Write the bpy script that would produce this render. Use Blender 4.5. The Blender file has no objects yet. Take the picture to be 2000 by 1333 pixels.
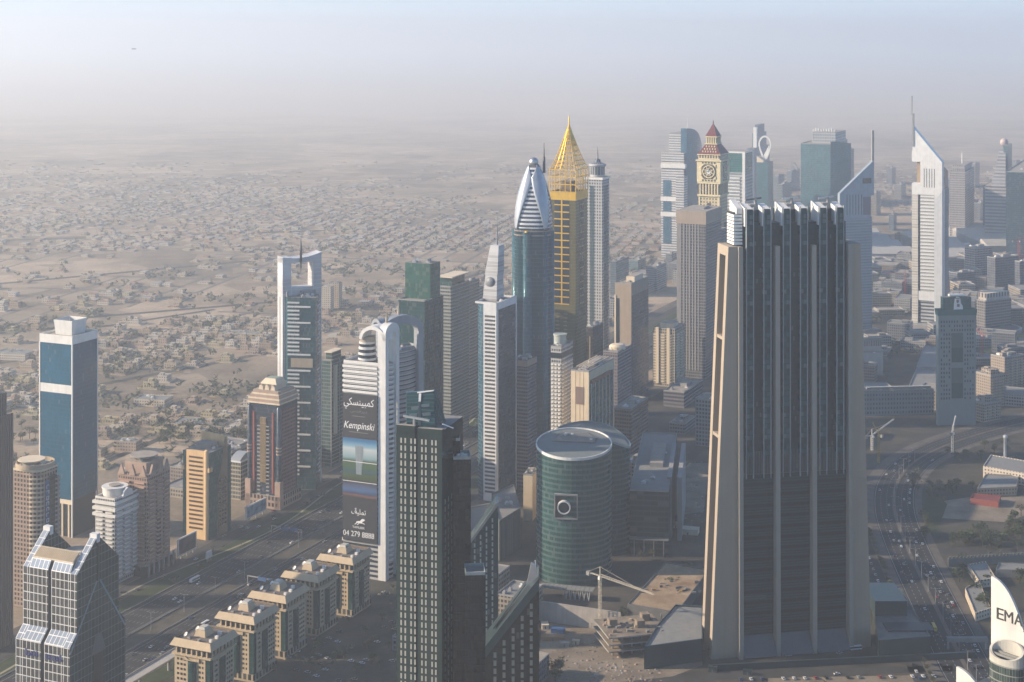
import bpy, math, random
from math import radians, sin, cos, tan, pi, sqrt, atan2, floor
HAZE, HAZE_TOP, ANI = 0.000128, 660.0, 0.52
SKY_TINT, SKY_S = (0.62, 0.94, 1.16, 1), 0.08
HORIZON = (9.0, 7.4, 7.3, 1)
HAZE_COL = (0.89, 0.945, 1.0, 1)
sc = bpy.context.scene
COL = sc.collection

# ------------------------------------------------------------------ camera
F = 3080.0      # focal length in pixels of the 2000 px wide photograph
H = 452.0       # height of the viewing deck
YH = 65.0       # image row of the horizon
cd = bpy.data.cameras.new('camera')
cam = bpy.data.objects.new('camera', cd); COL.objects.link(cam)
cam.location = (0, 0, H); cam.rotation_euler = (pi/2, 0, 0)
cd.sensor_fit = 'HORIZONTAL'; cd.sensor_width = 36.0; cd.lens = 36.0*F/2000.0
cd.shift_y = -(666.5-YH)/2000.0
cd.clip_start = 1.0; cd.clip_end = 200000.0
sc.camera = cam

# ------------------------------------------------------------------ light
SUN_EL, SUN_AZ = radians(22), radians(-91.0)      # azimuth from +Y, clockwise
sv = (sin(SUN_AZ)*cos(SUN_EL), cos(SUN_AZ)*cos(SUN_EL), sin(SUN_EL))
ld = bpy.data.lights.new('sun', 'SUN'); ld.energy = 5.0; ld.angle = radians(0.5); ld.color = (1.0, 0.81, 0.60)
sun = bpy.data.objects.new('sun', ld); COL.objects.link(sun)
sun.rotation_euler = (0, pi/2-SUN_EL, atan2(sv[1], sv[0]))
w = bpy.data.worlds.new('World'); sc.world = w; w.use_nodes = True
nt = w.node_tree; bg = nt.nodes['Background']
sky = nt.nodes.new('ShaderNodeTexSky'); sky.sky_type = 'NISHITA'; sky.sun_disc = False
sky.sun_elevation = SUN_EL; sky.sun_rotation = SUN_AZ; sky.altitude = 0
sky.air_density = 1.0; sky.dust_density = 0.6; sky.ozone_density = 3.0
tint = nt.nodes.new('ShaderNodeMix'); tint.data_type = 'RGBA'; tint.blend_type = 'MULTIPLY'; tint.inputs[0].default_value = 1.0
tint.inputs[7].default_value = SKY_TINT
# pale band of thick air along the horizon
tc = nt.nodes.new('ShaderNodeTexCoord'); sp_ = nt.nodes.new('ShaderNodeSeparateXYZ'); nt.links.new(tc.outputs['Generated'], sp_.inputs[0])
mr = nt.nodes.new('ShaderNodeMapRange'); mr.inputs[1].default_value = 0.0; mr.inputs[2].default_value = 0.09; mr.inputs[3].default_value = 1.0; mr.inputs[4].default_value = 0.0
nt.links.new(sp_.outputs[2], mr.inputs[0])
bl_ = nt.nodes.new('ShaderNodeMix'); bl_.data_type = 'RGBA'; nt.links.new(mr.outputs[0], bl_.inputs[0])
nt.links.new(sky.outputs[0], bl_.inputs[6]); bl_.inputs[7].default_value = HORIZON
nt.links.new(bl_.outputs[2], tint.inputs[6]); nt.links.new(tint.outputs[2], bg.inputs[0]); bg.inputs[1].default_value = SKY_S
vs = sc.view_settings; sc.display_settings.display_device = 'sRGB'
vs.view_transform = 'Standard'; vs.look = 'None'; vs.gamma = 1.0; vs.exposure = 0.98
cy = sc.cycles
cy.max_bounces = 6; cy.diffuse_bounces = 3; cy.glossy_bounces = 2; cy.transmission_bounces = 2
cy.volume_bounces = 3; cy.transparent_max_bounces = 4; cy.caustics_reflective = False; cy.caustics_refractive = False
cy.sample_clamp_indirect = 6.0
cy.use_denoising = True
try: cy.denoiser = 'OPENIMAGEDENOISE'
except Exception: pass

# ------------------------------------------------------------------ placing
def at(px, Y): return (px-1000.0)*Y/F
def gp(px, py, z=0.0):
    Y = F*(H-z)/(py-YH); return (at(px, Y), Y)
def hz(py, Y): return H-(py-YH)*Y/F
def dist(py): return F*H/(py-YH)

# ------------------------------------------------------------------ meshes
class MB:
    def __init__(s): s.v = []; s.f = []; s.u = []; s.m = []; s.sm = []
    def face(s, pts, m=0, uv=None, smooth=False):
        b = len(s.v); s.v += [tuple(p) for p in pts]; s.f.append(tuple(range(b, b+len(pts))))
        s.u.append(uv if uv else [(p[0], p[1]) for p in pts]); s.m.append(m); s.sm.append(smooth)
    def prism(s, pts, z0, z1, m=0, mt=None, top=None, u0=0.0, bottom=False, smooth=False, cap=True):
        """upright walls round the plan pts (counter-clockwise), top ring may differ; z1 a number or one per corner"""
        n = len(pts); mt = m if mt is None else mt; top = top or pts
        zt = list(z1) if isinstance(z1, (list, tuple)) else [z1]*n
        zb = list(z0) if isinstance(z0, (list, tuple)) else [z0]*n
        u = u0
        for i in range(n):
            j = (i+1) % n; a, b = pts[i], pts[j]; c, d = top[j], top[i]
            L = sqrt((a[0]-b[0])**2+(a[1]-b[1])**2)
            s.face([(a[0], a[1], zb[i]), (b[0], b[1], zb[j]), (c[0], c[1], zt[j]), (d[0], d[1], zt[i])], m,
                   [(u, zb[i]), (u+L, zb[j]), (u+L, zt[j]), (u, zt[i])], smooth)
            u += L
        if cap: s.face([(top[i][0], top[i][1], zt[i]) for i in range(n)], mt)
        if bottom: s.face([(pts[i][0], pts[i][1], zb[i]) for i in reversed(range(n))], mt)
        return s
    def box(s, x0, x1, y0, y1, z0, z1, m=0, mt=None, bottom=True):
        return s.prism([(x0, y0), (x1, y0), (x1, y1), (x0, y1)], z0, z1, m, mt, bottom=bottom)
    def extrude_y(s, pts, y0, y1, m=0):
        """plan in x,z (counter-clockwise seen from -y) pushed from y0 to y1"""
        n = len(pts)
        s.face([(p[0], y0, p[1]) for p in pts], m, [(p[0], p[1]) for p in pts])
        s.face([(p[0], y1, p[1]) for p in reversed(pts)], m, [(p[0], p[1]) for p in reversed(pts)])
        u = 0
        for i in range(n):
            a, b = pts[i], pts[(i+1) % n]; L = sqrt((a[0]-b[0])**2+(a[1]-b[1])**2)
            s.face([(a[0], y0, a[1]), (a[0], y1, a[1]), (b[0], y1, b[1]), (b[0], y0, b[1])], m,
                   [(0, u), (y1-y0, u), (y1-y0, u+L), (0, u+L)]); u += L
        return s
    def extrude_x(s, pts, x0, x1, m=0):
        """plan in y,z (counter-clockwise seen from +x) pushed from x0 to x1"""
        n = len(pts)
        s.face([(x1, p[0], p[1]) for p in pts], m, [(p[0], p[1]) for p in pts])
        s.face([(x0, p[0], p[1]) for p in reversed(pts)], m, [(p[0], p[1]) for p in reversed(pts)])
        u = 0
        for i in range(n):
            a, b = pts[i], pts[(i+1) % n]; L = sqrt((a[0]-b[0])**2+(a[1]-b[1])**2)
            s.face([(x1, a[0], a[1]), (x0, a[0], a[1]), (x0, b[0], b[1]), (x1, b[0], b[1])], m,
                   [(0, u), (x1-x0, u), (x1-x0, u+L), (0, u+L)]); u += L
        return s
    def beam(s, p, q, w=0.5, h=None, m=0):
        h = h or w
        d = [q[i]-p[i] for i in range(3)]; L = sqrt(sum(c*c for c in d)) or 1e-6; d = [c/L for c in d]
        up = (0, 0, 1) if abs(d[2]) < 0.95 else (0, 1, 0)
        a = [d[1]*up[2]-d[2]*up[1], d[2]*up[0]-d[0]*up[2], d[0]*up[1]-d[1]*up[0]]
        l = sqrt(sum(c*c for c in a)); a = [c/l for c in a]
        b = [a[1]*d[2]-a[2]*d[1], a[2]*d[0]-a[0]*d[2], a[0]*d[1]-a[1]*d[0]]
        P = []
        for e in (p, q):
            for sx, sy in ((-1, -1), (1, -1), (1, 1), (-1, 1)):
                P.append(tuple(e[i]+a[i]*sx*w/2+b[i]*sy*h/2 for i in range(3)))
        for f in ((0, 1, 5, 4), (1, 2, 6, 5), (2, 3, 7, 6), (3, 0, 4, 7), (3, 2, 1, 0), (4, 5, 6, 7)):
            s.face([P[i] for i in f], m)
        return s
    def lathe(s, prof, n=24, cx=0, cy=0, m=0, smooth=True, a0=0.0, a1=2*pi):
        full = abs(a1-a0-2*pi) < 1e-6
        for k in range(n):
            t, t2 = a0+(a1-a0)*k/n, a0+(a1-a0)*(k+1)/n
            for i in range(len(prof)-1):
                (r0, z0), (r1, z1) = prof[i], prof[i+1]
                pts = [(cx+r0*cos(t), cy+r0*sin(t), z0), (cx+r0*cos(t2), cy+r0*sin(t2), z0),
                       (cx+r1*cos(t2), cy+r1*sin(t2), z1), (cx+r1*cos(t), cy+r1*sin(t), z1)]
                rr = max(r0, r1)
                uv = [(rr*t, z0), (rr*t2, z0), (rr*t2, z1), (rr*t, z1)]
                if r1 < 1e-4: pts.pop(); uv.pop()
                elif r0 < 1e-4: pts.pop(0); uv.pop(0)
                s.face(pts, m, uv, smooth)
        return s
    def strip(s, a, b, m=0):
        """quads between two polylines of equal length"""
        for i in range(len(a)-1): s.face([a[i], b[i], b[i+1], a[i+1]], m)
        return s
    def add(s, o, M=None):
        for f, u, m, k in zip(o.f, o.u, o.m, o.sm):
            pts = [o.v[i] for i in f]
            if M: pts = [M(p) for p in pts]
            s.face(pts, m, u, k)
        return s
    def data(s, name, mats):
        me = bpy.data.meshes.new(name); me.from_pydata(s.v, [], s.f)
        uv = me.uv_layers.new(name='UVMap')
        flat = [c for fu in s.u for p in fu for c in p[:2]]
        uv.data.foreach_set('uv', flat)
        mats = mats if isinstance(mats, (list, tuple)) else [mats]
        for m in mats: me.materials.append(m)
        me.polygons.foreach_set('material_index', s.m)
        me.polygons.foreach_set('use_smooth', s.sm)
        me.update()
        if any(s.sm):
            import bmesh
            bm = bmesh.new(); bm.from_mesh(me); bmesh.ops.remove_doubles(bm, verts=bm.verts, dist=1e-4); bm.to_mesh(me); bm.free()
        return me
    def build(s, name, mats, parent=None):
        o = bpy.data.objects.new(name, s.data(name, mats)); COL.objects.link(o)
        if parent: o.parent = parent
        return o

def tag(o, label, cat, group=None):
    o['label'] = label; o['category'] = cat
    if group: o['group'] = group
    return o
def struct(o): o['kind'] = 'structure'; return o
def stuff(o): o['kind'] = 'stuff'; return o
def thing(name, label, cat, loc=(0, 0, 0), rot=0.0, group=None):
    o = bpy.data.objects.new(name, None); COL.objects.link(o); o.empty_display_size = 5
    o.location = loc; o.rotation_euler = (0, 0, rot)
    return tag(o, label, cat, group)
_cube = {}
def unit(mat, name):
    k = mat.name
    if k not in _cube: _cube[k] = MB().box(-.5, .5, -.5, .5, -.5, .5).data('block', mat)
    return _cube[k]
def blocks(parent, name, items, mat, limit=100, rest='far'):
    """each (x0,x1,y0,y1,z0,z1) becomes one part; past the limit the remainder is one part marked stuff"""
    out = []
    for b in items[:limit]:
        o = bpy.data.objects.new(name, unit(mat, name)); COL.objects.link(o); o.parent = parent
        o.location = ((b[0]+b[1])/2, (b[2]+b[3])/2, (b[4]+b[5])/2)
        o.scale = (b[1]-b[0], b[3]-b[2], b[5]-b[4]); out.append(o)
    if len(items) > limit:
        m = MB()
        for b in items[limit:]: m.box(*b)
        stuff(m.build(name, mat, parent))
    return out
class Foot:
    """footprint from the three visible upright edges (left, near corner, right) and the depth of the near corner;
    local -y is the left visible face, local +x the right visible face, origin at the near corner's plan centre"""
    def __init__(s, xl, xc, xr, D, deg):
        s.rot = radians(deg); c, n = cos(s.rot), sin(s.rot)
        X, Y = at(xc, D), D; k = (xl-1000)/F
        s.w = (X-k*Y)/(c-k*n) if True else 0
        k = (xr-1000)/F                       # (X - n d)/(Y + c d) = k
        s.d = (k*Y-X)/(-n-k*c)
        s.D = D
        s.loc = (X-c*s.w/2-n*s.d/2, Y-n*s.w/2+c*s.d/2, 0)
        s.X, s.Y = X, Y
    def h(s, py): return hz(py, s.D)
    def thing(s, name, label, cat='tower', group=None): return thing(name, label, cat, s.loc, s.rot, group)

# ------------------------------------------------------------------ materials
def srgb(r, g, b):
    f = lambda c: c/12.92 if c <= .04045 else ((c+.055)/1.055)**2.4
    return (f(r/255), f(g/255), f(b/255), 1)
def rgba(c): return tuple(c) if len(c) == 4 else tuple(c)+(1,)
_mats = {}
class NT:
    def __init__(s, name):
        s.mat = bpy.data.materials.new(name); s.mat.use_nodes = True; s.t = s.mat.node_tree
        s.p = s.t.nodes['Principled BSDF']
    def n(s, typ, **kw):
        o = s.t.nodes.new(typ)
        for k, v in kw.items(): setattr(o, k, v)
        return o
    def l(s, a, b): s.t.links.new(a, b)
    def math(s, op, a, b=None, c=None):
        o = s.n('ShaderNodeMath', operation=op)
        for i, x in enumerate((a, b, c)):
            if x is None: continue
            if isinstance(x, (int, float)): o.inputs[i].default_value = x
            else: s.l(x, o.inputs[i])
        return o.outputs[0]
    def mix(s, f, a, b, typ='RGBA', blend='MIX'):
        o = s.n('ShaderNodeMix', data_type=typ)
        if typ == 'RGBA': o.blend_type = blend
        A, B = (6, 7) if typ == 'RGBA' else (2, 3)
        for i, x in ((0, f), (A, a), (B, b)):
            if hasattr(x, 'links'): s.l(x, o.inputs[i])
            elif isinstance(x, (int, float)): o.inputs[i].default_value = x
            else: o.inputs[i].default_value = rgba(x)
        return o.outputs[2 if typ == 'RGBA' else 0]
    def noise(s, scale, coord=None, detail=3, kind='Object'):
        o = s.n('ShaderNodeTexNoise'); o.inputs['Scale'].default_value = scale; o.inputs['Detail'].default_value = detail
        if coord is None: coord = s.n('ShaderNodeTexCoord').outputs[kind]
        s.l(coord, o.inputs['Vector']); return o.outputs[0]
    def ramp(s, f, stops):
        o = s.n('ShaderNodeValToRGB'); e = o.color_ramp.elements
        while len(e) < len(stops): e.new(0.5)
        for k, (p, c) in zip(e, stops): k.position = p; k.color = rgba(c)
        s.l(f, o.inputs[0]); return o.outputs[0]
def plain(name, col, rough=0.7, metal=0.0, var=0.18, scale=0.15, spec=0.4):
    """painted, rendered or metal surface with faint blotches and streaks"""
    if name in _mats: return _mats[name]
    if max(col) < .58: col = tuple(c*.8 for c in col)
    a = NT(name)
    n1 = a.noise(scale, detail=4)
    g = a.n('ShaderNodeNewGeometry').outputs['Position']
    mp = a.n('ShaderNodeMapping'); mp.inputs['Scale'].default_value = (0.5, 0.5, 0.02); a.l(g, mp.inputs[0])
    n2 = a.noise(1.0, mp.outputs[0], 2)
    f = a.math('ADD', a.math('MULTIPLY', n1, 1.0), a.math('MULTIPLY', n2, 0.7))
    f = a.math('MULTIPLY_ADD', a.math('SUBTRACT', f, 0.85), var*2.0, 1.0)
    v = a.n('ShaderNodeVectorMath', operation='SCALE'); v.inputs[0].default_value = col[:3]; a.l(f, v.inputs['Scale'])
    a.l(v.outputs[0], a.p.inputs['Base Color'])
    a.p.inputs['Roughness'].default_value = rough; a.p.inputs['Metallic'].default_value = metal
    a.p.inputs['Specular IOR Level'].default_value = spec
    _mats[name] = a.mat; return a.mat
def facade(name, wall, glass, fh=3.8, bw=1.5, sp=0.3, mu=0.12, gr=0.12, gm=0.35, wr=0.6, wm=0.0, var=0.5, lit=0.0, blind=0.15, u_off=0.0, gk=0.65, spec=0.3):
    """wall of storeys fh high and bays bw wide: sp/mu = share of spandrel and mullion, each pane a shade of its own"""
    if name in _mats: return _mats[name]
    if 'villa' not in name: wall, glass = tuple(c*(.74 if max(wall) < .58 else .92) for c in wall), tuple(c*.8 for c in glass)
    a = NT(name)
    uv = a.n('ShaderNodeUVMap').outputs[0]
    sx = a.n('ShaderNodeSeparateXYZ'); a.l(uv, sx.inputs[0])
    U = a.math('DIVIDE', a.math('ADD', sx.outputs[0], u_off), bw); V = a.math('DIVIDE', sx.outputs[1], fh)
    fu, fv = a.math('FRACT', U), a.math('FRACT', V)
    m = a.math('MULTIPLY', a.math('GREATER_THAN', fu, mu), a.math('GREATER_THAN', fv, sp))
    cv = a.n('ShaderNodeCombineXYZ'); a.l(a.math('FLOOR', U), cv.inputs[0]); a.l(a.math('FLOOR', V), cv.inputs[1])
    wn = a.n('ShaderNodeTexWhiteNoise', noise_dimensions='2D'); a.l(cv.outputs[0], wn.inputs['Vector'])
    big = a.noise(0.035, detail=2)
    r = a.math('MULTIPLY_ADD', a.math('SUBTRACT', wn.outputs[0], 0.5), var, 1.0)
    r = a.math('MULTIPLY', r, a.math('MULTIPLY_ADD', a.math('SUBTRACT', big, 0.5), 1.1, 1.0))
    v = a.n('ShaderNodeVectorMath', operation='SCALE'); v.inputs[0].default_value = glass[:3]; a.l(r, v.inputs['Scale'])
    # some panes have pale blinds drawn behind them
    gcol = a.mix(a.math('MULTIPLY', a.math('GREATER_THAN', wn.outputs[0], 1.0-blind), 0.35), v.outputs[0], (0.22, 0.21, 0.19))
    n2 = a.noise(0.12, detail=4)
    wv = a.n('ShaderNodeVectorMath', operation='SCALE'); wv.inputs[0].default_value = wall[:3]
    a.l(a.math('MULTIPLY_ADD', a.math('SUBTRACT', n2, 0.5), 0.45, 1.0), wv.inputs['Scale'])
    a.l(a.mix(m, wv.outputs[0], gcol), a.p.inputs['Base Color'])
    a.l(a.mix(m, wr, gr, 'FLOAT'), a.p.inputs['Roughness'])
    a.l(a.mix(m, wm, gm*gk, 'FLOAT'), a.p.inputs['Metallic'])
    a.p.inputs['Specular IOR Level'].default_value = spec
    if lit > 0:
        e = a.math('MULTIPLY', m, a.math('GREATER_THAN', wn.outputs[0], 1.0-lit))
        a.p.inputs['Emission Color'].default_value = (1, .75, .45, 1); a.l(a.math('MULTIPLY', e, 0.25), a.p.inputs['Emission Strength'])
    # panes are never perfectly in one plane
    jit = a.n('ShaderNodeVectorMath', operation='SUBTRACT'); a.l(wn.outputs[1], jit.inputs[0]); jit.inputs[1].default_value = (.5, .5, .5)
    js = a.n('ShaderNodeVectorMath', operation='SCALE'); a.l(jit.outputs[0], js.inputs[0]); a.l(a.math('MULTIPLY', m, 0.05), js.inputs['Scale'])
    ja = a.n('ShaderNodeVectorMath', operation='ADD'); a.l(js.outputs[0], ja.inputs[0]); a.l(a.n('ShaderNodeNewGeometry').outputs['Normal'], ja.inputs[1])
    jn = a.n('ShaderNodeVectorMath', operation='NORMALIZE'); a.l(ja.outputs[0], jn.inputs[0]); a.l(jn.outputs[0], a.p.inputs['Normal'])
    _mats[name] = a.mat; return a.mat
# ------------------------------------------------------------------ shared surfaces
WHITE = plain('white_cladding', (.66, .65, .62), .45)
CREAM = plain('cream_render', (.62, .52, .38), .75)
BEIGE = plain('beige_stone', (.50, .40, .28), .8)
TAN = plain('tan_stone', (.46, .32, .20), .8)
PINK = plain('pink_render', (.44, .31, .24), .8)
GREY = plain('grey_concrete', (.34, .33, .32), .85)
DGREY = plain('dark_concrete', (.13, .13, .13), .8)
BLACK = plain('black_metal', (.02, .022, .025), .4)
STEEL = plain('steel', (.55, .56, .57), .35, .8)
ROOF = plain('roof_screed', (.36, .32, .27), .9, var=.3)
ROOFG = plain('roof_gravel', (.25, .24, .23), .95, var=.3)
DARKGL = plain('dark_glass', (.018, .03, .04), .12, .2, spec=.6)
TEALGL = plain('green_glass', (.02, .10, .09), .12, .3, spec=.6)
WIN = plain('window_glass', (.025, .032, .04), .15, .1, var=.5, spec=.6)
RED = plain('red_stone', (.30, .08, .06), .7)
GOLD = plain('gold_paint', (.70, .42, .045), .35, .5)
SIGNBLUE = plain('sign_blue', (.05, .12, .28), .5)
def rect(w, d, cx=0, cy=0): return [(cx-w/2, cy-d/2), (cx+w/2, cy-d/2), (cx+w/2, cy+d/2), (cx-w/2, cy+d/2)]
def block(parent, name, w, d, z0, z1, mats, cx=0, cy=0, **kw):
    return MB().prism(rect(w, d, cx, cy), z0, z1, 0, 1, **kw).build(name, mats, parent)
def parapet(parent, w, d, z, hgt, t, mat, cx=0, cy=0, name='parapet'):
    m = MB(); w2, d2 = w/2, d/2
    m.box(cx-w2, cx+w2, cy-d2, cy-d2+t, z, z+hgt); m.box(cx-w2, cx+w2, cy+d2-t, cy+d2, z, z+hgt)
    m.box(cx-w2, cx-w2+t, cy-d2+t, cy+d2-t, z, z+hgt); m.box(cx+w2-t, cx+w2, cy-d2+t, cy+d2-t, z, z+hgt)
    return m.build(name, mat, parent)
def roof_clutter(parent, w, d, z, seed=1, n=7, room=True, mat=None, cx=0, cy=0):
    r = random.Random(seed)
    if room:
        rw, rd = w*r.uniform(.3, .42), d*r.uniform(.3, .42)
        block(parent, 'plant_room', rw, rd, z, z+r.uniform(3, 5), [mat or GREY, ROOF], cx+w*.08, cy+d*.08)
    for i in range(n):
        x, y = cx+r.uniform(-.42, .42)*w, cy+r.uniform(-.42, .42)*d; a, b = r.uniform(1, 2.6), r.uniform(1, 2.4)
        m = MB().box(x-a, x+a, y-b, y+b, z, z+r.uniform(.8, 2.2))
        m.lathe([(min(a, b)*.7, z+2.2), (min(a, b)*.7, z+2.5), (0, z+2.5)], 10, x, y)
        m.build('roof_unit', r.choice([GREY, WHITE, STEEL]), parent)
def slabs(parent, name, pts_or_wd, zs, t, out, mat, limit=100):
    """one floor-edge band per storey, standing proud of the walls"""
    w, d = pts_or_wd
    blocks(parent, name, [(-w/2-out, w/2+out, -d/2-out, d/2+out, z, z+t) for z in zs], mat, limit)
def frange(a, b, s):
    o = []; x = a
    while x < b-1e-6: o.append(x); x += s
    return o
def windows(parent, w, d, front=None, side=None, zs=(), ww=1.6, wh=1.6, mat=None, limit=100, name='window', pr=.12):
    """dark panes on the two visible faces, listed from the top storey down"""
    it = []
    for z in sorted(zs, reverse=True):
        for x in (front or ()): it.append((x-ww/2, x+ww/2, -d/2-pr, -d/2+.4, z, z+wh))
        for y in (side or ()): it.append((w/2-.4, w/2+pr, y-ww/2, y+ww/2, z, z+wh))
    return blocks(parent, name, it, mat or WIN, limit)
def spread(a, b, n): return [a+(b-a)*(i+.5)/n for i in range(n)]

# ------------------------------------------------------------------ fluted tower at the left border
def fluted_tower():
    f = Foot(-85, -14, 25, 1150, -24); w, d = f.w, f.d
    t = f.thing('fluted_tower', 'dark brown fluted tower with stepped top cut by the left border')
    m1 = facade('fluted_glass', (.16, .12, .10), (.05, .05, .055), 3.8, 1.6, .25, .3, .15, .3)
    z1, z2, z3 = f.h(822), f.h(780), f.h(757)
    block(t, 'wall', w, d, 0, z1, [m1, ROOF]); block(t, 'upper_setback', w*.78, d*.72, z1, z2, [m1, ROOF])
    block(t, 'top_setback', w*.55, d*.42, z2, z3, [m1, ROOF])
    fm = plain('flute_stone', (.27, .19, .15), .75)
    for i, y in enumerate(spread(-d/2, d/2, 9)):
        blocks(t, 'fin', [(w/2-.3, w/2+1.0, y-.55, y+.55, 0, z1+1.2)], fm)
        if abs(y) < d*.34: blocks(t, 'fin', [(w*.39-.2, w*.39+.8, y-.5, y+.5, z1, z2+1)], fm)
    for x in spread(-w/2, w/2, 8): blocks(t, 'fin', [(x-.55, x+.55, -d/2-1.0, -d/2+.3, 0, z1+1.2)], fm)
fluted_tower()

# ------------------------------------------------------------------ round-cornered hotel behind the glass tower
def round_corner_tower():
    f = Foot(26, 74, 112, 1235, -24); w, d = f.w, f.d; z = f.h(925)
    t = f.thing('round_corner_tower', 'pink and beige tower with rounded corner and blue vertical sign', 'tower')
    R = 8.0; pts = [(-w/2, d/2), (-w/2, -d/2)]
    arc = [(w/2-R+R*sin(a), -d/2+R-R*cos(a)) for a in [radians(90*i/10) for i in range(11)]]
    pts = [(-w/2, -d/2)]+arc+[(w/2, d/2), (-w/2, d/2)]
    m1 = facade('pink_grid', (.42, .31, .24), (.035, .035, .04), 3.6, 3.1, .42, .38, .2, .1)
    MB().prism(pts, 0, z, 0, 1).build('wall', [m1, ROOF], t)
    MB().prism([(x*1.03+.2, y*1.03-.2) for x, y in pts], z, z+1.8, 0, 1).build('cornice', [CREAM, ROOF], t)
    # round corner bay with balconies
    for k in range(28): MB().lathe([(R+.2, z-6-k*3.6), (R+.9, z-6-k*3.6), (R+.9, z-4.7-k*3.6), (R+.2, z-4.7-k*3.6)], 8, w/2-R, -d/2+R, a0=-pi/2, a1=-pi/8, smooth=False).build('balcony', CREAM, t)
    s = MB().box(w/2-.1, w/2+.5, -d/2+R+.5, -d/2+R+5.2, z-62, z-8).build('sign', SIGNBLUE, t)
    r = random.Random(4); g = MB(); x = w/2+.62; zz = z-12
    while zz > z-58:          # tall white letters reading downwards
        a = r.choice([0, 1, 2, 3]); y0 = -d/2+R+1.4
        g.beam((x, y0, zz), (x, y0+2.6, zz), .25, .5)
        if a in (0, 1, 3): g.beam((x, y0, zz), (x, y0, zz-2.6), .25, .5)
        if a in (0, 2, 3): g.beam((x, y0+2.6, zz), (x, y0+2.6, zz-2.6), .25, .5)
        if a == 0: g.beam((x, y0, zz-2.6), (x, y0+2.6, zz-2.6), .25, .5)
        zz -= 4.4
    g.build('lettering', WHITE, s)
    # roof: oval helipad slab on posts, ring wall, shaded right-hand drum
    MB().lathe([(0, z+5.5), (9, z+5.5), (10.5, z+6.4), (10.5, z+7.0), (0, z+7.0)], 28, -4, 0, smooth=False).build('roof_disc', CREAM, t)
    MB().lathe([(7, z+1.8), (7, z+5.5)], 24, -4, 0).build('roof_drum', GREY, t)
    MB().lathe([(15, z+1.8), (15, z+5.2), (14.2, z+5.2), (14.2, z+1.8)], 32, -1, 1, smooth=False).build('roof_ring', BEIGE, t)
    gl = facade('pink_dark_glass', (.05, .06, .06), (.025, .05, .05), 3.6, 2.0, .2, .1)
    block(t, 'glass_bay', 1.2, d*.3, 0, z-5, [gl, ROOF], w/2+.5, d*.2)
    MB().lathe([(4.6, 0), (4.6, z-8), (0, z-8)], 18, w/2-2.5, d/2-1).build('corner_drum', m1, t)
    roof_clutter(t, w*.8, d*.8, z+1.8, 3, 8, False)
round_corner_tower()

# ------------------------------------------------------------------ blue glass tower
def blue_tower():
    f = Foot(78, 141, 190, 1412, -24); w, d = f.w, f.d; z = f.h(661)
    t = f.thing('blue_glass_tower', 'slender blue glass tower with white bands and white box on top')
    g1 = facade('blue_curtain', (.014, .085, .14), (.008, .105, .19), 3.7, 1.5, .10, .06, .16, .25, .3, .2, var=.22, blind=.02, gk=.25)
    za, zb, zc = f.h(978), f.h(771), f.h(754)
    block(t, 'base_wall', w-2, d-2, 0, za, [DARKGL, ROOF])
    for x in spread(-w/2+.5, w/2-.5, 5): blocks(t, 'base_column', [(x-.7, x+.7, -d/2-.2, -d/2+1.2, 0, za-4)], CREAM)
    blocks(t, 'base_beam', [(-w/2-.2, w/2+.1, -d/2-.3, -d/2+1.3, za-4, za)], CREAM)
    MB().prism(rect(w, d), za, z-6, 0, 1).build('curtain_wall', [g1, ROOF], t)
    block(t, 'white_band', w+.1, 1.0, zb, zc, [WHITE, WHITE], -.15, -d/2+.3)
    block(t, 'crown_band', w+.5, d+.5, z-6, z, [WHITE, ROOF])
    parapet(t, w+.5, d+.5, z, 1.6, .6, WHITE)
    for x, y in ((-w/2, -d/2), (w/2, -d/2), (w/2, d/2)): blocks(t, 'corner_trim', [(x-.7, x+.45, y-.45, y+.7, 0, z-6)], WHITE)
    a, b = w*.25, w*.285
    MB().prism(rect(2*a, 2*a, 1, 1), z, z+13.5, 0, 1, top=rect(2*b, 2*b, 1, 1), cap=False).build('roof_box', [WHITE, ROOF], t)
    block(t, 'roof_well', 2*a, 2*a, z, z+9, [DGREY, DGREY], 1, 1)
    MB().beam((6, -6, z), (6, -6, z+21), .5).build('mast', GREY, t)
blue_tower()

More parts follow.
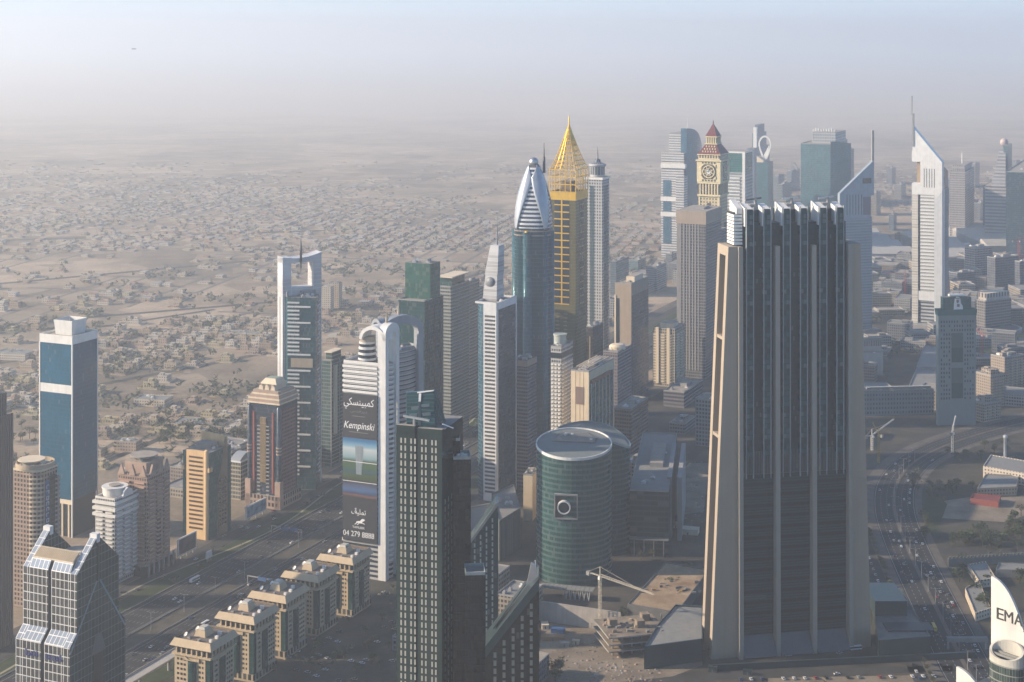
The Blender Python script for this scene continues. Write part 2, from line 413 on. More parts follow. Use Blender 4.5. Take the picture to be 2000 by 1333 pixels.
# ------------------------------------------------------------------ glass tower shaped like joined hands
def gable_tower():
    f = Foot(45, 150, 232, 955, -24); w = f.w; D = f.d/2
    t = f.thing('gable_glass_tower', 'gabled glass office tower with white grid and louvred roof slope')
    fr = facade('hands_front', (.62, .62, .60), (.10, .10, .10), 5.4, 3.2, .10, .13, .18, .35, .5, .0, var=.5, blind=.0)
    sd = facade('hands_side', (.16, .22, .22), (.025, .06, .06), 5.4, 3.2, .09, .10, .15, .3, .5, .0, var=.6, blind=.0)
    slp = facade('hands_slope', (.70, .70, .68), (.42, .46, .50), 5.4, 3.2, .10, .13, .12, .55, .5, .0, var=.15, blind=0)  # lit front, darker side and sky reflection on slopes put into these colours
    z1, z2, z3, z4 = hz(1272, 945), hz(1238, 955), hz(1124, 955), hz(1047, 976)
    A1, A2 = D, D+6.5
    half = w/2-1.3
    prof = [(-A2, 0), (A2, 0), (A2, z1), (A1, z2), (A1, z3), (1.3, z4), (-1.3, z4), (-A1, z3), (-A1, z2), (-A2, z1)]
    def slab(x0, x1, name):
        m = MB(); n = len(prof)
        for x, rev in ((x1, False), (x0, True)):
            P = [(x, p[0], p[1]) for p in (reversed(prof) if rev else prof)]
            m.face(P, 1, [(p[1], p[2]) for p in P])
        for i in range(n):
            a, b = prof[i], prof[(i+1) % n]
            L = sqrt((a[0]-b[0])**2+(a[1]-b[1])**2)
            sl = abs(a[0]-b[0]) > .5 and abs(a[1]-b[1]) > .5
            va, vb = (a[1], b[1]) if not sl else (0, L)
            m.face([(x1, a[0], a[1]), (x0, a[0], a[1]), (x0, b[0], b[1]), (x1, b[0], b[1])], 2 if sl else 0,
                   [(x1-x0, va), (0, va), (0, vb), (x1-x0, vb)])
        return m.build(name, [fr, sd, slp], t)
    # two glazed end leaves that carry the gable, halves of the shaft between them
    slab(w/2-5.0, w/2, 'gable_leaf'); slab(-w/2, -w/2+5.0, 'gable_leaf')
    zr = z3+4
    for s in (-1, 1):
        x0, x1 = sorted((s*1.3, s*(w/2-5.0)))
        m = MB()
        for i in range(6):
            seg = [((-A2, 0), (-A2, z1), 0), ((-A2, z1), (-A1, z2), 1), ((-A1, z2), (-A1, z3), 0), ((-A1, z3), (-A1+3.2, z3+5.6), 1), ((-A1+3.2, z3+5.6), (-A1+3.2, z3+1), 0), ((-A1+3.2, z3+1), (A1, z3+1), 2)][i]
            a, b, mi = seg; L = sqrt((a[0]-b[0])**2+(a[1]-b[1])**2)
            va, vb = (a[1], b[1]) if mi == 0 else (0, L)
            m.face([(x0, a[0], a[1]), (x1, a[0], a[1]), (x1, b[0], b[1]), (x0, b[0], b[1])], mi, [(0, va), (x1-x0, va), (x1-x0, vb), (0, vb)])
        xs = x0 if s > 0 else x1
        P = [(xs, -A2, 0), (xs, -A2, z1), (xs, -A1, z2), (xs, -A1, z3), (xs, -A1+3.2, z3+5.6), (xs, 0, z3), (xs, 0, 0)]
        m.face(P, 3)
        m.face([(x0, A1, 0), (x1, A1, 0), (x1, A1, z3+1), (x0, A1, z3+1)], 0)
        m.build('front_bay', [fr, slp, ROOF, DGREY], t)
    blocks(t, 'slot_wall', [(-1.4, 1.4, -A1+2, 0, 0, z3)], DGREY)
    # inverted V of paler trim and dark slot on the gable ends
    for s in (1, -1):
        x = s*w/2; n = MB()
        for sy in (-1, 1):
            n.beam((x, sy*1.5, z2+26), (x, sy*(A2-.3), z1-4), .5, 1.3)
        n.build('gable_trim', plain('slate_trim', (.22, .29, .32), .5), t)
        blocks(t, 'gable_slot', [(min(x-.3, x+.3), max(x-.3, x+.3), -1.0, 1.0, z2+26, z4-3)], BLACK)
        blocks(t, 'gable_opening', [(x-.35, x+.35, -4.6, 4.6, 0, z1-12)], BLACK)
        MB().extrude_x([(-7, z1-12), (7, z1-12), (3.2, z1-1), (-3.2, z1-1)], x-.3, x+.3).build('opening_head', DGREY, t)
    # louvres on the open front slope
    dy, dz = (A1-1.3-3.2), (z4-z3-5.6)
    m = MB(); xs = spread(-w/2+5.5, w/2-5.5, 24)
    for x in xs: m.beam((x, -A1+3.4, z3+5.8), (x, -A1+3.4+6.2, z3+5.8+6.2*dz/dy*.9), .35, 1.3)
    m.build('louvre', CREAM, t)
    for yy in (-A1+3.2, -A1+9.8):
        blocks(t, 'louvre_rail', [(-w/2+5, w/2-5, yy-.3, yy+.3, z3+5.4+(yy+A1-3.2)*dz/dy*.85, z3+6.2+(yy+A1-3.2)*dz/dy*.85)], CREAM)
    for s in (-1, 1):
        blocks(t, 'ridge_cap', [(s*(w/2-2.5)-2.7, s*(w/2-2.5)+2.7, -1.6, 1.6, z4-3, z4+2.2)], WHITE)
    MB().lathe([(0, z3+5), (7, z3+5), (7.4, z3+5.8), (0, z3+5.8)], 20, 1, 4, smooth=False).build('helipad', ROOF, t)
    block(t, 'plant_room', 16, 8, z3+1, z3+4.4, [WHITE, ROOF], -1, 5)
    MB().beam((-8, 1, z3+3), (9, -2, z3+6.5), 1.2, 1.8).build('window_crane', WHITE, t)
    # dark blue lettering across the lower front, too blurred in the photo to read
    g = MB(); r = random.Random(2); zz = z1-9
    for x in [-w/2+8+i*2.1 for i in range(5)]+[3+i*2.1 for i in range(6)]:
        hgt = r.uniform(2.0, 4.2); g.beam((x, -A2-.2, zz), (x, -A2-.2, zz+hgt), .8, .3); g.beam((x, -A2-.2, zz+r.choice([0, 1.4])), (x+1.5, -A2-.2, zz+r.choice([0, 1.4])), .8, .3)
    g.build('lettering', plain('sign_navy', (.05, .06, .22), .5), t)
gable_tower()

# ------------------------------------------------------------------ mid-rise towers along the left side of the highway
def balcony_tower(f, ytop, name, label, wall, slabmat, fh=3.4, notch=True, seed=1, crown=None):
    w, d = f.w, f.d; z = f.h(ytop); t = f.thing(name, label)
    m1 = facade(name+'_wall', wall, (.05, .05, .055), fh, 2.4, .45, .4, .2, .1)
    block(t, 'wall', w, d, 0, z, [m1, ROOF])
    zs = [k*fh+6 for k in range(int((z-8)/fh))]
    zs.reverse()
    # balconies: two stacks on the front, three on the side, each slab a part
    it = []
    for zz in zs:
        for x in spread(-w/2, w/2, 2): it.append((x-w*.17, x+w*.17, -d/2-1.5, -d/2+.1, zz, zz+1.15))
        for y in spread(-d/2, d/2, 3): it.append((w/2-.1, w/2+1.5, y-d*.11, y+d*.11, zz, zz+1.15))
    blocks(t, 'balcony', it, slabmat, 110)
    return t, w, d, z
def mid_left():
    f = Foot(186, 224, 270, 1290, -24)
    t, w, d, z = balcony_tower(f, 978, 'white_balcony_tower', 'white residential tower with balconies and round roof terrace', (.50, .50, .50), WHITE, 3.5)
    for zz in (z-4, z-9, z-14): blocks(t, 'cornice_band', [(-w/2-1.7, w/2+1.7, -d/2-1.7, d/2+.4, zz, zz+2.4)], WHITE)
    MB().lathe([(10, z), (10, z+6), (10.8, z+6), (10.8, z+7), (0, z+7)], 28, -w*.1, 0, smooth=False).build('roof_drum', WHITE, t)
    MB().lathe([(5, z+7.2), (5, z+8.0), (0, z+8.0)], 20, -w*.1, 0, smooth=False).build('roof_pad', ROOF, t)
    MB().extrude_x([(-7, z), (7, z), (5, z+5), (0, z+7), (-5, z+5)], w/2-.2, w/2+1.6).build('gable', WHITE, t)
    parapet(t, w, d, z, 1.5, .5, WHITE); roof_clutter(t, w, d, z, 5, 5, False)
    f = Foot(230, 288, 332, 1313, -24)
    t, w, d, z = balcony_tower(f, 930, 'tan_balcony_tower', 'pinkish tan residential tower with balconies and round roof pad', (.40, .27, .21), plain('tan_balcony', (.50, .33, .25), .8), 3.5)
    block(t, 'side_recess', .5, d*.16, 12, z*.62, [DARKGL, ROOF], w/2+.1, 0)
    block(t, 'penthouse', w*.72, d*.74, z, z+9, [PINK, ROOF]); 
    MB().lathe([(9.5, z+11.5), (11.5, z+12.3), (11.5, z+13), (0, z+13)], 30, 0, 0, smooth=False).build('roof_pad', ROOF, t)
    for a in range(8):
        q = a*pi/4+.3; MB().beam((6*cos(q), 6*sin(q), z+9), (9.5*cos(q), 9.5*sin(q), z+11.8), .7).build('pad_strut', PINK, t)
    for x, y in ((-w*.36, -d/2), (0, -d/2), (w*.36, -d/2)): MB().extrude_y([(x-3.2, z-1), (x+3.2, z-1), (x, z+8)], y-.9, y+.9).build('gablet', PINK, t)
    for y in (-d*.3, d*.05, d*.36): MB().extrude_x([(y-3.2, z-1), (y+3.2, z-1), (y, z+8)], w/2-.9, w/2+.9).build('gablet', PINK, t)
    MB().lathe([(0, z+9.4), (1.2, z+9.7), (1.7, z+10.6)], 14, 4, -d*.3).build('satellite_dish', WHITE, t); roof_clutter(t, w, d, z, 9, 5, False)
    # base colonnade
    block(t, 'podium', w+4, d+10, 0, 9, [DARKGL, ROOF], 0, 0)
    for y in spread(-d/2-5, d/2+5, 6): blocks(t, 'column', [(w/2+1.9, w/2+3.2, y-.8, y+.8, 0, 12)], GREY)
    # green and gold tower
    f = Foot(357, 409, 451, 1405, -24); w, d = f.w, f.d; z = f.h(886)
    t = f.thing('gold_green_tower', 'golden tan tower with green glass corners and slanted roof wall')
    gg = facade('green_curtain', (.02, .09, .085), (.018, .11, .10), 3.6, 1.6, .12, .08, .2, .25)
    block(t, 'wall', w, d, 0, z, [gg, ROOFG])
    gf = plain('gold_stone', (.60, .40, .20), .7)
    x0, x1 = -w*.32, w*.40
    block(t, 'front_frame', x1-x0, 2.4, 0, z+1.5, [gf, gf], (x0+x1)/2, -d/2-.6)
    MB().lathe([(2.6, 0), (2.6, z+1.2), (1.4, z+2.4), (0, z+2.6)], 14, x1-.4, -d/2+.6).build('round_pier', gf, t)
    it = [(x0+3, x1-3, -d/2-1.95, -d/2-1.5, zz, zz+1.7) for zz in reversed(frange(9, z-5, 3.95))]
    blocks(t, 'window_band', it, plain('bronze_glass', (.09, .055, .035), .3), 60)
    zsd = [zz for zz in reversed(frange(9, z-8, 3.95))]
    MB().extrude_x([(-d*.12, 0), (d*.30, 0), (d*.30, z+9), (d*.22, z+9), (-d*.12, z*.62)], w/2-.2, w/2+.9).build('side_frame', plain('brown_stone', (.26, .17, .10), .8), t)
    for y in (-d*.05, d*.08, d*.2): blocks(t, 'side_window', [(w/2+.85, w/2+1.0, y-1.3, y+1.3, zz, zz+1.8) for zz in zsd[5:]], WIN, 30)
    for sx in (-w/2-.4, w/2-2.0): blocks(t, 'shoulder', [(sx, sx+2.6, -d/2-1.2, -d/2+4, z*.78, z*.83)], gf)
    MB().extrude_y([(-w/2+2, z), (w/2+1, z), (w/2+1, z+10), (-w/2+2, z+11.5)], d*.26, d*.30).build('roof_wall', gf, t)
    block(t, 'plant_room', w*.6, d*.3, z, z+5, [ROOFG, ROOFG], 0, 0); roof_clutter(t, w, d*.6, z, 6, 6, False)
    # low cream office with curved glass roof
    f = Foot(444, 470, 503, 1525, -24); w, d = f.w, f.d; z = f.h(905)
    t = f.thing('cream_office', 'low cream office block with arched glass roof behind red tower', 'building')
    block(t, 'wall', w, d, 0, z, [facade('cream_office_w', (.45, .40, .30), (.10, .11, .11), 4, 3, .35, .15), ROOF])
    m = MB(); n = 8
    P = [(-d/2+d*i/n, z+7*sin(pi*i/n)) for i in range(n+1)]
    m.extrude_x(P[::-1], -w/2+2, w/2-2); m.build('vault', plain('vault_glass', (.45, .47, .48), .3, .3), t)
    parapet(t, w, d, z, 1.5, .5, WHITE)
    f = Foot(440, 452, 500, 1590, -24)
    t = f.thing('grey_parking_block', 'low grey banded block beyond the red tower', 'building')
    block(t, 'wall', f.w, f.d, 0, 30, [facade('park_block', (.34, .33, .32), (.06, .06, .06), 4, 30, .5, .02), ROOFG]); roof_clutter(t, f.w, f.d, 30, 2, 6)
mid_left()

def red_tower():
    f = Foot(487, 545, 581, 1497, -24); w, d = f.w, f.d; z = f.h(792)
    t = f.thing('red_blue_tower', 'red and blue hotel tower with stepped cream crown')
    bl = facade('navy_glass', (.05, .05, .07), (.03, .06, .10), 3.6, 1.4, .22, .12, .2, .25)
    block(t, 'wall', w, d, 0, z, [bl, ROOF])
    rs = facade('red_side', (.24, .10, .09), (.04, .045, .06), 3.6, 2.6, .45, .35, .25, .1)
    block(t, 'side_panel', .8, d*.72, 10, z-6, [rs, RED], w/2+.1, 0)
    for x in (-w*.34, w*.30): blocks(t, 'red_pilaster', [(x-.9, x+.9, -d/2-1.0, -d/2+.2, 14, z-8)], RED)
    for x in (-w/2, w/2-.6):
        MB().lathe([(2.3, 8), (2.3, z-3), (0, z-1)], 16, x+.3, -d/2+.6).build('corner_column', bl, t)
        for k in (14, 17, 20, z*.52, z*.52+3, z*.52+6): MB().lathe([(2.4, k), (2.9, k), (2.9, k+1.3), (2.4, k+1.3)], 16, x+.3, -d/2+.6, smooth=False).build('column_ring', PINK, t)
    xb = -w*.02
    block(t, 'centre_strip', 6.4, 1.4, z*.24, z-13, [facade('gold_slats', (.45, .33, .18), (.07, .05, .03), 40, 1.2, .01, .45), BEIGE], xb, -d/2-.5)
    it = []
    for zz in reversed(frange(12, z-20, 3.6)):
        for s in (-1, 1): it.append((xb+s*5-1.6, xb+s*5+1.6, -d/2-1.1, -d/2, zz, zz+1.0))
    blocks(t, 'balcony', it, GREY, 70)
    for k, (o, hh, dz) in enumerate(((1.4, 3, 0), (.6, 3, 4), (-1.5, 3, 8))):
        block(t, 'crown_band', w+2*o, d+2*o, z+dz, z+dz+hh*.55, [CREAM, ROOF]); block(t, 'crown_wall', w+2*o-2, d+2*o-2, z+dz+hh*.55, z+dz+4, [PINK, ROOF])
    block(t, 'cupola', w*.52, d*.5, z+12, z+17, [CREAM, ROOF])
    MB().prism(rect(w*.56, d*.56), z+17, z+22, 0, 1, top=rect(w*.34, d*.34)).build('cupola_roof', [CREAM, plain('copper_roof', (.30, .36, .28), .6)], t)
    for x in spread(-w*.3, w*.3, 3): MB().extrude_y([(x-2.6, z+12), (x+2.6, z+12), (x+1.8, z+15.5), (x, z+17), (x-1.8, z+15.5)], -d*.36, -d*.24).build('arch_dormer', CREAM, t)
    block(t, 'podium', w+5, d+6, 0, 12, [facade('red_podium', (.42, .31, .25), (.05, .04, .04), 6, 4, .4, .4), ROOF])
    for x, y in ((-w/2, -d/2), (w/2, -d/2)): block(t, 'podium_pier', 6, 6, 0, 26, [PINK, ROOF], x, y)
red_tower()

def frame_tower():
    # slab-shaped white frame with a square opening; glass wedge in front of its lower part
    D = 1567.0; k = D/F
    a = radians(28.0); c, s = cos(a), sin(a)
    X = at(552, D)
    # local x runs along the broad face, -y is the broad face
    r1 = (628-1000)/F; W = (r1*D-X)/(c-r1*s)
    T = 15.0
    loc = (X+c*W/2-s*T/2, D+s*W/2+c*T/2, 0)
    t = thing('frame_tower', 'white tower with square hole at the top and hanging needle', 'tower', loc, a)
    z0, z1 = hz(640, D), hz(502, D)
    wt = facade('frame_white', (.66, .66, .66), (.55, .56, .58), 4.0, 40, .06, .01, .4, .0, .45, 0, var=.05, blind=0)
    e = 9.0; za, zb = hz(562, D+8), hz(513, D+8)
    m = MB()
    for x0, x1 in ((-W/2, -W/2+e), (W/2-e, W/2)): m.prism(rect(x1-x0, T, (x0+x1)/2, 0), 0, z1-1.5, 0, 0)
    m.prism(rect(W-2*e, T), 0, za, 0, 0)
    top = [(-W/2, zb), (W/2, zb)]+[(W/2-W*i/10, z1+3.0*(abs(i-5)/5.0)**2-2.2+1.6*(5-i)/5) for i in range(11)]
    m.extrude_y(top, -T/2-.2, T/2+.2)
    m.build('frame', wt, t)
    blocks(t, 'edge_slot', [(-W/2-.2, -W/2+.1, -1.2, 1.6, 12, hz(582, D)), ], GREY)
    # needle
    m = MB(); zt, zl = hz(463, D), hz(537, D)
    m.lathe([(.05, zl), (1.15, zl+16), (1.3, zb), (1.1, zb+14), (.05, zt)], 8, -2, -T/2-1.8)
    m.build('needle', plain('dark_steel', (.16, .16, .18), .4, .6), t)
    # wedge: corner pushed to the front
    zw = hz(580, D); xl, xr = -W/2+2.5, W/2-4
    apx = (xl+(597-555)*k*1.12, -T/2-22)
    pts = [(xl, -T/2+.5), (xl+1, -T/2-5), apx, (xr, -T/2-5), (xr, -T/2+.5)]
    gl = facade('frame_glass', (.03, .09, .11), (.02, .09, .115), 3.9, 1.5, .12, .06, .2, .3)
    MB().prism(pts, 0, zw, 0, 1).build('glass_wedge', [gl, ROOFG], t)
    # white balcony slats: long and short alternate down the left flank, short ones on the right flank
    z = zw-6; n = 0
    lx = (xl+1, -T/2-5)
    def strip_on(p, q, f0, f1, zz, out=.9, th=1.6):
        dx, dy = q[0]-p[0], q[1]-p[1]; L = sqrt(dx*dx+dy*dy); nx, ny = dy/L, -dx/L
        A = (p[0]+dx*f0, p[1]+dy*f0); B = (p[0]+dx*f1, p[1]+dy*f1)
        return MB().prism([(A[0]+nx*out, A[1]+ny*out), (B[0]+nx*out, B[1]+ny*out), (B[0]-nx*.2, B[1]-ny*.2), (A[0]-nx*.2, A[1]-ny*.2)], zz, zz+th, bottom=True)
    while z > 12:
        long_ = n % 4 == 1
        if abs(n-15) > 1:
            strip_on(lx, apx, 0, .82 if long_ else .42, z).build('balcony', WHITE, t)
            strip_on(apx, (xr, -T/2-5), .35 if long_ else .62, 1, z, .7, 1.3).build('balcony', WHITE, t)
        elif n == 15: strip_on(lx, apx, .12, .9, z-4, .5, 9).build('beige_panel', BEIGE, t)
        z -= 3.95; n += 1
    for x in (-W/2+4, W/2-8, -2): blocks(t, 'roof_post', [(x-1, x+1, -T/2-3.5, -T/2-1.5, zw, zw+5)], GREY)
    roof_clutter(t, 18, 10, zw, 12, 5, True, cx=2, cy=-T/2-7)
frame_tower()

def grey_green_tower():
    f = Foot(628, 646, 674, 1640, -24); w, d = f.w, f.d; z = f.h(690)
    t = f.thing('grey_green_tower', 'grey green tower with flat roof canopy beside the frame tower')
    block(t, 'wall', w, d, 0, z-8, [facade('gg_wall', (.18, .22, .21), (.03, .08, .08), 3.8, 2, .3, .12), ROOF])
    block(t, 'upper_storey', w*.7, d*.6, z-8, z-.8, [facade('gg_wall', (0, 0, 0), (0, 0, 0)), ROOF])
    block(t, 'roof_canopy', w*.85, d*.75, z-.8, z, [CREAM, CREAM])
    blocks(t, 'fin', [(w/2-.1, w/2+1.6, -d*.32, -d*.12, z*.28, z-14)], CREAM)
    for y in (-d/2+.4, d*.1, d/2-.4): blocks(t, 'pilaster', [(w/2-.1, w/2+.7, y-.4, y+.4, 0, z-9)], GREY)
    roof_clutter(t, w*.9, d*.9, z-8, 3, 5, False)
grey_green_tower()
# ------------------------------------------------------------------ text
def text_part(parent, name, body, size, mat, loc, rot, width=None, depth=.12, shear=0.0, align='CENTER'):
    cu = bpy.data.curves.new(name, 'FONT'); cu.body = body; cu.size = size; cu.align_x = align; cu.align_y = 'CENTER'
    cu.extrude = depth; cu.shear = shear; cu.resolution_u = 3
    o = bpy.data.objects.new(name, cu); COL.objects.link(o)
    dg = bpy.context.evaluated_depsgraph_get(); me = bpy.data.meshes.new_from_object(o.evaluated_get(dg))
    bpy.data.objects.remove(o); me.materials.clear(); me.materials.append(mat)
    ob = bpy.data.objects.new(name, me); COL.objects.link(ob); ob.parent = parent; ob.location = loc; ob.rotation_euler = rot
    if width and len(me.vertices):
        xs = [v.co.x for v in me.vertices]; k = width/max(1e-3, max(xs)-min(xs)); ob.scale = (k, 1, 1)
    return ob
def banded(name, wall, dark, fh, share):
    return facade(name, wall, dark, fh, 60, share, .004, .15, .25, .55, 0, var=.2, blind=0)

# ------------------------------------------------------------------ twin arched towers
def arch_tower(f, ytop_body, ytop_arch, name, label, banner, spire_y, cl=None):
    WHITE = cl or globals()['WHITE']
    w, d = f.w, f.d; zb = f.h(ytop_body); za = f.h(ytop_arch); D = f.D
    t = f.thing(name, label)
    bd = banded('arch_bands', (.55, .54, .52), (.03, .045, .075), 4.0, .5)
    ph = 1.6                                  # pier width of the arch leg at the near corner
    n = 10
    # body bulges on the right flank
    side = [(w/2+5.0*sin(pi*i/n)+.01, -d/2+5+(d-10)*i/n) for i in range(n+1)]
    pts = [(-w/2, -d/2), (w/2-6, -d/2), (w/2-6, -d/2+5)]+[(x-4, y) for x, y in side]+[(w/2-6, d/2-5), (w/2-6, d/2), (-w/2, d/2)]
    MB().prism(pts, 0, zb, 0, 1).build('wall', [bd, ROOF], t)
    it = [(-w/2-.6, w/2-6.5, -d/2-.8, -d/2+.2, z, z+1.9) for z in reversed(frange(zb-4*6, zb-2, 4.1))]
    blocks(t, 'balcony', it, WHITE, 40)
    for z in reversed(frange(14, zb-3, 4.1)):
        m = MB(); q = [(w/2+5.0*sin(pi*i/n)-3.6, -d/2+5.4+(d-10.8)*i/n) for i in range(n+1)]
        m.prism([(x+.8, y) for x, y in q]+[(w/2-6, d/2-5.4), (w/2-6, -d/2+5.4)], z, z+1.8, bottom=True)
        m.build('balcony', WHITE, t)
    parapet(t, w-6, d, zb, 2.2, .5, WHITE, -3)
    blocks(t, 'roof_garden', [(-w/2+1, w*.2, -d*.4, -d*.1, zb+.02, zb+.5)], plain('red_plants', (.18, .03, .05), .9))
    # arch: legs at front and back of the right flank, barrel between them (profile in y,z)
    xl, xr = w/2-6.2, w/2+1.0
    R = d/2; zs = za-R*.62; prof = []
    for i in range(17):
        q = pi*i/16; prof.append((R*cos(q), zs+(za-zs)*sin(q)))          # outer, back to front
    ri = R-5.5
    inn = [(ri*cos(pi*i/16), zs-1+(za-zs-7)*sin(pi*i/16)) for i in range(17)]
    m = MB()
    for i in range(16):
        a, b, c, e = prof[i], prof[i+1], inn[i+1], inn[i]
        for x, rev in ((xr, False), (xl, True)):
            P = [(x, a[0], a[1]), (x, b[0], b[1]), (x, c[0], c[1]), (x, e[0], e[1])]
            m.face(P[::-1] if rev else P, 0)
        m.face([(xr, a[0], a[1]), (xl, a[0], a[1]), (xl, b[0], b[1]), (xr, b[0], b[1])][::-1], 0)
        m.face([(xr, e[0], e[1]), (xl, e[0], e[1]), (xl, c[0], c[1]), (xr, c[0], c[1])], 0)
    m.build('arch', WHITE, t)
    for y0, y1 in ((-R, -ri), (ri, R)): block(t, 'arch_leg', xr-xl, y1-y0, 0, zs, [WHITE, WHITE], (xl+xr)/2, (y0+y1)/2)
    # cross vault over the front half: second, smaller barrel facing the front
    m = MB(); R2 = (xr-(-w*.12))/2; cx = xr-R2
    pr = [(cx+R2*cos(pi*i/16), za-R2*.95-1+R2*.9*sin(pi*i/16)) for i in range(17)]
    pi_ = [(cx+(R2-2.6)*cos(pi*i/16), za-R2*.95-1+(R2*.9-3)*sin(pi*i/16)) for i in range(17)]
    for i in range(16):
        a, b, c, e = pr[i], pr[i+1], pi_[i+1], pi_[i]
        m.face([(a[0], -R, a[1]), (b[0], -R, b[1]), (c[0], -R, c[1]), (e[0], -R, e[1])][::-1], 0)
        m.face([(a[0], -R, a[1]), (b[0], -R, b[1]), (b[0], 2, b[1]), (a[0], 2, a[1])], 0)
        m.face([(e[0], -R, e[1]), (c[0], -R, c[1]), (c[0], 2, c[1]), (e[0], 2, e[1])][::-1], 0)
    m.build('vault', WHITE, t)
    # round stack with dark bands under the arch
    zc = zb
    for i in range(5):
        MB().lathe([(7.4-.25*i, zc), (7.4-.25*i, zc+2.4), (7.9-.25*i, zc+2.6), (7.9-.25*i, zc+4.6), (0, zc+4.6)], 24, -w*.05, -d*.1, smooth=False).build('round_storey', banded('arch_drum', (.6, .6, .58), (.02, .03, .05), 4.6, .45) if i < 4 else ROOF, t); zc += 4.3
    m = MB().lathe([(1.2, za-2), (1.0, za+3), (.1, hz(spire_y, D))], 8, (xl+xr)/2-2, 0); m.build('spire', BEIGE, t)
    roof_clutter(t, w*.8, d*.7, zb, 3, 6, False)
    if banner:
        g = MB(); zt, z0 = zb-25, 30
        x0, x1 = -w/2-.1, w/2-6.4; y = -d/2-1.25
        dk = plain('banner_dark', (.028, .028, .034), .6)
        H_ = zt-z0
        def panel(nm, f0, f1, mat, xa=0., xb=1., yy=0.0): return blocks(t, nm, [(x0+(x1-x0)*xa, x0+(x1-x0)*xb, y-yy-.05, y+.5, zt-H_*f1, zt-H_*f0)], mat)[0]
        B = MB().box(x0, x1, y, y+1.3, z0, zt).build('banner', dk, t)
        # fractions measured down the banner: dark head, picture of a tower by water, dark foot
        pc = NT('banner_picture'); uv = pc.n('ShaderNodeUVMap').outputs[0]; sx = pc.n('ShaderNodeSeparateXYZ'); pc.l(uv, sx.inputs[0])
        v = pc.math('ADD', sx.outputs[1], pc.math('MULTIPLY', pc.math('SUBTRACT', pc.noise(.35, uv, 3), .5), .14))
        cr = pc.ramp(v, [(0, (.025, .04, .012)), (.10, (.04, .07, .02)), (.20, (.02, .06, .08)), (.30, (.035, .085, .03)), (.45, (.045, .08, .045)), (.52, (.18, .29, .32)), (.74, (.42, .47, .48)), (.80, (.18, .33, .43)), (.93, (.025, .14, .29)), (1, (.02, .09, .20))])
        pc.l(cr, pc.p.inputs['Base Color']); pc.p.inputs['Roughness'].default_value = .55
        q = MB(); za_, zb_ = zt-H_*.30, zt-H_*.585; yy = y-.06
        q.face([(x0, yy, zb_), (x1, yy, zb_), (x1, yy, za_), (x0, yy, za_)], 0, [(0, 0), (1, 0), (1, 1), (0, 1)]); q.build('banner_picture', pc.mat, B)
        cx_ = x0+(x1-x0)*.47
        tw = MB().extrude_y([(cx_-2.2, zb_+5), (cx_+2.6, zb_+5), (cx_+4.6, za_-6), (cx_-3.2, za_-6)], yy-.1, yy); tw.build('painted_tower', facade('painted_tower', (.42, .48, .5), (.16, .2, .23), 60, 1.1, .01, .4, .6, 0, .6, 0), B)
        for ff in (.46, .595): MB().box(x0, x1, yy-.14, yy-.02, zt-H_*ff-.25, zt-H_*ff+.25).build('seam', WHITE, B)
        lo = NT('banner_lower'); uv = lo.n('ShaderNodeUVMap').outputs[0]; sx = lo.n('ShaderNodeSeparateXYZ'); lo.l(uv, sx.inputs[0])
        v = lo.math('ADD', sx.outputs[1], lo.math('MULTIPLY', lo.math('SUBTRACT', lo.noise(2.0, uv, 3), .5), .3))
        lo.l(lo.ramp(v, [(0, (.028, .028, .034)), (.12, (.16, .07, .05)), (.24, (.025, .04, .09)), (.5, (.05, .11, .24)), (.8, (.06, .07, .12)), (1, (.02, .03, .05))]), lo.p.inputs['Base Color'])
        q = MB(); q.face([(x0, yy, zt-H_*.70), (x1, yy, zt-H_*.70), (x1, yy, zt-H_*.60), (x0, yy, zt-H_*.60)], 0, [(0, 0), (1, 0), (1, 1), (0, 1)]); q.build('banner_picture', lo.mat, B)
        ink = plain('banner_white', (.75, .75, .75), .6, var=.05); dim = plain('banner_grey', (.20, .19, .18), .6, var=.05)
        W_ = x1-x0; xm = x0+W_*.47; R3 = (pi/2, 0, 0)
        def tx(body, fr, size, width, mat=ink, nm='lettering', shear=0.0): return text_part(B, nm, body, size, mat, (xm, yy-.1, zt-H_*fr), R3, width, .06, shear)
        ar = lambda s: s[::-1]
        tx(ar('\ufedb\ufee4\ufe92\ufef4\ufee8\ufeb4\ufedc\ufef2'), .055, 8.5, W_*.88)
        tx(ar('\ufea9\ufef3\ufeae\ufed3\ufe98\ufeb2'), .115, 3.4, W_*.5, dim)
        tx('Kempinski', .215, 8.2, W_*.9, ink, 'lettering', .28)
        MB().box(xm-W_*.18, xm+W_*.18, yy-.15, yy-.02, zt-H_*.152, zt-H_*.148).build('rule', dim, B)
        MB().box(xm-W_*.28, xm+W_*.28, yy-.15, yy-.02, zt-H_*.262, zt-H_*.257).build('rule', dim, B)
        tx(ar('\ufe97\ufee4\ufee0\ufef4\ufb6e'), .80, 6.0, W_*.42)
        # leaping horse emblem over a name plate
        hx, hzz = xm+W_*.06, zt-H_*.865
        e = MB()
        e.extrude_y([(hx-4.4, hzz-1.3), (hx-1.5, hzz-.9), (hx+.8, hzz-1.2), (hx+2.0, hzz+.6), (hx+3.9, hzz+1.5), (hx+3.5, hzz+2.5), (hx+1.9, hzz+2.9), (hx+.7, hzz+2.3), (hx-.7, hzz+.7), (hx-2.7, hzz+.5), (hx-3.9, hzz+.1)], yy-.2, yy-.05)
        e.build('emblem', ink, B)
        for a_, b_ in (((hx-3.8, hzz-1), (hx-5.6, hzz-2.6)), ((hx+1.2, hzz-.7), (hx+3.8, hzz-1.4)), ((hx-1.2, hzz-.9), (hx-3.2, hzz-2.6))):
            MB().beam((a_[0], yy-.12, a_[1]), (b_[0], yy-.12, b_[1]), .1, .55).build('emblem_leg', ink, B)
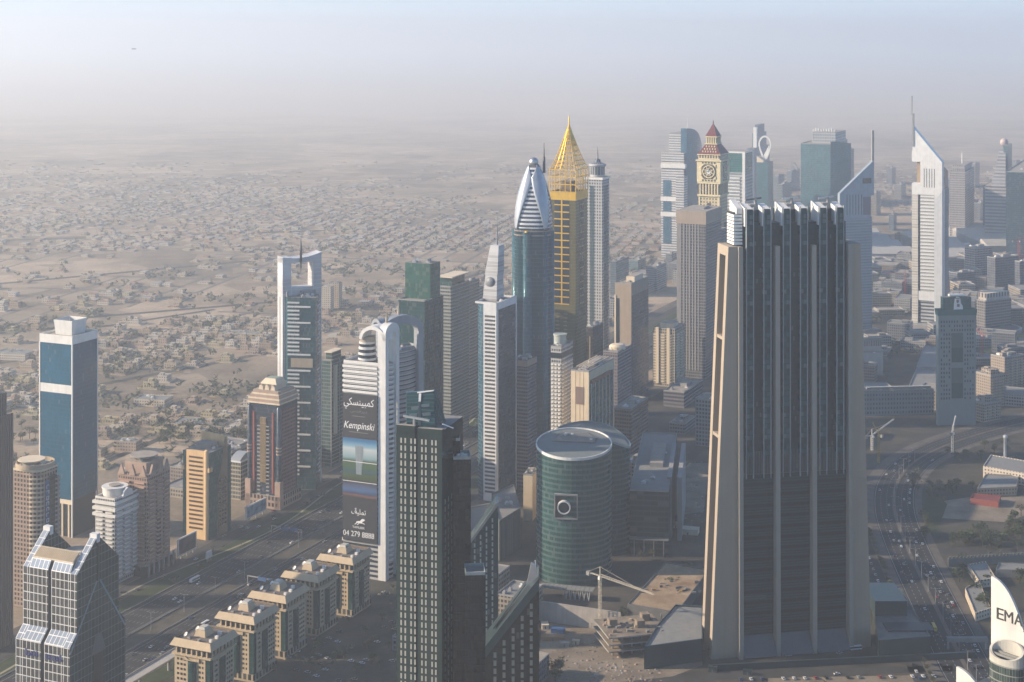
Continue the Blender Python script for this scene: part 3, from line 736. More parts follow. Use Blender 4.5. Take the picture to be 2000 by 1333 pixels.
        tx('TAMLEEK', .905, 2.6, W_*.36)
        tx('04 279 8888', .952, 6.4, W_*.9)
    return t


def refit(f, xc):
    X, Y = at(xc, f.D), f.D; c, n = cos(f.rot), sin(f.rot)
    f.loc = (X-c*f.w/2-n*f.d/2, Y-n*f.w/2+c*f.d/2, 0); return f
_f = Foot(671, 751, 778, 1300, -24)
arch_tower(_f, 716, 636, 'arch_tower', 'white banded tower with arched top and tall advertising banner', True, 612)
_f = Foot(716, 742, 826, 1385, -50)
arch_tower(_f, 694, 622, 'arch_tower', 'banded grey tower with broad arched top behind the banner tower', False, 596, plain('arch_grey', (.30, .33, .37), .45))

# ------------------------------------------------------------------ glass and grey towers in the middle distance
def mid_towers():
    f = Foot(778, 829, 866, 1610, -24); w, d = f.w, f.d; z = f.h(590)
    t = f.thing('green_glass_tower', 'green glass tower with taller lantern block on its left')
    g = facade('emerald_curtain', (.025, .07, .075), (.018, .075, .08), 3.9, 1.6, .12, .08, .2, .3, .4, .2, var=.35)
    block(t, 'curtain_wall', w, d, 0, z, [g, ROOFG])
    lt = facade('lantern_glass', (.04, .11, .09), (.04, .14, .105), 4.2, 2.0, .08, .06, .2, .25, .4, .2, var=.4)
    zt = f.h(520); block(t, 'lantern', w*.97, d*.52, z, zt, [lt, ROOFG], -w*.01, d*.1)
    parapet(t, w, d*.4, z, 1.4, .4, GREY, 0, -d*.3); roof_clutter(t, w*.8, d*.4, zt, 2, 6, True, cy=d*.1)
    MB().beam((w*.2, 0, zt+3), (w*.45, d*.2, zt+6), .8).build('window_crane', STEEL, t)
    blocks(t, 'fin', [(w/2-.1, w/2+1.0, y-.4, y+.4, 0, z) for y in spread(-d/2, d/2, 3)], BLACK)
    def striped(px, ytop, name, label, wall, dark, fh=3.9, sp=.5, kind=0, side=None):
        f = Foot(*px); w, d = f.w, f.d; z = f.h(ytop); t = f.thing(name, label)
        m1 = facade(name+'_s', wall, dark, fh, 2.2, sp, .2, .2, .15)
        block(t, 'wall', w, d, 0, z, [m1, ROOFG])
        it = [(-w/2-.9, w/2+.9, -d/2-.9, d/2, zz, zz+1.3) for zz in reversed(frange(fh, z-2, fh))]
        if kind == 0: blocks(t, 'floor_band', it, plain(name+'_b', tuple(c*1.25 for c in wall), .7), 70)
        roof_clutter(t, w*.9, d*.9, z, len(name), 6, kind != 2)
        parapet(t, w, d, z, 1.5, .4, GREY)
        return f, t, w, d, z
    f, t, w, d, z = striped((850, 880, 916, 1760, -24), 562, 'grey_banded_tower', 'slim grey banded tower with flat canopy roof', (.27, .27, .25), (.04, .08, .08))
    block(t, 'upper_storey', w*.8, d*.7, z, z+10, [facade('canopy_glass', (.1, .18, .17), (.03, .10, .10), 4, 1.5, .1, .1), ROOF]); block(t, 'roof_canopy', w*1.0, d*.95, z+10, z+11.2, [CREAM, CREAM], 1, 1)
    f, t, w, d, z = striped((905, 915, 936, 1850, -24), 553, 'beige_banded_tower', 'beige banded tower squeezed between two grey towers', (.36, .32, .27), (.07, .07, .07))
    f, t, w, d, z = striped((908, 926, 944, 1960, -24), 566, 'pale_slab_tower', 'pale blue grey slab behind the needle tower', (.3, .34, .36), (.06, .1, .11), kind=1)
    # needle tower
    f = Foot(926, 970, 1008, 1521, -24); w, d = f.w, f.d; z = f.h(592)
    t = f.thing('needle_tower', 'tall blue and white tower with tilted top block and needle')
    bl = facade('needle_blue', (.10, .16, .20), (.03, .11, .17), 3.8, 1.3, .22, .1, .2, .3, .4, .2, var=.3)
    n = 10; pts = [(-w/2+w*.42*i/n, -d/2+9-9*sin(pi/2*i/n)) for i in range(n+1)]+[(w/2, -d/2), (w/2, d/2), (-w/2, d/2)]
    MB().prism(pts, 0, z-2, 0, 1).build('curtain_wall', [bl, ROOFG], t)
    wf = plain('needle_white', (.60, .60, .60), .5)
    xa = -w*.06
    block(t, 'white_spine', w/2-xa+.3, 1.4, 0, z, [wf, wf], (w/2+xa)/2, -d/2-.4)
    it = [(xa+1.4, w/2-1.2, -d/2-1.25, -d/2-1.0, zz, zz+1.9) for zz in reversed(frange(8, z-14, 3.85))]
    blocks(t, 'window_band', it, plain('spine_glass', (.10, .10, .10), .3), 60)
    MB().box(w/2-.2, w/2+.8, -d/2-.4, -d/2+2.2, 0, z).box(w/2-.2, w/2+.8, d/2-2.2, d/2, 0, z).box(w/2-.2, w/2+.8, -d/2+2.2, d/2-2.2, z-7, z).build('side_frame', wf, t)
    nb = facade('needle_side', (.03, .06, .10), (.02, .05, .085), 3.8, 1.4, .1, .06, .2, .3, var=.2)
    block(t, 'side_glass', .6, d-4.4, 0, z-7, [nb, nb], w/2+.1, 0)
    parapet(t, w*.96, d*.98, z-2, 2.0, .5, wf, .4, 0)
    zs, ze = hz(585, 1530), hz(485, 1530)
    # tilted block, square in plan, narrowing upwards, with a round cut
    B = rect(15, 17, -w*.17, 4); Tp = rect(9, 13, -w*.05, 7)
    MB().prism(B, z-2, zs+22, 0, 0, top=rect(12.5, 15, -w*.13, 5)).build('top_block', facade('top_block_w', (.62, .61, .60), (.5, .5, .5), 3, 30, .12, .01, .5, 0, .5, 0, blind=0), t)
    MB().prism(rect(13.5, 15.5, -w*.13, 5), zs+22, ze, 0, 0, top=Tp, bottom=True).build('top_block', facade('top_block_w', (0,0,0), (0, 0, 0)), t)
    o = MB().lathe([(0, -1), (5.2, -.6), (5.2, .6), (0, 1)], 20, 0, 0).build('round_disc', plain('disc_grey', (.22, .24, .26), .5), t)
    o.location = (-w*.13-1, 5-7.8, zs+14); o.rotation_euler = (pi/2, 0, 0)
    MB().lathe([(.9, ze), (.7, ze+10), (.08, hz(432, 1530))], 8, -w*.05, 7).build('needle', plain('needle_steel', (.3, .3, .32), .4, .5), t)
    roof_clutter(t, w*.9, d*.7, z-1.9, 6, 5, False, cx=2)
    # pinkish tower in front of the bullet tower
    f = Foot(1004, 1030, 1048, 1560, -24); w, d = f.w, f.d; z = f.h(705)
    t = f.thing('mauve_tower', 'dull mauve apartment tower in front of the bullet shaped tower')
    block(t, 'wall', w, d, 0, z, [facade('mauve_w', (.20, .17, .18), (.05, .05, .07), 3.6, 2.4, .45, .3), ROOF])
    blocks(t, 'balcony', [(-w/2-.9, w/2+.9, -d/2-.9, -d*.1, zz, zz+1.2) for zz in reversed(frange(8, z-10, 3.6))], plain('mauve_b', (.27, .23, .24), .8), 60)
    block(t, 'top_storey', w*1.04, d*1.04, z-6, z, [PINK, ROOF]); roof_clutter(t, w, d, z, 8, 8)
mid_towers()

def bullet_tower():
    D = 1650.0; k = D/F; cx_, cy_ = at(1043, D), D
    t = thing('bullet_tower', 'teal glass tower with white petal dome, silver ball and mast', 'tower', (cx_, cy_+19, 0), radians(-12))
    R = 19.6; z1 = hz(447, D); za = hz(330, D)
    def plan(r, n=40, e=3.2):
        o = []
        for i in range(n):
            q = 2*pi*i/n; c, s_ = cos(q), sin(q); rr = r/((abs(c)**e+abs(s_)**e)**(1/e)); o.append((rr*c, rr*s_))
        return o
    gl = facade('bullet_glass', (.022, .075, .095), (.010, .055, .08), 4, 1.5, .14, .07, .14, .35, .4, .2, var=.35, blind=.03)
    MB().prism(plan(R), 0, z1, 0, 0).build('curtain_wall', gl, t)
    # vertical glass bays and slim belts
    for q in (radians(-100), radians(-45), radians(-10), radians(-170)):
        MB().lathe([(5.2, 0), (5.2, z1-4), (0, z1-2)], 14, (R-2.6)*cos(q)*1.05, (R-2.6)*sin(q)*1.05).build('glass_bay', facade('bullet_bay', (.035, .12, .14), (.015, .085, .11), 4, 1.2, .1, .12, .15, .3, var=.3), t)
    for zz in (z1-3.5, z1-8): MB().prism(plan(R+.5), zz, zz+1.4, 0, 0, bottom=True).build('belt', plain('belt_brown', (.26, .20, .17), .6), t)
    # dome: radius as a function of height
    def rad(u): return R*(1-.06*u-.60*u**2.2-.0*u)
    n = 22; st = facade('dome_stripes', (.68, .68, .68), (.02, .045, .09), 4.4, 90, .48, .003, .15, .3, .45, 0, var=.1, blind=0)
    m = MB(); N = 40
    P = [plan(rad(i/n)*.965, N) for i in range(n+1)]; Z = [z1+(za-z1)*i/n for i in range(n+1)]
    for i in range(n):
        for j in range(N):
            j2 = (j+1) % N
            m.face([(*P[i][j], Z[i]), (*P[i][j2], Z[i]), (*P[i+1][j2], Z[i+1]), (*P[i+1][j], Z[i+1])], 0, [(j+.5, Z[i]), (j+.6, Z[i]), (j+.6, Z[i+1]), (j+.5, Z[i+1])])
    m.face([(*p, Z[n]) for p in P[n]], 0); m.build('striped_dome', st, t)
    pt = plain('petal_white', (.44, .48, .54), .3, .35)
    for c0 in range(4):
        q0 = pi/4+c0*pi/2; m = MB(); rows = []
        for i in range(33):
            u = i/32*1.06; half = radians(5+44*min(1, u/.86)**1.25) if u < .86 else radians(49*(1-(u-.86)/.2*.9))
            r = rad(u)*1.01; row = []
            for s_ in range(9):
                q = q0+half*(s_/4-1); c, sn = cos(q), sin(q); rr = r/((abs(c)**3.2+abs(sn)**3.2)**(1/3.2))
                row.append((rr*c, rr*sn, z1-1+(za-z1)*u))
            rows.append(row)
        for a, b in zip(rows, rows[1:]):
            for s_ in range(8): m.face([a[s_], a[s_+1], b[s_+1], b[s_]], 0, None, True)
        o = m.build('petal', pt, t)
        md = o.modifiers.new('thickness', 'SOLIDIFY'); md.thickness = 1.0; md.offset = 0
    zt = za+(za-z1)*.06
    MB().prism(plan(6.5), za-3, zt+3, 0, 0, top=plan(3.5)).build('neck', DGREY, t)
    zc = hz(317, D+19); b = MB(); b.lathe([(5*sin(pi*i/12), zc-5*cos(pi*i/12)) for i in range(13)], 24); b.build('ball', STEEL, t)
    m = MB().lathe([(1.6, za-6), (1.3, hz(310, D)), (.7, hz(309, D)), (.25, hz(282, D))], 8, 10.5, 3); m.build('mast', BLACK, t)
    _lamp = MB().lathe([(2.6*sin(pi*i/8), z1-5-3*cos(pi*i/8)) for i in range(9)], 12, 0, 0)
    o = _lamp.build('gold_lamp', GOLD, t); q = radians(-100); o.location = (R*1.04*cos(q), R*1.04*sin(q), 0)
bullet_tower()

def gold_tower():
    f = Foot(1075, 1124, 1147, 1800, -24); w, d = f.w, f.d; D = f.D
    t = f.thing('gold_tower', 'gold tower with open lattice pyramid crown and finial')
    zb = f.h(377); ol = facade('olive_glass', (.20, .16, .05), (.13, .115, .045), 3.9, 1.4, .08, .06, .2, .35, .4, .2, var=.2, blind=.02)
    block(t, 'wall', w, d, 0, zb, [ol, ROOF])
    block(t, 'crown_band', w+1, d+1, zb-9, zb, [GOLD, ROOF])
    zc, ze = f.h(597), f.h(390)
    xc = -w*.04
    blocks(t, 'window_strip', [(xc-9, xc-1, -d/2-.3, -d/2+.2, zc, ze), (xc+1, xc+9, -d/2-.3, -d/2+.2, zc, ze)], DARKGL)
    blocks(t, 'gold_mullion', [(xc-.8, xc+.8, -d/2-.9, -d/2, zc, ze)], GOLD)
    blocks(t, 'gold_transom', [(xc-9.3, xc+9.3, -d/2-.7, -d/2-.25, zz, zz+1.3) for zz in frange(zc, ze, 8.1)], GOLD)
    blocks(t, 'window_strip', [(w/2-.2, w/2+.3, -5, -1, zc, ze), (w/2-.2, w/2+.3, 1, 5, zc, ze)], DARKGL)
    blocks(t, 'gold_transom', [(w/2+.25, w/2+.7, -5.3, 5.3, zz, zz+1.2) for zz in frange(zc, ze, 8.1)], plain('gold_shaded', (.4, .3, .1), .5))  # darker gold copy for the side transoms, their shade put into the colour
    it = [(xc+s*5-2.4, xc+s*5+2.4, -d/2-1.5, -d/2, zz, zz+1.1) for zz in reversed(frange(20, zc-8, 4.4)) for s in (-1, 1)]
    blocks(t, 'balcony', it, plain('olive_stone', (.26, .21, .11), .7), 80)
    # lattice
    z1 = f.h(333); z2 = f.h(330); zap = hz(246, D+d/2)
    W2, D2 = w/2+.6, d/2+.6
    n = 6
    def ring(s0, z, name='lattice_beam'):
        a, b = W2*s0, D2*s0; P = [(-a, -b, z), (a, -b, z), (a, b, z), (-a, b, z)]
        for i in range(4): MB().beam(P[i], P[(i+1) % 4], .95).build(name, GOLD, t)
    for zz in (zb+.5, zb+(z1-zb)*.35, zb+(z1-zb)*.68, z1): ring(1, zz)
    def prof(u): return 1-u*.97 if u < 0 else (1-.97*(u**.82))
    for u in (.1, .2, .31, .42, .54, .66, .80): ring(prof(u), z1+(zap-z1)*u)
    pts = []
    for i in range(n):
        g = -1+2*i/(n-1)
        pts += [(g, -1), (g, 1)]+([(-1, g), (1, g)] if 0 < i < n-1 else [])
    for gx, gy in pts:
        MB().beam((gx*W2, gy*D2, zb), (gx*W2, gy*D2, z1), .9).build('lattice_post', GOLD, t)
        us = [0, .2, .45, .7, 1.0]
        m = MB()
        for a, b in zip(us, us[1:]):
            m.beam((gx*W2*prof(a), gy*D2*prof(a), z1+(zap-z1)*a), (gx*W2*prof(b), gy*D2*prof(b), z1+(zap-z1)*b), .85)
        m.build('lattice_rafter', GOLD, t)
    MB().prism(rect(w*.16, d*.16), z1+(zap-z1)*.72, zap, 0, 0, top=rect(.5, .5)).build('pyramid_cap', GOLD, t)
    MB().lathe([(.9, zap-4), (.9, zap+8), (.5, zap+9), (.4, hz(226, D+d/2))], 8).build('finial', GOLD, t)
    block(t, 'inner_core', w*.4, d*.4, zb, zb+12, [plain('core_brown', (.2, .13, .06), .7), ROOF])
gold_tower()

def slim_white_tower():
    f = Foot(1144, 1176, 1190, 2020, -24); w, d = f.w, f.d; D = f.D; z = f.h(352)
    t = f.thing('slim_white_tower', 'slim white tower with round lantern and pointed spire beside gold tower')
    pw = facade('punched_white', (.52, .52, .52), (.07, .08, .09), 4.0, 3.4, .42, .45, .2, .1, var=.2)
    block(t, 'wall', w, d, 0, z, [pw, ROOF])
    block(t, 'glass_strip', w*.24, .5, 0, z-8, [facade('slim_glass', (.1, .14, .16), (.06, .10, .12), 4, 1.3), ROOF], -w*.12, -d/2-.1)
    block(t, 'glass_strip', .5, d*.5, 0, z-8, [facade('slim_glass', (0, 0, 0), (0, 0, 0)), ROOF], w/2+.1, 0)
    block(t, 'cornice', w+2.5, d+2.5, z, z+3, [WHITE, ROOF])
    zl = f.h(326)
    MB().lathe([(9.5, z+3), (9.5, zl-1), (11, zl), (11, zl+2), (4.5, zl+4.5), (3.5, zl+8), (0, zl+10)], 20, 0, 0, smooth=False).build('lantern', facade('lantern_ring', (.5, .5, .5), (.12, .14, .16), 14, 4, .25, .2), t)
    MB().lathe([(1.4, zl+8), (1.0, zl+16), (.15, hz(287, D+10))], 8).build('spire', GREY, t)
slim_white_tower()
# ------------------------------------------------------------------ big tower on raked concrete legs
def great_tower():
    th = radians(11); c, s = cos(th), sin(th)
    D0 = 1143.0; X0 = at(1444, D0); L = 84.4; DEP = 22.0
    t = thing('leaning_leg_tower', 'huge dark glass tower standing between raked concrete end walls', 'tower', (X0+c*L/2-s*DEP/2, D0+s*L/2+c*DEP/2, 0), th)
    y0 = -DEP/2; zt = hz(400, D0); zf = hz(482, D0); zm = hz(930, D0); zl = hz(1243, D0)
    con = plain('raked_concrete', (.38, .315, .24), .75, var=.12, scale=.05)
    up = facade('great_upper', (.004, .010, .014), (.006, .022, .029), 3.9, 1.35, .20, .12, .10, .25, .25, .1, var=1.2, blind=.02, spec=.08, gk=.1)
    bay = facade('great_bay', (.012, .04, .046), (.013, .062, .072), 3.9, 2.6, .24, .05, .10, .3, .25, .1, var=1.3, blind=.06, spec=.12, gk=.1)
    lo = facade('great_lower', (.012, .044, .058), (.002, .010, .016), 3.9, 20, .38, .01, .12, .25, .3, .1, var=.7, blind=.015, spec=.08, gk=.1)
    XS = [-L/2+28.1*i for i in range(4)]
    # lower and upper glass bodies
    block(t, 'lower_curtain_wall', L-2, DEP-3, zl, zm, [lo, ROOF])
    block(t, 'upper_curtain_wall', L-3, DEP-5, zm, zt-14, [up, ROOFG])
    block(t, 'lobby_wall', L-6, DEP-8, 0, zl, [BLACK, BLACK])
    fin = plain('fin_white', (.30, .33, .34), .45); cw = plain('fin_concrete', (.33, .295, .25), .7, var=.12)  # concrete of the upright fins, greyer than the raked walls
    for i in range(3):
        xc = (XS[i]+XS[i+1])/2
        # centre bay and two glazed columns, each with a pair of thin white fins
        top = zt-1.5
        for sx, (a, b) in enumerate(((-9.3, -3.9), (3.9, 9.3))):
            m = MB().prism([(xc+a, y0-1.2), (xc+b, y0-1.2), (xc+b, y0+12), (xc+a, y0+12)], zm+14, [top-2, top-2, top+.8, top+.8], 0, 1)
            m.build('glazed_column', [bay, WHITE], t)
            for x in (a, b):
                blocks(t, 'white_fin', [(xc+x-.22, xc+x+.22, y0-2.6, y0-1.0, zm-2, zt-2)], fin)
        for x in (a for a in (-9.8, 3.4)):
            MB().prism([(xc+x-.5, y0-1.4), (xc+x+.1, y0-1.4), (xc+x+.1, y0+13), (xc+x-.5, y0+13)], zt-16, [top-1.6, top-1.6, top+1.8, top+1.8], 0, 0).build('sail_wall', WHITE, t)
        block(t, 'bay_body', 19.4, DEP-9, zt-14, zt-5, [up, ROOF], xc, 1.5)
        blocks(t, 'plant_room', [(xc-3, xc+4, -3, 4, zt-5, zt-1)], GREY)
        MB().beam((xc-6, -2, zt+2.2), (xc+7, 1, zt+3.2), 1.0, 1.2).build('window_crane', STEEL if i else DGREY, t)
        MB().beam((xc+2, -1, zt-2), (xc+2, -1, zt+3), 1.6).build('crane_post', GREY, t)
        for x, y in ((-2, -5), (5.5, -6), (-6, -5)): blocks(t, 'roof_unit', [(xc+x-1, xc+x+1, y-1, y+1, zt-5, zt-3.2)], WHITE)
        # louvred plant storey
        it = [(xc+x-.14, xc+x+.14, y0+.6, y0+1.6, zm, zm+17) for x in spread(-12, 12, 20)]
        blocks(t, 'louvre', it, plain('louvre_grey', (.12, .14, .15), .5))
        # sloped entrance canopy
        a, b = XS[i]+1.8, XS[i+1]-1.8
        m = MB().extrude_x([(y0-7.5, zl-13.5), (y0-7.2, zl-13.7), (y0+1.5, zl-2.2), (y0+1.5, zl-.5)][::1], a, b)
        m.build('entrance_canopy', plain('canopy_slate', (.10, .11, .12), .35, .3), t)
        it = [(a+.3, b-.3, y0+.9, y0+1.75, z, z+1.0) for z in reversed(frange(zl+3, zm-3, 7.8))]
        blocks(t, 'spandrel_band', it, plain('spandrel_dark', (.012, .042, .056), .5, spec=.1))
    # four upright fins carried to the ground
    for i, x in enumerate(XS):
        e = i in (0, 3)
        MB().prism([(x-1.6, y0-5.4), (x+1.6, y0-5.4), (x+1.6, y0+2), (x-1.6, y0+2)], 0, zf, 0, 0, top=[(x-1.6, y0-3.4), (x+1.6, y0-3.4), (x+1.6, y0+2), (x-1.6, y0+2)]).build('concrete_fin', cw, t)
    # raked end walls: two legs joined at the top, leaning outwards towards the ground
    k = D0/F
    for sgn in (-1, 1):
        xi = sgn*(L/2+1.6); xt, xb = sgn*(L/2+8.6), sgn*(L/2+21.5 if sgn < 0 else L/2+17)
        for ya, yb in ((y0-1.0, y0+4.5), (DEP/2-4.5, DEP/2+1)):
            m = MB(); P = [(xi, 0), (xb, 0), (xt, zf), (xi, zf)]
            if sgn < 0: P = P[::-1]
            m.extrude_y(P, ya, yb); m.build('raked_leg', con, t)
        m = MB(); P = [(xi, zf-7), (xt+sgn*.35, zf-7), (xt, zf), (xi, zf)]
        if sgn < 0: P = P[::-1]
        m.extrude_y(P, y0+4.5, DEP/2-4.5); m.build('leg_head', con, t)
        m = MB(); P = [(xi-sgn*2, 0), (xi+sgn*6, 0), (xi+sgn*2.5, zf-7), (xi-sgn*2, zf-7)]
        if sgn < 0: P = P[::-1]
        m.extrude_y(P, y0+4.6, DEP/2-4.6); m.build('leg_core', plain('core_brown_grey', (.16, .12, .09), .85), t)
        for q in (.47, .23): 
            zz = zf*(1-q); xx = xt+(xb-xt)*q
            x0, x1 = sorted((xi+sgn*4, xx-sgn*.5)); blocks(t, 'cross_beam', [(x0, x1, y0+4.5, DEP/2-4.5, zz, zz+2.4)], con)
    # striped west end of the crown
    for i in range(9):
        z = zf+1+i*(zt-zf-8)/9
        blocks(t, 'end_band', [(-L/2-3.6, -L/2+3, y0+2, DEP/2-5, z, z+1.8)], WHITE)
    block(t, 'end_wall', 6, DEP-8, zf, zt-6, [DARKGL, ROOF], -L/2, 0.5)
    MB().prism([(-L/2-1.5, y0+2), (-L/2+3, y0+2), (-L/2+3, 6), (-L/2-1.5, 6)], zt-7, [zt-3, zt-3, zt+2, zt+2], 0, 0).build('sail_wall', WHITE, t)
    # flanking podiums and forecourt
    return th
TH = great_tower()
def slabbed(name, label, pts_px, h, wall, roof, cat='building', para=1.2):
    """building whose roof outline is given by the points where its foot stands on the ground"""
    P = [gp(x, y) for x, y in pts_px]; cx_, cy_ = sum(p[0] for p in P)/len(P), sum(p[1] for p in P)/len(P)
    Q = [(p[0]-cx_, p[1]-cy_) for p in P]
    A = sum(Q[i][0]*Q[(i+1) % len(Q)][1]-Q[(i+1) % len(Q)][0]*Q[i][1] for i in range(len(Q)))
    if A < 0: Q.reverse()
    t = thing(name, label, cat, (cx_, cy_, 0))
    MB().prism(Q, 0, h, 0, 1).build('wall', [wall, roof], t)
    if para:
        m = MB(); R = [(x*.965, y*.965) for x, y in Q]; n = len(Q)
        m.prism(Q, h, h+para, 0, 0, cap=False)
        m.prism(R, h, h+para, 0, 0, cap=False)
        for i in range(n):
            j = (i+1) % n; m.face([(*Q[i], h+para), (*Q[j], h+para), (*R[j], h+para), (*R[i], h+para)], 0)
        m.build('parapet', wall, t)
    return t, Q
SLATE = plain('slate_panel', (.035, .06, .066), .3, .2)
PALE = plain('pale_roof', (.25, .25, .235), .8, var=.25)
t, Q = slabbed('teal_podium', 'low dark teal podium left of the raked tower', [(1258, 1308), (1372, 1292), (1372, 1225), (1320, 1222), (1285, 1262)], 15, SLATE, PALE)
t, Q = slabbed('slate_podium', 'low dark podium with flat roof right of the raked tower', [(1716, 1292), (1818, 1284), (1755, 1182), (1702, 1186)], 14, SLATE, plain('podium_roof', (.20, .19, .18), .8, var=.3))
blocks(t, 'roof_block', [(-16, 8, -6, 34, 14, 25)], SLATE); blocks(t, 'skylight', [(-14, 20, -38, -22, 14, 15.2)], BLACK)

# ------------------------------------------------------------------ oval glass towers
def oval_towers():
    D = 1318.0; k = D/F
    g1 = facade('oval_glass', (.085, .14, .135), (.022, .085, .082), 4.3, 1.6, .40, .10, .15, .25, .35, .1, var=.55, blind=.07)
    t = thing('oval_glass_tower', 'green oval glass tower with sloping roof and ring window', 'tower', (at(1121, D), D, 0), radians(-6))
    A, B = 31.5, 31.0; N = 48; zf, zb = hz(897, D-30), hz(838, D+30)
    P = [(A*cos(2*pi*i/N), B*sin(2*pi*i/N)) for i in range(N)]
    Z = [(zf+zb)/2+(zb-zf)/2*p[1]/B for p in P]
    MB().prism(P, 0, Z, 0, 1).build('curtain_wall', [g1, plain('oval_roof', (.17, .20, .20), .7)], t)
    m = MB(); n = N
    for o, i_ in ((1.0, 0),):
        for i in range(N):
            j = (i+1) % N; a, b = P[i], P[j]
            q = [(a[0]*1.012, a[1]*1.012, Z[i]-1.2), (b[0]*1.012, b[1]*1.012, Z[j]-1.2), (b[0]*1.012, b[1]*1.012, Z[j]+1.0), (a[0]*1.012, a[1]*1.012, Z[i]+1.0)]
            r = [(a[0]*.985, a[1]*.985, Z[i]+1.0), (b[0]*.985, b[1]*.985, Z[j]+1.0)]; m.face(q); m.face([q[3], q[2], r[1], r[0]])
            m.face([r[0], r[1], (b[0]*.985, b[1]*.985, Z[j]-.5), (a[0]*.985, a[1]*.985, Z[i]-.5)])
    m.build('roof_rim', WHITE, t)
    zr = lambda y: (zf+zb)/2+(zb-zf)/2*y/B
    W8 = [(-19, 3), (17, 0), (20, 14), (12, 22), (0, 25), (-13, 23)]
    MB().prism(W8, [zr(y)+.05 for x, y in W8], [zr(y)+.3 for x, y in W8], 0, 0).build('plant_well', DGREY, t)
    for i in range(9):
        y = 3.5+i*2.2; xa, xb = -18+i*.9, 17.5-max(0, i-3)*1.6
        MB().beam((xa, y, zr(y)+.9), (xb, y-.6, zr(y)+.9), .6, .7).build('well_beam', GREY, t)
    r = random.Random(8)
    for i in range(12):
        x, y = r.uniform(-14, 14), r.uniform(3, 17); blocks(t, 'roof_unit', [(x-1.1, x+1.1, y-.8, y+.8, zr(y)+.3, zr(y)+2.2)], WHITE if i % 3 == 0 else GREY)
    # square recess with projecting ring
    za, zq = hz(1013, D-31), hz(968, D-31); yb = -B-.4; xc = -4.5
    blocks(t, 'recess', [(xc-9, xc+9, yb+1.2, yb+3.5, za, zq)], BLACK)
    m = MB(); m.box(xc-9.6, xc+9.6, yb-.3, yb+2.2, zq-.3, zq+1.0).box(xc-9.6, xc+9.6, yb-.3, yb+2.2, za-1, za+.2).box(xc-9.6, xc-8.8, yb-.3, yb+2.2, za+.2, zq-.3).box(xc+8.8, xc+9.6, yb-.3, yb+2.2, za+.2, zq-.3)
    m.build('recess_frame', GREY, t)
    o = MB().lathe([(4.5, 0), (5.4, 0), (5.4, 6), (4.5, 6), (4.5, 0)], 32, smooth=False).build('ring', WHITE, t)
    o.location = (xc-1.5, yb-3.2, (za+zq)/2); o.rotation_euler = (-pi/2, 0, 0)
    o = MB().lathe([(0, 0), (4.6, 0)], 32, smooth=False).build('ring_glass', DARKGL, t); o.location = (xc-1.5, yb-2.0, (za+zq)/2); o.rotation_euler = (-pi/2, 0, 0)
    # taller second oval behind, with a roof falling to the right
    D2 = 1385.0
    g2 = facade('oval_glass_rear', (.035, .085, .09), (.012, .055, .058), 4.3, 1.6, .40, .10, .15, .25, .35, .1, var=.4, blind=.05)
    t = thing('oval_glass_tower', 'taller green oval tower with curved rim behind the ring window tower', 'tower', (at(1160, D2), D2, 0), radians(-10))
    A, B = 32, 24; P = [(A*cos(2*pi*i/N), B*sin(2*pi*i/N)) for i in range(N)]
    z0 = hz(824, D2+24)
    Z = [z0-14*((p[0]+8)/A*.8)**2*(1 if p[0] > -8 else .35) for p in P]
    MB().prism(P, 0, Z, 0, 1).build('curtain_wall', [g2, plain('oval_roof', (0, 0, 0))], t)
    m = MB()
    for i in range(N):
        j = (i+1) % N; a, b = P[i], P[j]
        q = [(a[0]*1.012, a[1]*1.012, Z[i]-1), (b[0]*1.012, b[1]*1.012, Z[j]-1), (b[0]*1.012, b[1]*1.012, Z[j]+.8), (a[0]*1.012, a[1]*1.012, Z[i]+.8)]
        m.face(q); m.face([q[3], q[2], (b[0]*.98, b[1]*.98, Z[j]+.8), (a[0]*.98, a[1]*.98, Z[i]+.8)])
    m.build('roof_rim', plain('rim_teal', (.35, .48, .5), .4, .3), t)
    # entrance canopy on V props below the front tower
    t = thing('entrance_canopy', 'slatted grey canopy on V shaped props at the foot of the oval tower', 'canopy', (at(1107, 1268), 1262, 0), radians(-14))
    for i, x in enumerate(spread(-22, 22, 12)): blocks(t, 'canopy_panel', [(x-1.7, x+1.7, -5, 5, 8+.1*i*0, 8.6)], PALE)
    for x in spread(-2, 20, 6):
        m = MB(); m.beam((x, -3, 0), (x-1.2, -4, 8), .5); m.beam((x, -3, 0), (x+1.2, -4, 8), .5); m.build('prop', WHITE, t)
oval_towers()

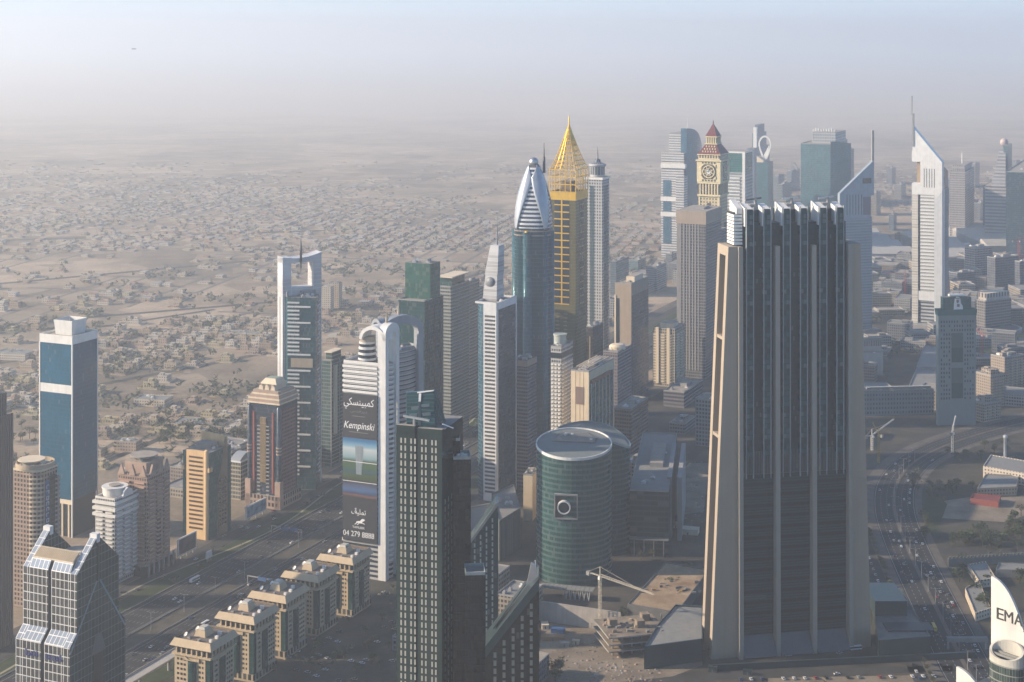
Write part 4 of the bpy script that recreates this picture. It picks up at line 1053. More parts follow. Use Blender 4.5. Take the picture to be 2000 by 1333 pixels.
# ------------------------------------------------------------------ near dark tower complex in the middle
def dark_complex():
    f = Foot(774, 863, 905, 828, -17); w, d = f.w, f.d; z = f.h(840); D = f.D
    t = f.thing('dotted_dark_tower', 'dark green glass tower with rows of pale slot windows and slanted crown')
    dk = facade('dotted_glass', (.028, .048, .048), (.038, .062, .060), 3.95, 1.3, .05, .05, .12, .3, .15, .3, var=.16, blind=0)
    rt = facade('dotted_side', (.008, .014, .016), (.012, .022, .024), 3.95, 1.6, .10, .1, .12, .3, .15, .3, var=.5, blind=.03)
    zs = z; ws = w/2-1.0
    x0 = -w/2; sl = -w/2+w*.44
    block(t, 'front_leaf', sl-.8-x0, 3.0, 0, z+.8, [dk, ROOF], (x0+sl-.8)/2, -d/2+1.5)
    block(t, 'front_leaf', w/2-sl-.8, 3.0, 0, z, [dk, ROOF], (w/2+sl+.8)/2, -d/2+1.5)
    blocks(t, 'slot', [(sl-.9, sl+.9, -d/2+1.4, -d/2+2.6, 0, z+1)], BLACK)
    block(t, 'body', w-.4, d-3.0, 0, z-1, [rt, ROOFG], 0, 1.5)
    # right flank folds out towards the ground
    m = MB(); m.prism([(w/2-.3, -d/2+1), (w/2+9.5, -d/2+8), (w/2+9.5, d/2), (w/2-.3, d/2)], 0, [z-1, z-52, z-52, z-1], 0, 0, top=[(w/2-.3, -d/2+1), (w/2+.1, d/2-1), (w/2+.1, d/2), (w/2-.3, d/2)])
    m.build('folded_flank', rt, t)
    pw = plain('slot_window', (.50, .48, .42), .4, var=.25)
    it = []
    cols = [x0+2.8, x0+5.1, x0+8.4, x0+10.6, sl+3.2, sl+5.4, sl+8.9, sl+11.0]
    for zz in reversed(frange(6, z-6, 4.02)):
        for x in cols: it.append((x-.42, x+.42, -d/2-.12, -d/2+.3, zz, zz+2.7))
    blocks(t, 'slot_window', it, pw, 100)
    it = []
    for zz in reversed(frange(6, z-40, 4.02)):
        for y in spread(-d/2+3, d/2-6, 5): it.append((w/2-.3+(9.8 if zz < 60 else 0)*0, w/2-.05, y-.4, y+.4, zz, zz+2.6))
    blocks(t, 'side_window', it, plain('slot_dim', (.20, .22, .20), .4), 100)
    # slanted glazed crown rising to the back
    zc = hz(760, D+22)
    xa, xb = -w*.32, w*.30
    P = [(xa, -d/2+3, z-2), (xb, -d/2+3, z-2), (xb-6.2, -d/2+19, zc-1), (xa-6.4, -d/2+19, zc-3)]
    m = MB(); m.face(P, 0, [(0, 0), (16, 0), (16, 26), (0, 26)])
    Q = [(p[0], -d/2+22, p[2]) for p in P]
    m.face([Q[1], Q[0], Q[3], Q[2]], 0); m.face([P[3], P[2], Q[2], Q[3]], 0); m.face([P[0], P[3], Q[3], Q[0]], 0); m.face([P[2], P[1], Q[1], Q[2]], 0)
    m.build('slanted_crown', facade('crown_glass', (.06, .12, .12), (.012, .045, .052), 2.6, 8, .25, .05, .15, .3, .25, .2, var=.8, blind=0), t)
    m = MB(); tp = lambda u, v: tuple(P[0][i]*(1-u)*(1-v)+P[1][i]*u*(1-v)+P[2][i]*u*v+P[3][i]*(1-u)*v+(0, -.5, .35)[i] for i in range(3))
    MB().beam(tp(.48, 0), tp(.48, .75), 1.5, .4).build('crown_rib', plain('rib_slate', (.06, .09, .10), .4), t)
    for u0, v0 in ((.12, .36), (.56, .62), (.60, .40), (.2, .55)): MB().beam(tp(u0, v0), tp(u0+.28, v0+.02), .5, 1.6).build('crown_panel', plain('crown_panel', (.10, .14, .16), .4), t)
    MB().beam(tp(.42, .97), tp(1, 1), .6).build('crown_rail', WHITE, t); MB().beam(tp(.5, .72), tp(.52, .93), 1.2).build('roof_hatch', WHITE, t)
    for q in range(3): blocks(t, 'slot_window', [(xa-5.6+1.6*q*.0+.1, xa-4.9, -d/2+2.4, -d/2+2.9, z+1+q*4, z+4+q*4)], pw)
    MB().beam((xa-1, -d/2+1, z+5.6), (xa+14, -d/2, z+4.4), .9, 1.1).build('window_crane', STEEL, t); MB().beam((xa+5, -d/2+1, z), (xa+5, -d/2+1, z+5.4), 1.0).build('crane_post', GREY, t)
    MB().beam((w/2-1, -d/2+4, z+2), (w/2+4, -d/2+7, z-.5), .5).build('roof_davit', WHITE, t)
    # stepped dark wings on the right
    def wing(name, label, xl, xr, ytop, D, dep, mat, deck=True):
        X0, X1 = at(xl, D), at(xr, D); z = hz(ytop, D); t = thing(name, label, 'tower', ((X0+X1)/2, D+dep/2, 0), radians(4)); ww = X1-X0
        block(t, 'wall', ww, dep, 0, z, [mat, CREAM if deck else ROOFG]); parapet(t, ww, dep, z, 1.6, .4, plain('rail_glass', (.35, .38, .36), .3))
        if deck: MB().lathe([(0, z+.05), (ww*.28, z+.05), (ww*.28, z+.4), (0, z+.4)], 16).build('roof_pad', ROOF, t); roof_clutter(t, ww, dep, z, 4, 3, False)
        return t, ww, z
    bl = facade('black_curtain', (.006, .009, .013), (.008, .012, .018), 3.95, 1.5, .12, .08, .1, .2, .2, .2, var=.6, blind=0)
    wing('black_wing_tower', 'short black glass wing with cream roof deck just right of the dotted tower', 868, 897, 862, 850, 14, bl)
    wing('black_wing_tower', 'black glass wing with cream roof deck one step lower than the first', 884, 918, 898, 842, 13, bl)
    wing('black_wing_tower', 'lowest black wing with pale ringed roof light below the stepped decks', 907, 946, 1124, 822, 14, bl, False)
    # dotted block with a diagonal roof edge
    D = 1040.0; X0, X1 = at(905, D), at(973, D)
    t = thing('diagonal_dotted_block', 'dark dotted block with diagonal roof behind the black wings', 'tower', ((X0+X1)/2, D+10, 0), radians(0)); ww = X1-X0
    zr, zl_ = hz(985, D), hz(1080, D)
    dd = facade('diag_dark', (.025, .05, .052), (.03, .06, .06), 4, 1.5, .1, .1, .15, .25, .2, .2, var=.4)
    MB().extrude_y([(-ww/2, 0), (ww/2, 0), (ww/2, zr), (ww/2-2, zr), (-ww/2, zl_)], -10, 10).build('wall', dd, t)
    it = []
    for r_ in range(30):
        for c_ in range(4):
            x = ww/2-3.8-c_*3.9; zz = zr-12-r_*3.95-c_*5.5
            if zz > 10: it.append((x-.5, x+.5, -10.15, -9.8, zz, zz+2.6))
    blocks(t, 'slot_window', it, plain('slot_dim2', (.38, .39, .36), .4), 100)
    MB().beam((-ww/2, -10.2, zl_+.8), (ww/2, -10.2, zr+.8), .6, 1.8).build('roof_edge', PALE, t)
    # grey plain block behind
    t, Q = slabbed('grey_plain_block', 'plain grey low block behind the diagonal dotted block', [(975, 1098), (1017, 1070), (1003, 1020), (960, 1040)], 34, facade('ribbed_grey', (.17, .19, .18), (.13, .15, .145), 30, 1.6, .02, .3, .6, 0), ROOFG); roof_clutter(t, 14, 22, 34, 3, 5)
    t, Q = slabbed('flat_roof_hall', 'low flat grey hall left of the plain grey block', [(915, 1075), (958, 1060), (960, 1010), (918, 1018)], 12, GREY, PALE)
    # wedge block with sloping dark roof, near
    D = 800.0; X0, X1 = at(948, D), at(1053, D); ww = X1-X0
    t = thing('sloping_roof_block', 'dark wedge block with long sloping roof rising to the right', 'tower', ((X0+X1)/2, D+9, 0), 0)
    zl_, zr = hz(1262, D), hz(1128, D)
    ws = facade('wedge_glass', (.025, .028, .026), (.03, .03, .026), 4.0, 1.8, .2, .15, .06, .35, .2, .2, var=1.2, blind=.02)
    MB().extrude_y([(-ww/2, 0), (ww/2, 0), (ww/2, zr-6), (-ww/2, zl_-6)], -9, 9).build('wall', ws, t)
    MB().extrude_y([(-ww/2, zl_-6), (ww/2, zr-6), (ww/2, zr), (-ww/2, zl_)], -9.6, 9.6).build('sloping_roof', plain('slope_roof', (.045, .07, .078), .35, .3), t)
    MB().beam((-ww/2+4, -2, zl_+7), (ww/2-7, -2, zr-5.5), 5, .5).build('roof_channel', plain('channel', (.03, .045, .05), .4), t)
    it = []
    for r_ in range(38):
        for c_ in range(5):
            x = ww/2-4-c_*4.6; zz = zr-16-r_*4.1-c_*6.2
            if zz > 6: it.append((x-.75, x+.75, -9.15, -8.8, zz, zz+2.7))
    blocks(t, 'slot_window', it, plain('slot_dim3', (.22, .22, .19), .4), 100)
    MB().extrude_y([(ww/2-6, zr-3), (ww/2-.5, zr), (ww/2-2.2, zr+5.5), (ww/2-4, zr+6.5)], -8, -5).build('roof_fin', STEEL, t)
    MB().beam((ww/2-1.2, -7, zr), (ww/2-2.0, -7, zr+8), .5).build('lamp_post', WHITE, t)
dark_complex()

# ------------------------------------------------------------------ white sail-walled tower at the lower right corner
def sail_tower():
    D = 807.0; k = D/F
    wl = facade('sail_white', (.62, .60, .56), (.66, .64, .60), 200, 1.5, .002, .05, .5, 0, .5, 0, var=.08, blind=0)
    X0, X1 = at(1937, D), at(1997, D+22)
    ang = atan2(22, X1-X0)
    t = thing('sail_wall_tower', 'white curved wall tower with big dark letters cut by the right border', 'tower', (at(1937, 824), 824, 0), radians(-50))
    L = 23.5
    z0, z1 = hz(1128, 822), hz(1165, D)
    n = 18; pr = [(0, 0), (L, 0), (L, z0-36)]
    for i in range(n+1):
        q = i/n; pr.append((L*(1-q), z0-36*(1-q)**2.4-2*(1-q)))
    MB().extrude_y(pr[:3]+pr[3:], -.6, .9).build('sail_wall', wl, t)
    MB().beam((L+.2, .3, 0), (L+.2, .3, z0-36), 1.2, 2.0).build('edge_trim', STEEL, t)
    m = MB()
    for i in range(9): q = 1-(i+.5)/30; m.beam((L*(1-i*.028), -.1, z0-36*(1-i*.028)**2.4-1.6), (L*(1-i*.028), -1.6, z0-36*(1-i*.028)**2.4-2.2), .25)
    m.build('edge_tooth', WHITE, t)
    ink = plain('letter_dark', (.03, .035, .03), .5)
    x = 3.0
    for ch, wd, dz in (('E', 4.4, 0), ('M', 5.4, 0), ('A', 5.0, 0), ('A', 5.0, 0)):
        if x+wd > L+1.5: break
        text_part(t, 'letter', ch, 8.6, ink, (x+wd/2, -.75, z0-18.5+dz*.4), (pi/2, 0, 0), wd*.92, .12); x += wd+.35
    # open elliptical roof terrace in front
    zt = hz(1290, D-4)
    P = [(13+9.5*cos(2*pi*i/30), -6.5+5.5*sin(2*pi*i/30)) for i in range(30)]
    g = facade('sail_green', (.30, .31, .29), (.06, .09, .08), 4, 1.4, .12, .08, .12, .3, var=.8)
    MB().prism(P, 0, zt-4, 0, 1).build('round_bay', [g, DGREY], t)
    m = MB()
    for i in range(30):
        j = (i+1) % 30; a, b = P[i], P[j]; hi = lambda p: zt+2.5+3.4*(p[1]+6.5)/5.5
        A = [(a[0], a[1], zt-4), (b[0], b[1], zt-4), (b[0], b[1], hi(b)), (a[0], a[1], hi(a))]; ci = lambda p: (13+(p[0]-13)*.86, -6.5+(p[1]+6.5)*.82)
        ia, ib = ci(a), ci(b)
        m.face(A); m.face([A[3], A[2], (*ib, hi(b)), (*ia, hi(a))]); m.face([(*ia, hi(a)), (*ib, hi(b)), (*ib, zt-4), (*ia, zt-4)])
    m.build('terrace_rim', plain('rim_cream', (.52, .50, .44), .5), t)
    for y in (-8.2, -4.8): blocks(t, 'terrace_beam', [(5, 21, y-.5, y+.5, zt-.8, zt+.3)], PALE)
    bk = facade('sail_back', (.006, .008, .014), (.008, .012, .022), 4, 1.5, .08, .06, .1, .3, var=.3)
    zb = hz(1215, D+20)
    MB().prism([(L*.55, 1), (L+34, 1), (L+34, 26), (L*.55, 26)], 0, zb, 0, 1).build('dark_curtain_wall', [bk, WHITE], t)
    for zz in (zb-8, zb-34, zb-60): MB().beam((L+1.5, .7, zz), (L+22, .7, zz-22), .3, .35).build('brace', plain('brace_blue', (.25, .38, .6), .4), t)
    m = MB(); m.lathe([(9, zb), (9, zb+5), (7, zb+5)], 20, L+9, 12); m.build('roof_drum', PALE, t)
    MB().lathe([(11, zb+8), (11, zb+9), (0, zb+10)], 20, L+12, 14).build('roof_disc', CREAM, t)
    # its lower twin, only the tip in view
    D = 815; t = thing('sail_wall_tower', 'tip of a second white curved wall left of the lettered one', 'tower', (at(1869, D), D, 0), radians(-50))
    z0 = hz(1302, D); L = 24; n = 14; pr = [(0, 0), (L, 0), (L, z0-20)]
    for i in range(n+1): q = i/n; pr.append((L*(1-q), z0-20*(1-q)**2.0))
    MB().extrude_y(pr, -.6, .9).build('sail_wall', wl, t)
    zb = hz(1325, D); MB().prism([(L*.4, 1), (L+26, 1), (L+26, 22), (L*.4, 22)], 0, zb, 0, 1).build('dark_curtain_wall', [bk, ROOF], t)
sail_tower()
# ------------------------------------------------------------------ clock tower
def clock_tower():
    f = Foot(1365, 1405, 1421, 2247, -24); w, d = f.w, f.d; D = f.D
    t = f.thing('clock_tower', 'cream clock tower with dark red steep roofs and dial', 'clock tower')
    st = plain('clock_cream', (.66, .56, .34), .75); dk = plain('clock_window', (.10, .085, .07), .4); mr = plain('maroon_roof', (.17, .035, .035), .6)
    pw = facade('clock_shaft', (.58, .49, .30), (.10, .09, .075), 4.6, 4.4, .5, .55, .3, .05, var=.3)
    z1, z2, z3, z4 = f.h(384), f.h(358), f.h(316), f.h(304)
    block(t, 'shaft', w, d, 0, z1, [pw, ROOF])
    block(t, 'shaft_window', 5.5, .5, 40, z1-10, [dk, dk], 0, -d/2-.1)
    for x in (-w/2, w/2-1.6): blocks(t, 'corner_pier', [(x-.3, x+1.9, -d/2-.5, -d/2+1.5, 0, z1)], st)
    block(t, 'column_storey', w+1, d+1, z1, z2, [plain('clock_recess', (.20, .16, .11), .8), ROOF])
    for x in spread(-w/2, w/2, 7): blocks(t, 'column', [(x-.75, x+.75, -d/2-1.3, -d/2, z1+2, z2-1)], st)
    for y in spread(-d/2, d/2, 6): blocks(t, 'column', [(w/2, w/2+1.3, y-.75, y+.75, z1+2, z2-1)], st)
    for zz in (z1-.5, z2-1.5): block(t, 'cornice', w+3.6, d+3.6, zz, zz+2.6, [st, ROOF])
    w2, d2 = w+4.5, d+4.5
    block(t, 'clock_storey', w2, d2, z2+1, z3, [st, ROOF])
    zc = (z2+z3)/2+.5
    for rot, off in ((0, d2/2), (pi/2, w2/2)):
        e = bpy.data.objects.new('clock_face', MB().box(-10.5, 10.5, -.5, .2, -10.5, 10.5).data('clock_face', dk)); COL.objects.link(e); e.parent = t
        e.location = ((0, -off, zc) if rot == 0 else (off, 0, zc)); e.rotation_euler = (0, 0, rot)
        def ring(nm, r0, r1, y, mat, n=32):
            o = MB().lathe([(r0, 0), (r0, .5), (r1, .5), (r1, 0)] if r0 else [(0, .5), (r1, .5), (r1, 0)], n, smooth=False).build(nm, mat, e); o.rotation_euler = (pi/2, 0, 0); o.location = (0, y, 0)
        ring('ring', 8.0, 9.2, -.5, st); ring('ring', 4.4, 5.2, -.5, st); ring('dial', 0, 3.4, -.6, plain('dial_white', (.6, .6, .56), .5))
        for k in range(8): q = k*pi/4+pi/8; MB().beam((5*cos(q), -.8, 5*sin(q)), (8.4*cos(q), -.8, 8.4*sin(q)), .5, .8).build('spoke', st, e)
        for q, l in ((1.2, 5.4), (2.9, 3.6)): MB().beam((0, -1.4, 0), (l*cos(q), -1.4, l*sin(q)), .3, .6).build('hand', BLACK, e)
        for sx in (-1, 1):
            for sz in (-1, 1): MB().extrude_y([(sx*10.5, sz*10.5), (sx*6.3, sz*10.5), (sx*10.5, sz*6.3)][::1 if sx*sz < 0 else -1], -.9, -.4).build('spandrel', st, e)
        for i in range(5):
            x = -8.8+i*4.4
            for zz in (12.6, -12.6): MB().box(x-1.1, x+1.1, -.4, 0, zz-1.0, zz+1.0).build('window', dk, e)
    block(t, 'cornice', w2+3, d2+3, z3, z3+2, [st, ROOF]); block(t, 'parapet_storey', w2-3, d2-3, z3+2, z4, [facade('clock_small', (.62, .53, .34), (.10, .09, .07), 9, 4, .35, .45), ROOF])
    block(t, 'cornice', w2-.5, d2-.5, z4, z4+1.2, [st, ROOF])
    z5, z6, z7, z8 = f.h(283), f.h(270), f.h(268), hz(236, D+d/2)
    b1 = rect(w2-1.5, d2-1.5); b2 = rect(w*.52, d*.52)
    MB().prism(b1, z4+1.2, z5, 0, 0, top=b2).build('lower_roof', mr, t)
    for i, (u, n) in enumerate(((.25, 6), (.5, 5), (.75, 4))):
        hw = (w2-1.5)/2*(1-u)+w*.26*u; hd = (d2-1.5)/2*(1-u)+d*.26*u; zz = z4+1.2+(z5-z4-1.2)*u
        for x in spread(-hw*.8, hw*.8, n): blocks(t, 'dormer', [(x-.7, x+.7, -hd-.7, -hd+1.2, zz-1, zz+1.3)], st)
    block(t, 'belfry', w*.50, d*.50, z5, z6, [plain('belfry_dark', (.25, .19, .12), .7), ROOF])
    for x in spread(-w*.27, w*.27, 5): blocks(t, 'column', [(x-.7, x+.7, -d*.25-.9, -d*.25, z5, z6)], st)
    for y in spread(-d*.27, d*.27, 4): blocks(t, 'column', [(w*.25, w*.25+.9, y-.7, y+.7, z5, z6)], st)
    block(t, 'cornice', w*.6, d*.6, z6, z6+1.4, [st, ROOF]); block(t, 'cornice', w*.62, d*.62, z5-.6, z5+.8, [st, ROOF])
    MB().prism(rect(w*.56, d*.56), z6+1.4, z8-5, 0, 0, top=rect(1.2, 1.2)).build('spire_roof', mr, t)
    MB().lathe([(.6, z8-6), (.8, z8-3), (.15, z8+1)], 8).build('finial', BLACK, t)
    block(t, 'side_wing', w*.6, d*.9, 0, z1-40, [facade('wing_blue', (.2, .24, .27), (.07, .10, .12), 4, 2.5, .4, .2), ROOF], w*.55, d*.6)
clock_tower()

# ------------------------------------------------------------------ twin triangular-topped towers
EM = plain('pale_aluminium', (.74, .73, .70), .35, .15)
def triangle_towers():
    f = Foot(1781, 1840, 1853, 2395, -26); w, d = f.w, f.d; D = f.D
    t = f.thing('triangle_top_tower', 'bright white tower with slanted triangular top and tall mast')
    za, zr = f.h(248)-1, f.h(318); zn0, zn1, zb = f.h(360), f.h(318), f.h(372)
    st = facade('tri_stripes', (.60, .57, .50), (.50, .47, .42), 4.0, 60, .5, .004, .5, 0, .5, 0, blind=0)
    lv = facade('tri_louvre', (.55, .55, .54), (.09, .11, .12), 5.2, 60, .5, .004, .3, .1, .5, 0, blind=0)
    sd = facade('tri_side', (.30, .36, .40), (.10, .15, .19), 4.0, 60, .4, .004, .3, .2, blind=0)
    xL, xR = -w/2, w/2
    block(t, 'rear_wall', w-1, d*.6, 0, zb, [sd, ROOF], .5, d*.2)
    c1, c2, c3 = xL+w*.20, xL+w*.28, xL+w*.74
    block(t, 'striped_column', c1-xL, d*.5, 0, zb, [st, ROOF], (xL+c1)/2, -d/2+d*.25)
    block(t, 'recess', c2-c1, d*.3, 0, zb, [sd, ROOF], (c1+c2)/2, -d/2+d*.3)
    zm = f.h(572)
    block(t, 'louvre_wall', c3-c2, d*.4, zm, zb-8, [lv, ROOF], (c2+c3)/2, -d/2+d*.22)
    blocks(t, 'louvre_slat', [(c2, c3, -d/2-.2, -d/2+1.5, z, z+2.4) for z in reversed(frange(zm+3, zb-9, 5.2))], EM, 60)
    block(t, 'band', c3-xL, d*.5, zm-14, zm, [EM, ROOF], (xL+c3)/2+w*.1, -d/2+d*.26)
    block(t, 'louvre_wall', c3-c2, d*.4, 8, zm-14, [lv, ROOF], (c2+c3)/2, -d/2+d*.24)
    block(t, 'cladding', xR-c3, d*.6, 0, zb, [plain('tri_clad', (.62, .63, .63), .4, .2), ROOF], (c3+xR)/2, -d/2+d*.3)
    # head: solid wall with a notch on the left and slots
    hd = [(xL, zb-8), (c3, zb-8), (c3+3, zb-14), (xR, zb-2), (xR, zr), (xL+w*.02, za), (xL+w*.02, zn1+16), (xL, zn1+16), (xL, zn1), (xL+w*.28, zn1), (xL+w*.28, zn0), (xL, zn0)]
    MB().extrude_y(hd, -d/2-.3, -d/2+d*.3).build('head_wall', EM, t)
    MB().prism([(xL+w*.1, -d/2+d*.3), (xR-.2, -d/2+d*.3), (xR-.2, d*.4), (xL+w*.2, d*.35)], zb, [zn1+40, zr-8, zr-16, zn1+20], 0, 0).build('head_rear', plain('head_blue', (.06, .11, .16), .25, .3), t)
    block(t, 'notch_core', w*.16, d*.3, zn0, zn1, [plain('notch_tan', (.38, .27, .17), .6), ROOF], xL+w*.20, -d/2+d*.35)
    for i in range(5):
        x = xL+w*.40+i*w*.085; blocks(t, 'slot', [(x, x+w*.02, -d/2-.45, -d/2+.1, zn0-6, zn1-10)], BLACK)
    m = MB(); m.beam((xL+w*.04, -d/2+1, za-30), (xL+w*.04, -d/2+1, za+20), 2.4, 5).beam((xL+w*.0, -d/2+1, za+18), (xL+w*.0, -d/2+1, hz(189, D)), 1.4, 2.0); m.build('mast', GREY, t)
    block(t, 'side_opening', .8, d*.3, zn0, zr-12, [DARKGL, ROOF], xR, -d*.05)
    blocks(t, 'plaza_podium', [(xL-6, xR+40, -d/2-18, d, 0, 9)], GREY)
    # its lower twin, seen from the shaded side, bluish shade put into its colours
    f = Foot(1636, 1640, 1707, 2355, -72); w, d = f.w, f.d; D = f.D
    t = f.thing('triangle_top_tower', 'shaded blue tower with slanted triangular top left of the bright one')
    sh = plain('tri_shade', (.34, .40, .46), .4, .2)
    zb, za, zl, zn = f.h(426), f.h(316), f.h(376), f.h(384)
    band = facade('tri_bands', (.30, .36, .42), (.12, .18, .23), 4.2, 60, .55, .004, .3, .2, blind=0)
    block(t, 'wall', w, d*.88, 0, zb, [band, ROOF], 0, 0)
    blocks(t, 'floor_band', [(w/2-.1, w/2+1.0, -d*.44, d*.44, z, z+1.8) for z in reversed(frange(20, zb-2, 4.2))], sh, 60)
    MB().extrude_x([(-d/2, zb-2), (d*.40, zb-2), (d*.40, zn), (d/2, zn), (d/2-1, za), (-d/2, zl-2)], w/2-6, w/2+.4).build('head_wall', sh, t)
    MB().extrude_x([(-d*.45, zb-2), (d*.35, zb-2), (d*.35, zn+8), (-d*.45, zl-14)], -w/2, w/2-6).build('head_rear', plain('head_blue', (0, 0, 0)), t)
    for i in range(6): blocks(t, 'slot', [(w/2+.2, w/2+.6, -d*.3+i*d*.085, -d*.3+i*d*.085+1.0, zb+4, zb+34)], DARKGL)
    blocks(t, 'slot', [(w/2+.2, w/2+.7, d*.18, d*.40, zb+3, zn-2)], plain('notch_mauve', (.2, .16, .2), .6)); blocks(t, 'slot', [(w/2+.2, w/2+.6, d*.16, d*.42, za-34, za-26)], DARKGL)
    m = MB(); m.beam((w/2-2, d/2-1, zn), (w/2-2, d/2-1, hz(252, D+d)), 2.2, 3.2); m.build('mast', GREY, t)
    blocks(t, 'plaza_podium', [(-w/2, w/2+12, -d*.6, d*.6, 0, 8)], GREY)
triangle_towers()

# ------------------------------------------------------------------ other far towers
def simple(px, ytop, name, label, wall, roof=None, extras=None, cat='tower', clutter=5):
    f = Foot(*px); w, d = f.w, f.d; z = f.h(ytop); t = f.thing(name, label, cat)
    block(t, 'wall', w, d, 0, z, [wall, roof or ROOF])
    if clutter: roof_clutter(t, w*.9, d*.9, z, int(px[0]) % 17, clutter)
    parapet(t, w, d, z, 1.4, .4, GREY)
    if extras: extras(t, f, w, d, z)
    return t, f, w, d, z
def far_towers():
    S = -24
    # striped white tower with curved blue sail
    f = Foot(1288, 1336, 1368, 3150, S); w, d = f.w, f.d; D = f.D; z = f.h(300)
    t = f.thing('sail_crown_tower', 'white striped tower with curved blue glass sail and thin mast')
    ws = facade('stripe_white', (.60, .57, .55), (.14, .18, .22), 5.0, 80, .55, .003, .3, .1, blind=0); bl = facade('sail_blue', (.05, .13, .19), (.035, .14, .23), 4, 2, .1, .08, .15, .4)
    block(t, 'wall', w*.92, d*.9, 0, z, [ws, ROOF]); block(t, 'upper_wall', w*.55, d*.6, z, f.h(263), [ws, ROOF], w*.02)
    block(t, 'glass_panel', w*.32, .8, 30, z-55, [bl, ROOF], -w*.22, -d*.45-.3)
    n = 14; P = [(w*.42+d*.0+16*sin(pi*i/n)*.4, -d*.4+d*.95*i/n) for i in range(n+1)]
    zt = f.h(252)
    Z = [zt-46*(i/n)**2.2 for i in range(n+1)]
    MB().prism([(x+6, y) for x, y in P]+[(w*.3, d*.55), (w*.3, -d*.4)], 0, Z+[Z[-1], Z[0]], 0, 0).build('glass_sail', bl, t)
    for zz in (f.h(330), f.h(395), f.h(425)): block(t, 'white_collar', w, d*.96, zz, zz+9, [WHITE, ROOF], w*.03, 0)
    block(t, 'balcony_wing', w*.34, d*.5, 60, f.h(345), [ws, ROOF], w*.38, -d*.32)
    MB().lathe([(.9, z), (.7, zt+8), (.15, hz(214, D))], 6, w*.3, 0).build('mast', WHITE, t)
    simple((1253, 1280, 1300, 3300, S), 500, 'pale_office', 'pale office block at the foot of the sail topped tower', facade('pale_office', (.5, .47, .44), (.12, .15, .17), 4, 3, .4, .3))
    simple((1228, 1246, 1262, 3000, S), 510, 'teal_office', 'teal glass block left of the pale office block', facade('teal_office', (.2, .28, .30), (.05, .12, .14), 4, 2, .25, .2))
    simple((1192, 1203, 1228, 2700, S), 512, 'steel_blue_office', 'steel blue tower with sloping top beside the slim white tower', facade('steel_office', (.16, .2, .23), (.06, .10, .13), 4, 2, .25, .2))
    simple((1262, 1282, 1302, 2750, S), 522, 'glassy_apartment', 'glassy blue apartment tower behind the dark slab tower', facade('glassy_ap', (.26, .32, .36), (.06, .11, .15), 3.8, 2.2, .35, .2))
    simple((1300, 1312, 1322, 3000, S), 498, 'slate_apartment', 'slate apartment tower left of the grid faced tower', facade('slate_ap', (.24, .28, .31), (.07, .1, .13), 3.8, 2.2, .35, .2))
    simple((1142, 1154, 1171, 2250, S), 585, 'stepped_pale_tower', 'pale stepped tower in front of the slim white tower', facade('stepped_pale', (.36, .38, .39), (.09, .12, .14), 3.8, 2.4, .4, .25))
    # towers left and right of the clock tower
    f = Foot(1322, 1378, 1408, 2060, -24)
    def cap(t, f, w, d, z):
        block(t, 'cap_storey', w+1.6, d+1.6, z-15, z+2, [plain('cap_tan', (.40, .32, .25), .7), ROOF])
        it = [(x-.8, x+.8, -d/2-.5, -d/2+.2, 10, z-15) for x in spread(-w*.3, w*.3, 6)]; blocks(t, 'pilaster', it, plain('grid_grey', (.30, .29, .28), .7))
        block(t, 'plain_edge', w*.16, .6, 0, z-15, [plain('grid_edge', (.26, .25, .25), .7), ROOF], -w*.42, -d/2-.1)
    simple((1322, 1378, 1409, 2060, S), 417, 'grid_faced_tower', 'grey grid faced tower with plain tan cap below the clock', facade('grid_face', (.25, .24, .24), (.05, .055, .065), 3.9, 2.6, .35, .3, var=.3), None, cap)
    simple((1378, 1396, 1418, 2150, S), 455, 'blue_slab_tower', 'blue slab tower with white edge right of the grid faced tower', facade('blue_slab', (.20, .25, .30), (.06, .10, .15), 3.8, 2, .3, .15), None, lambda t, f, w, d, z: block(t, 'white_edge', w*.55, .8, z*.25, z-20, [WHITE, WHITE], w*.1, -d/2-.3))
    f = Foot(1406, 1455, 1470, 2850, S); w, d = f.w, f.d; z = f.h(297)
    t = f.thing('wavy_band_tower', 'white tower with wavy dark bands behind the clock tower')
    block(t, 'wall', w, d, 0, z-38, [facade('wavy', (.56, .56, .55), (.16, .2, .22), 6, 90, .5, .003, .3, .1, blind=0), ROOF]); block(t, 'teal_head', w*.98, d*.98, z-38, z-3, [facade('teal_head', (.04, .15, .14), (.03, .15, .14), 4, 3), ROOF]); block(t, 'roof_band', w, d, z-3, z, [WHITE, ROOF])
    m = []
    for zz in reversed(frange(20, z-45, 6)): m.append((-w/2-1, w*.3, -d/2-1.2, -d/2, zz, zz+2.4))
    blocks(t, 'floor_band', m, WHITE, 60); block(t, 'white_edge', 5, 2, 0, z-3, [WHITE, WHITE], w/2-2, -d/2-.5)
    # stepped pair
    f = Foot(1460, 1473, 1503, 4100, S); w, d = f.w, f.d
    t = f.thing('stepped_blue_tower', 'tall stepped blue tower behind the teardrop crowned one'); sb = facade('stepped_blue', (.14, .2, .28), (.07, .13, .2), 4, 3, .3, .3)
    block(t, 'wall', w, d, 0, f.h(290), [sb, ROOF]); block(t, 'upper_wall', w*.72, d*.62, f.h(290), f.h(262), [sb, ROOF], 1, 2); block(t, 'top_wall', w*.5, d*.4, f.h(262), f.h(246), [sb, ROOF], 2, 2)
    block(t, 'pale_corner', 9, 9, 0, f.h(250), [WHITE, ROOF], w*.2, -d*.3)
    f = Foot(1478, 1500, 1510, 3700, S); w, d = f.w, f.d; z = f.h(318)
    t = f.thing('teardrop_tower', 'teal tower crowned by a white teardrop opening')
    block(t, 'wall', w, d, 0, z, [facade('teardrop', (.06, .16, .19), (.04, .14, .17), 4, 3, .2, .15), ROOF])
    zc = f.h(285); P = []
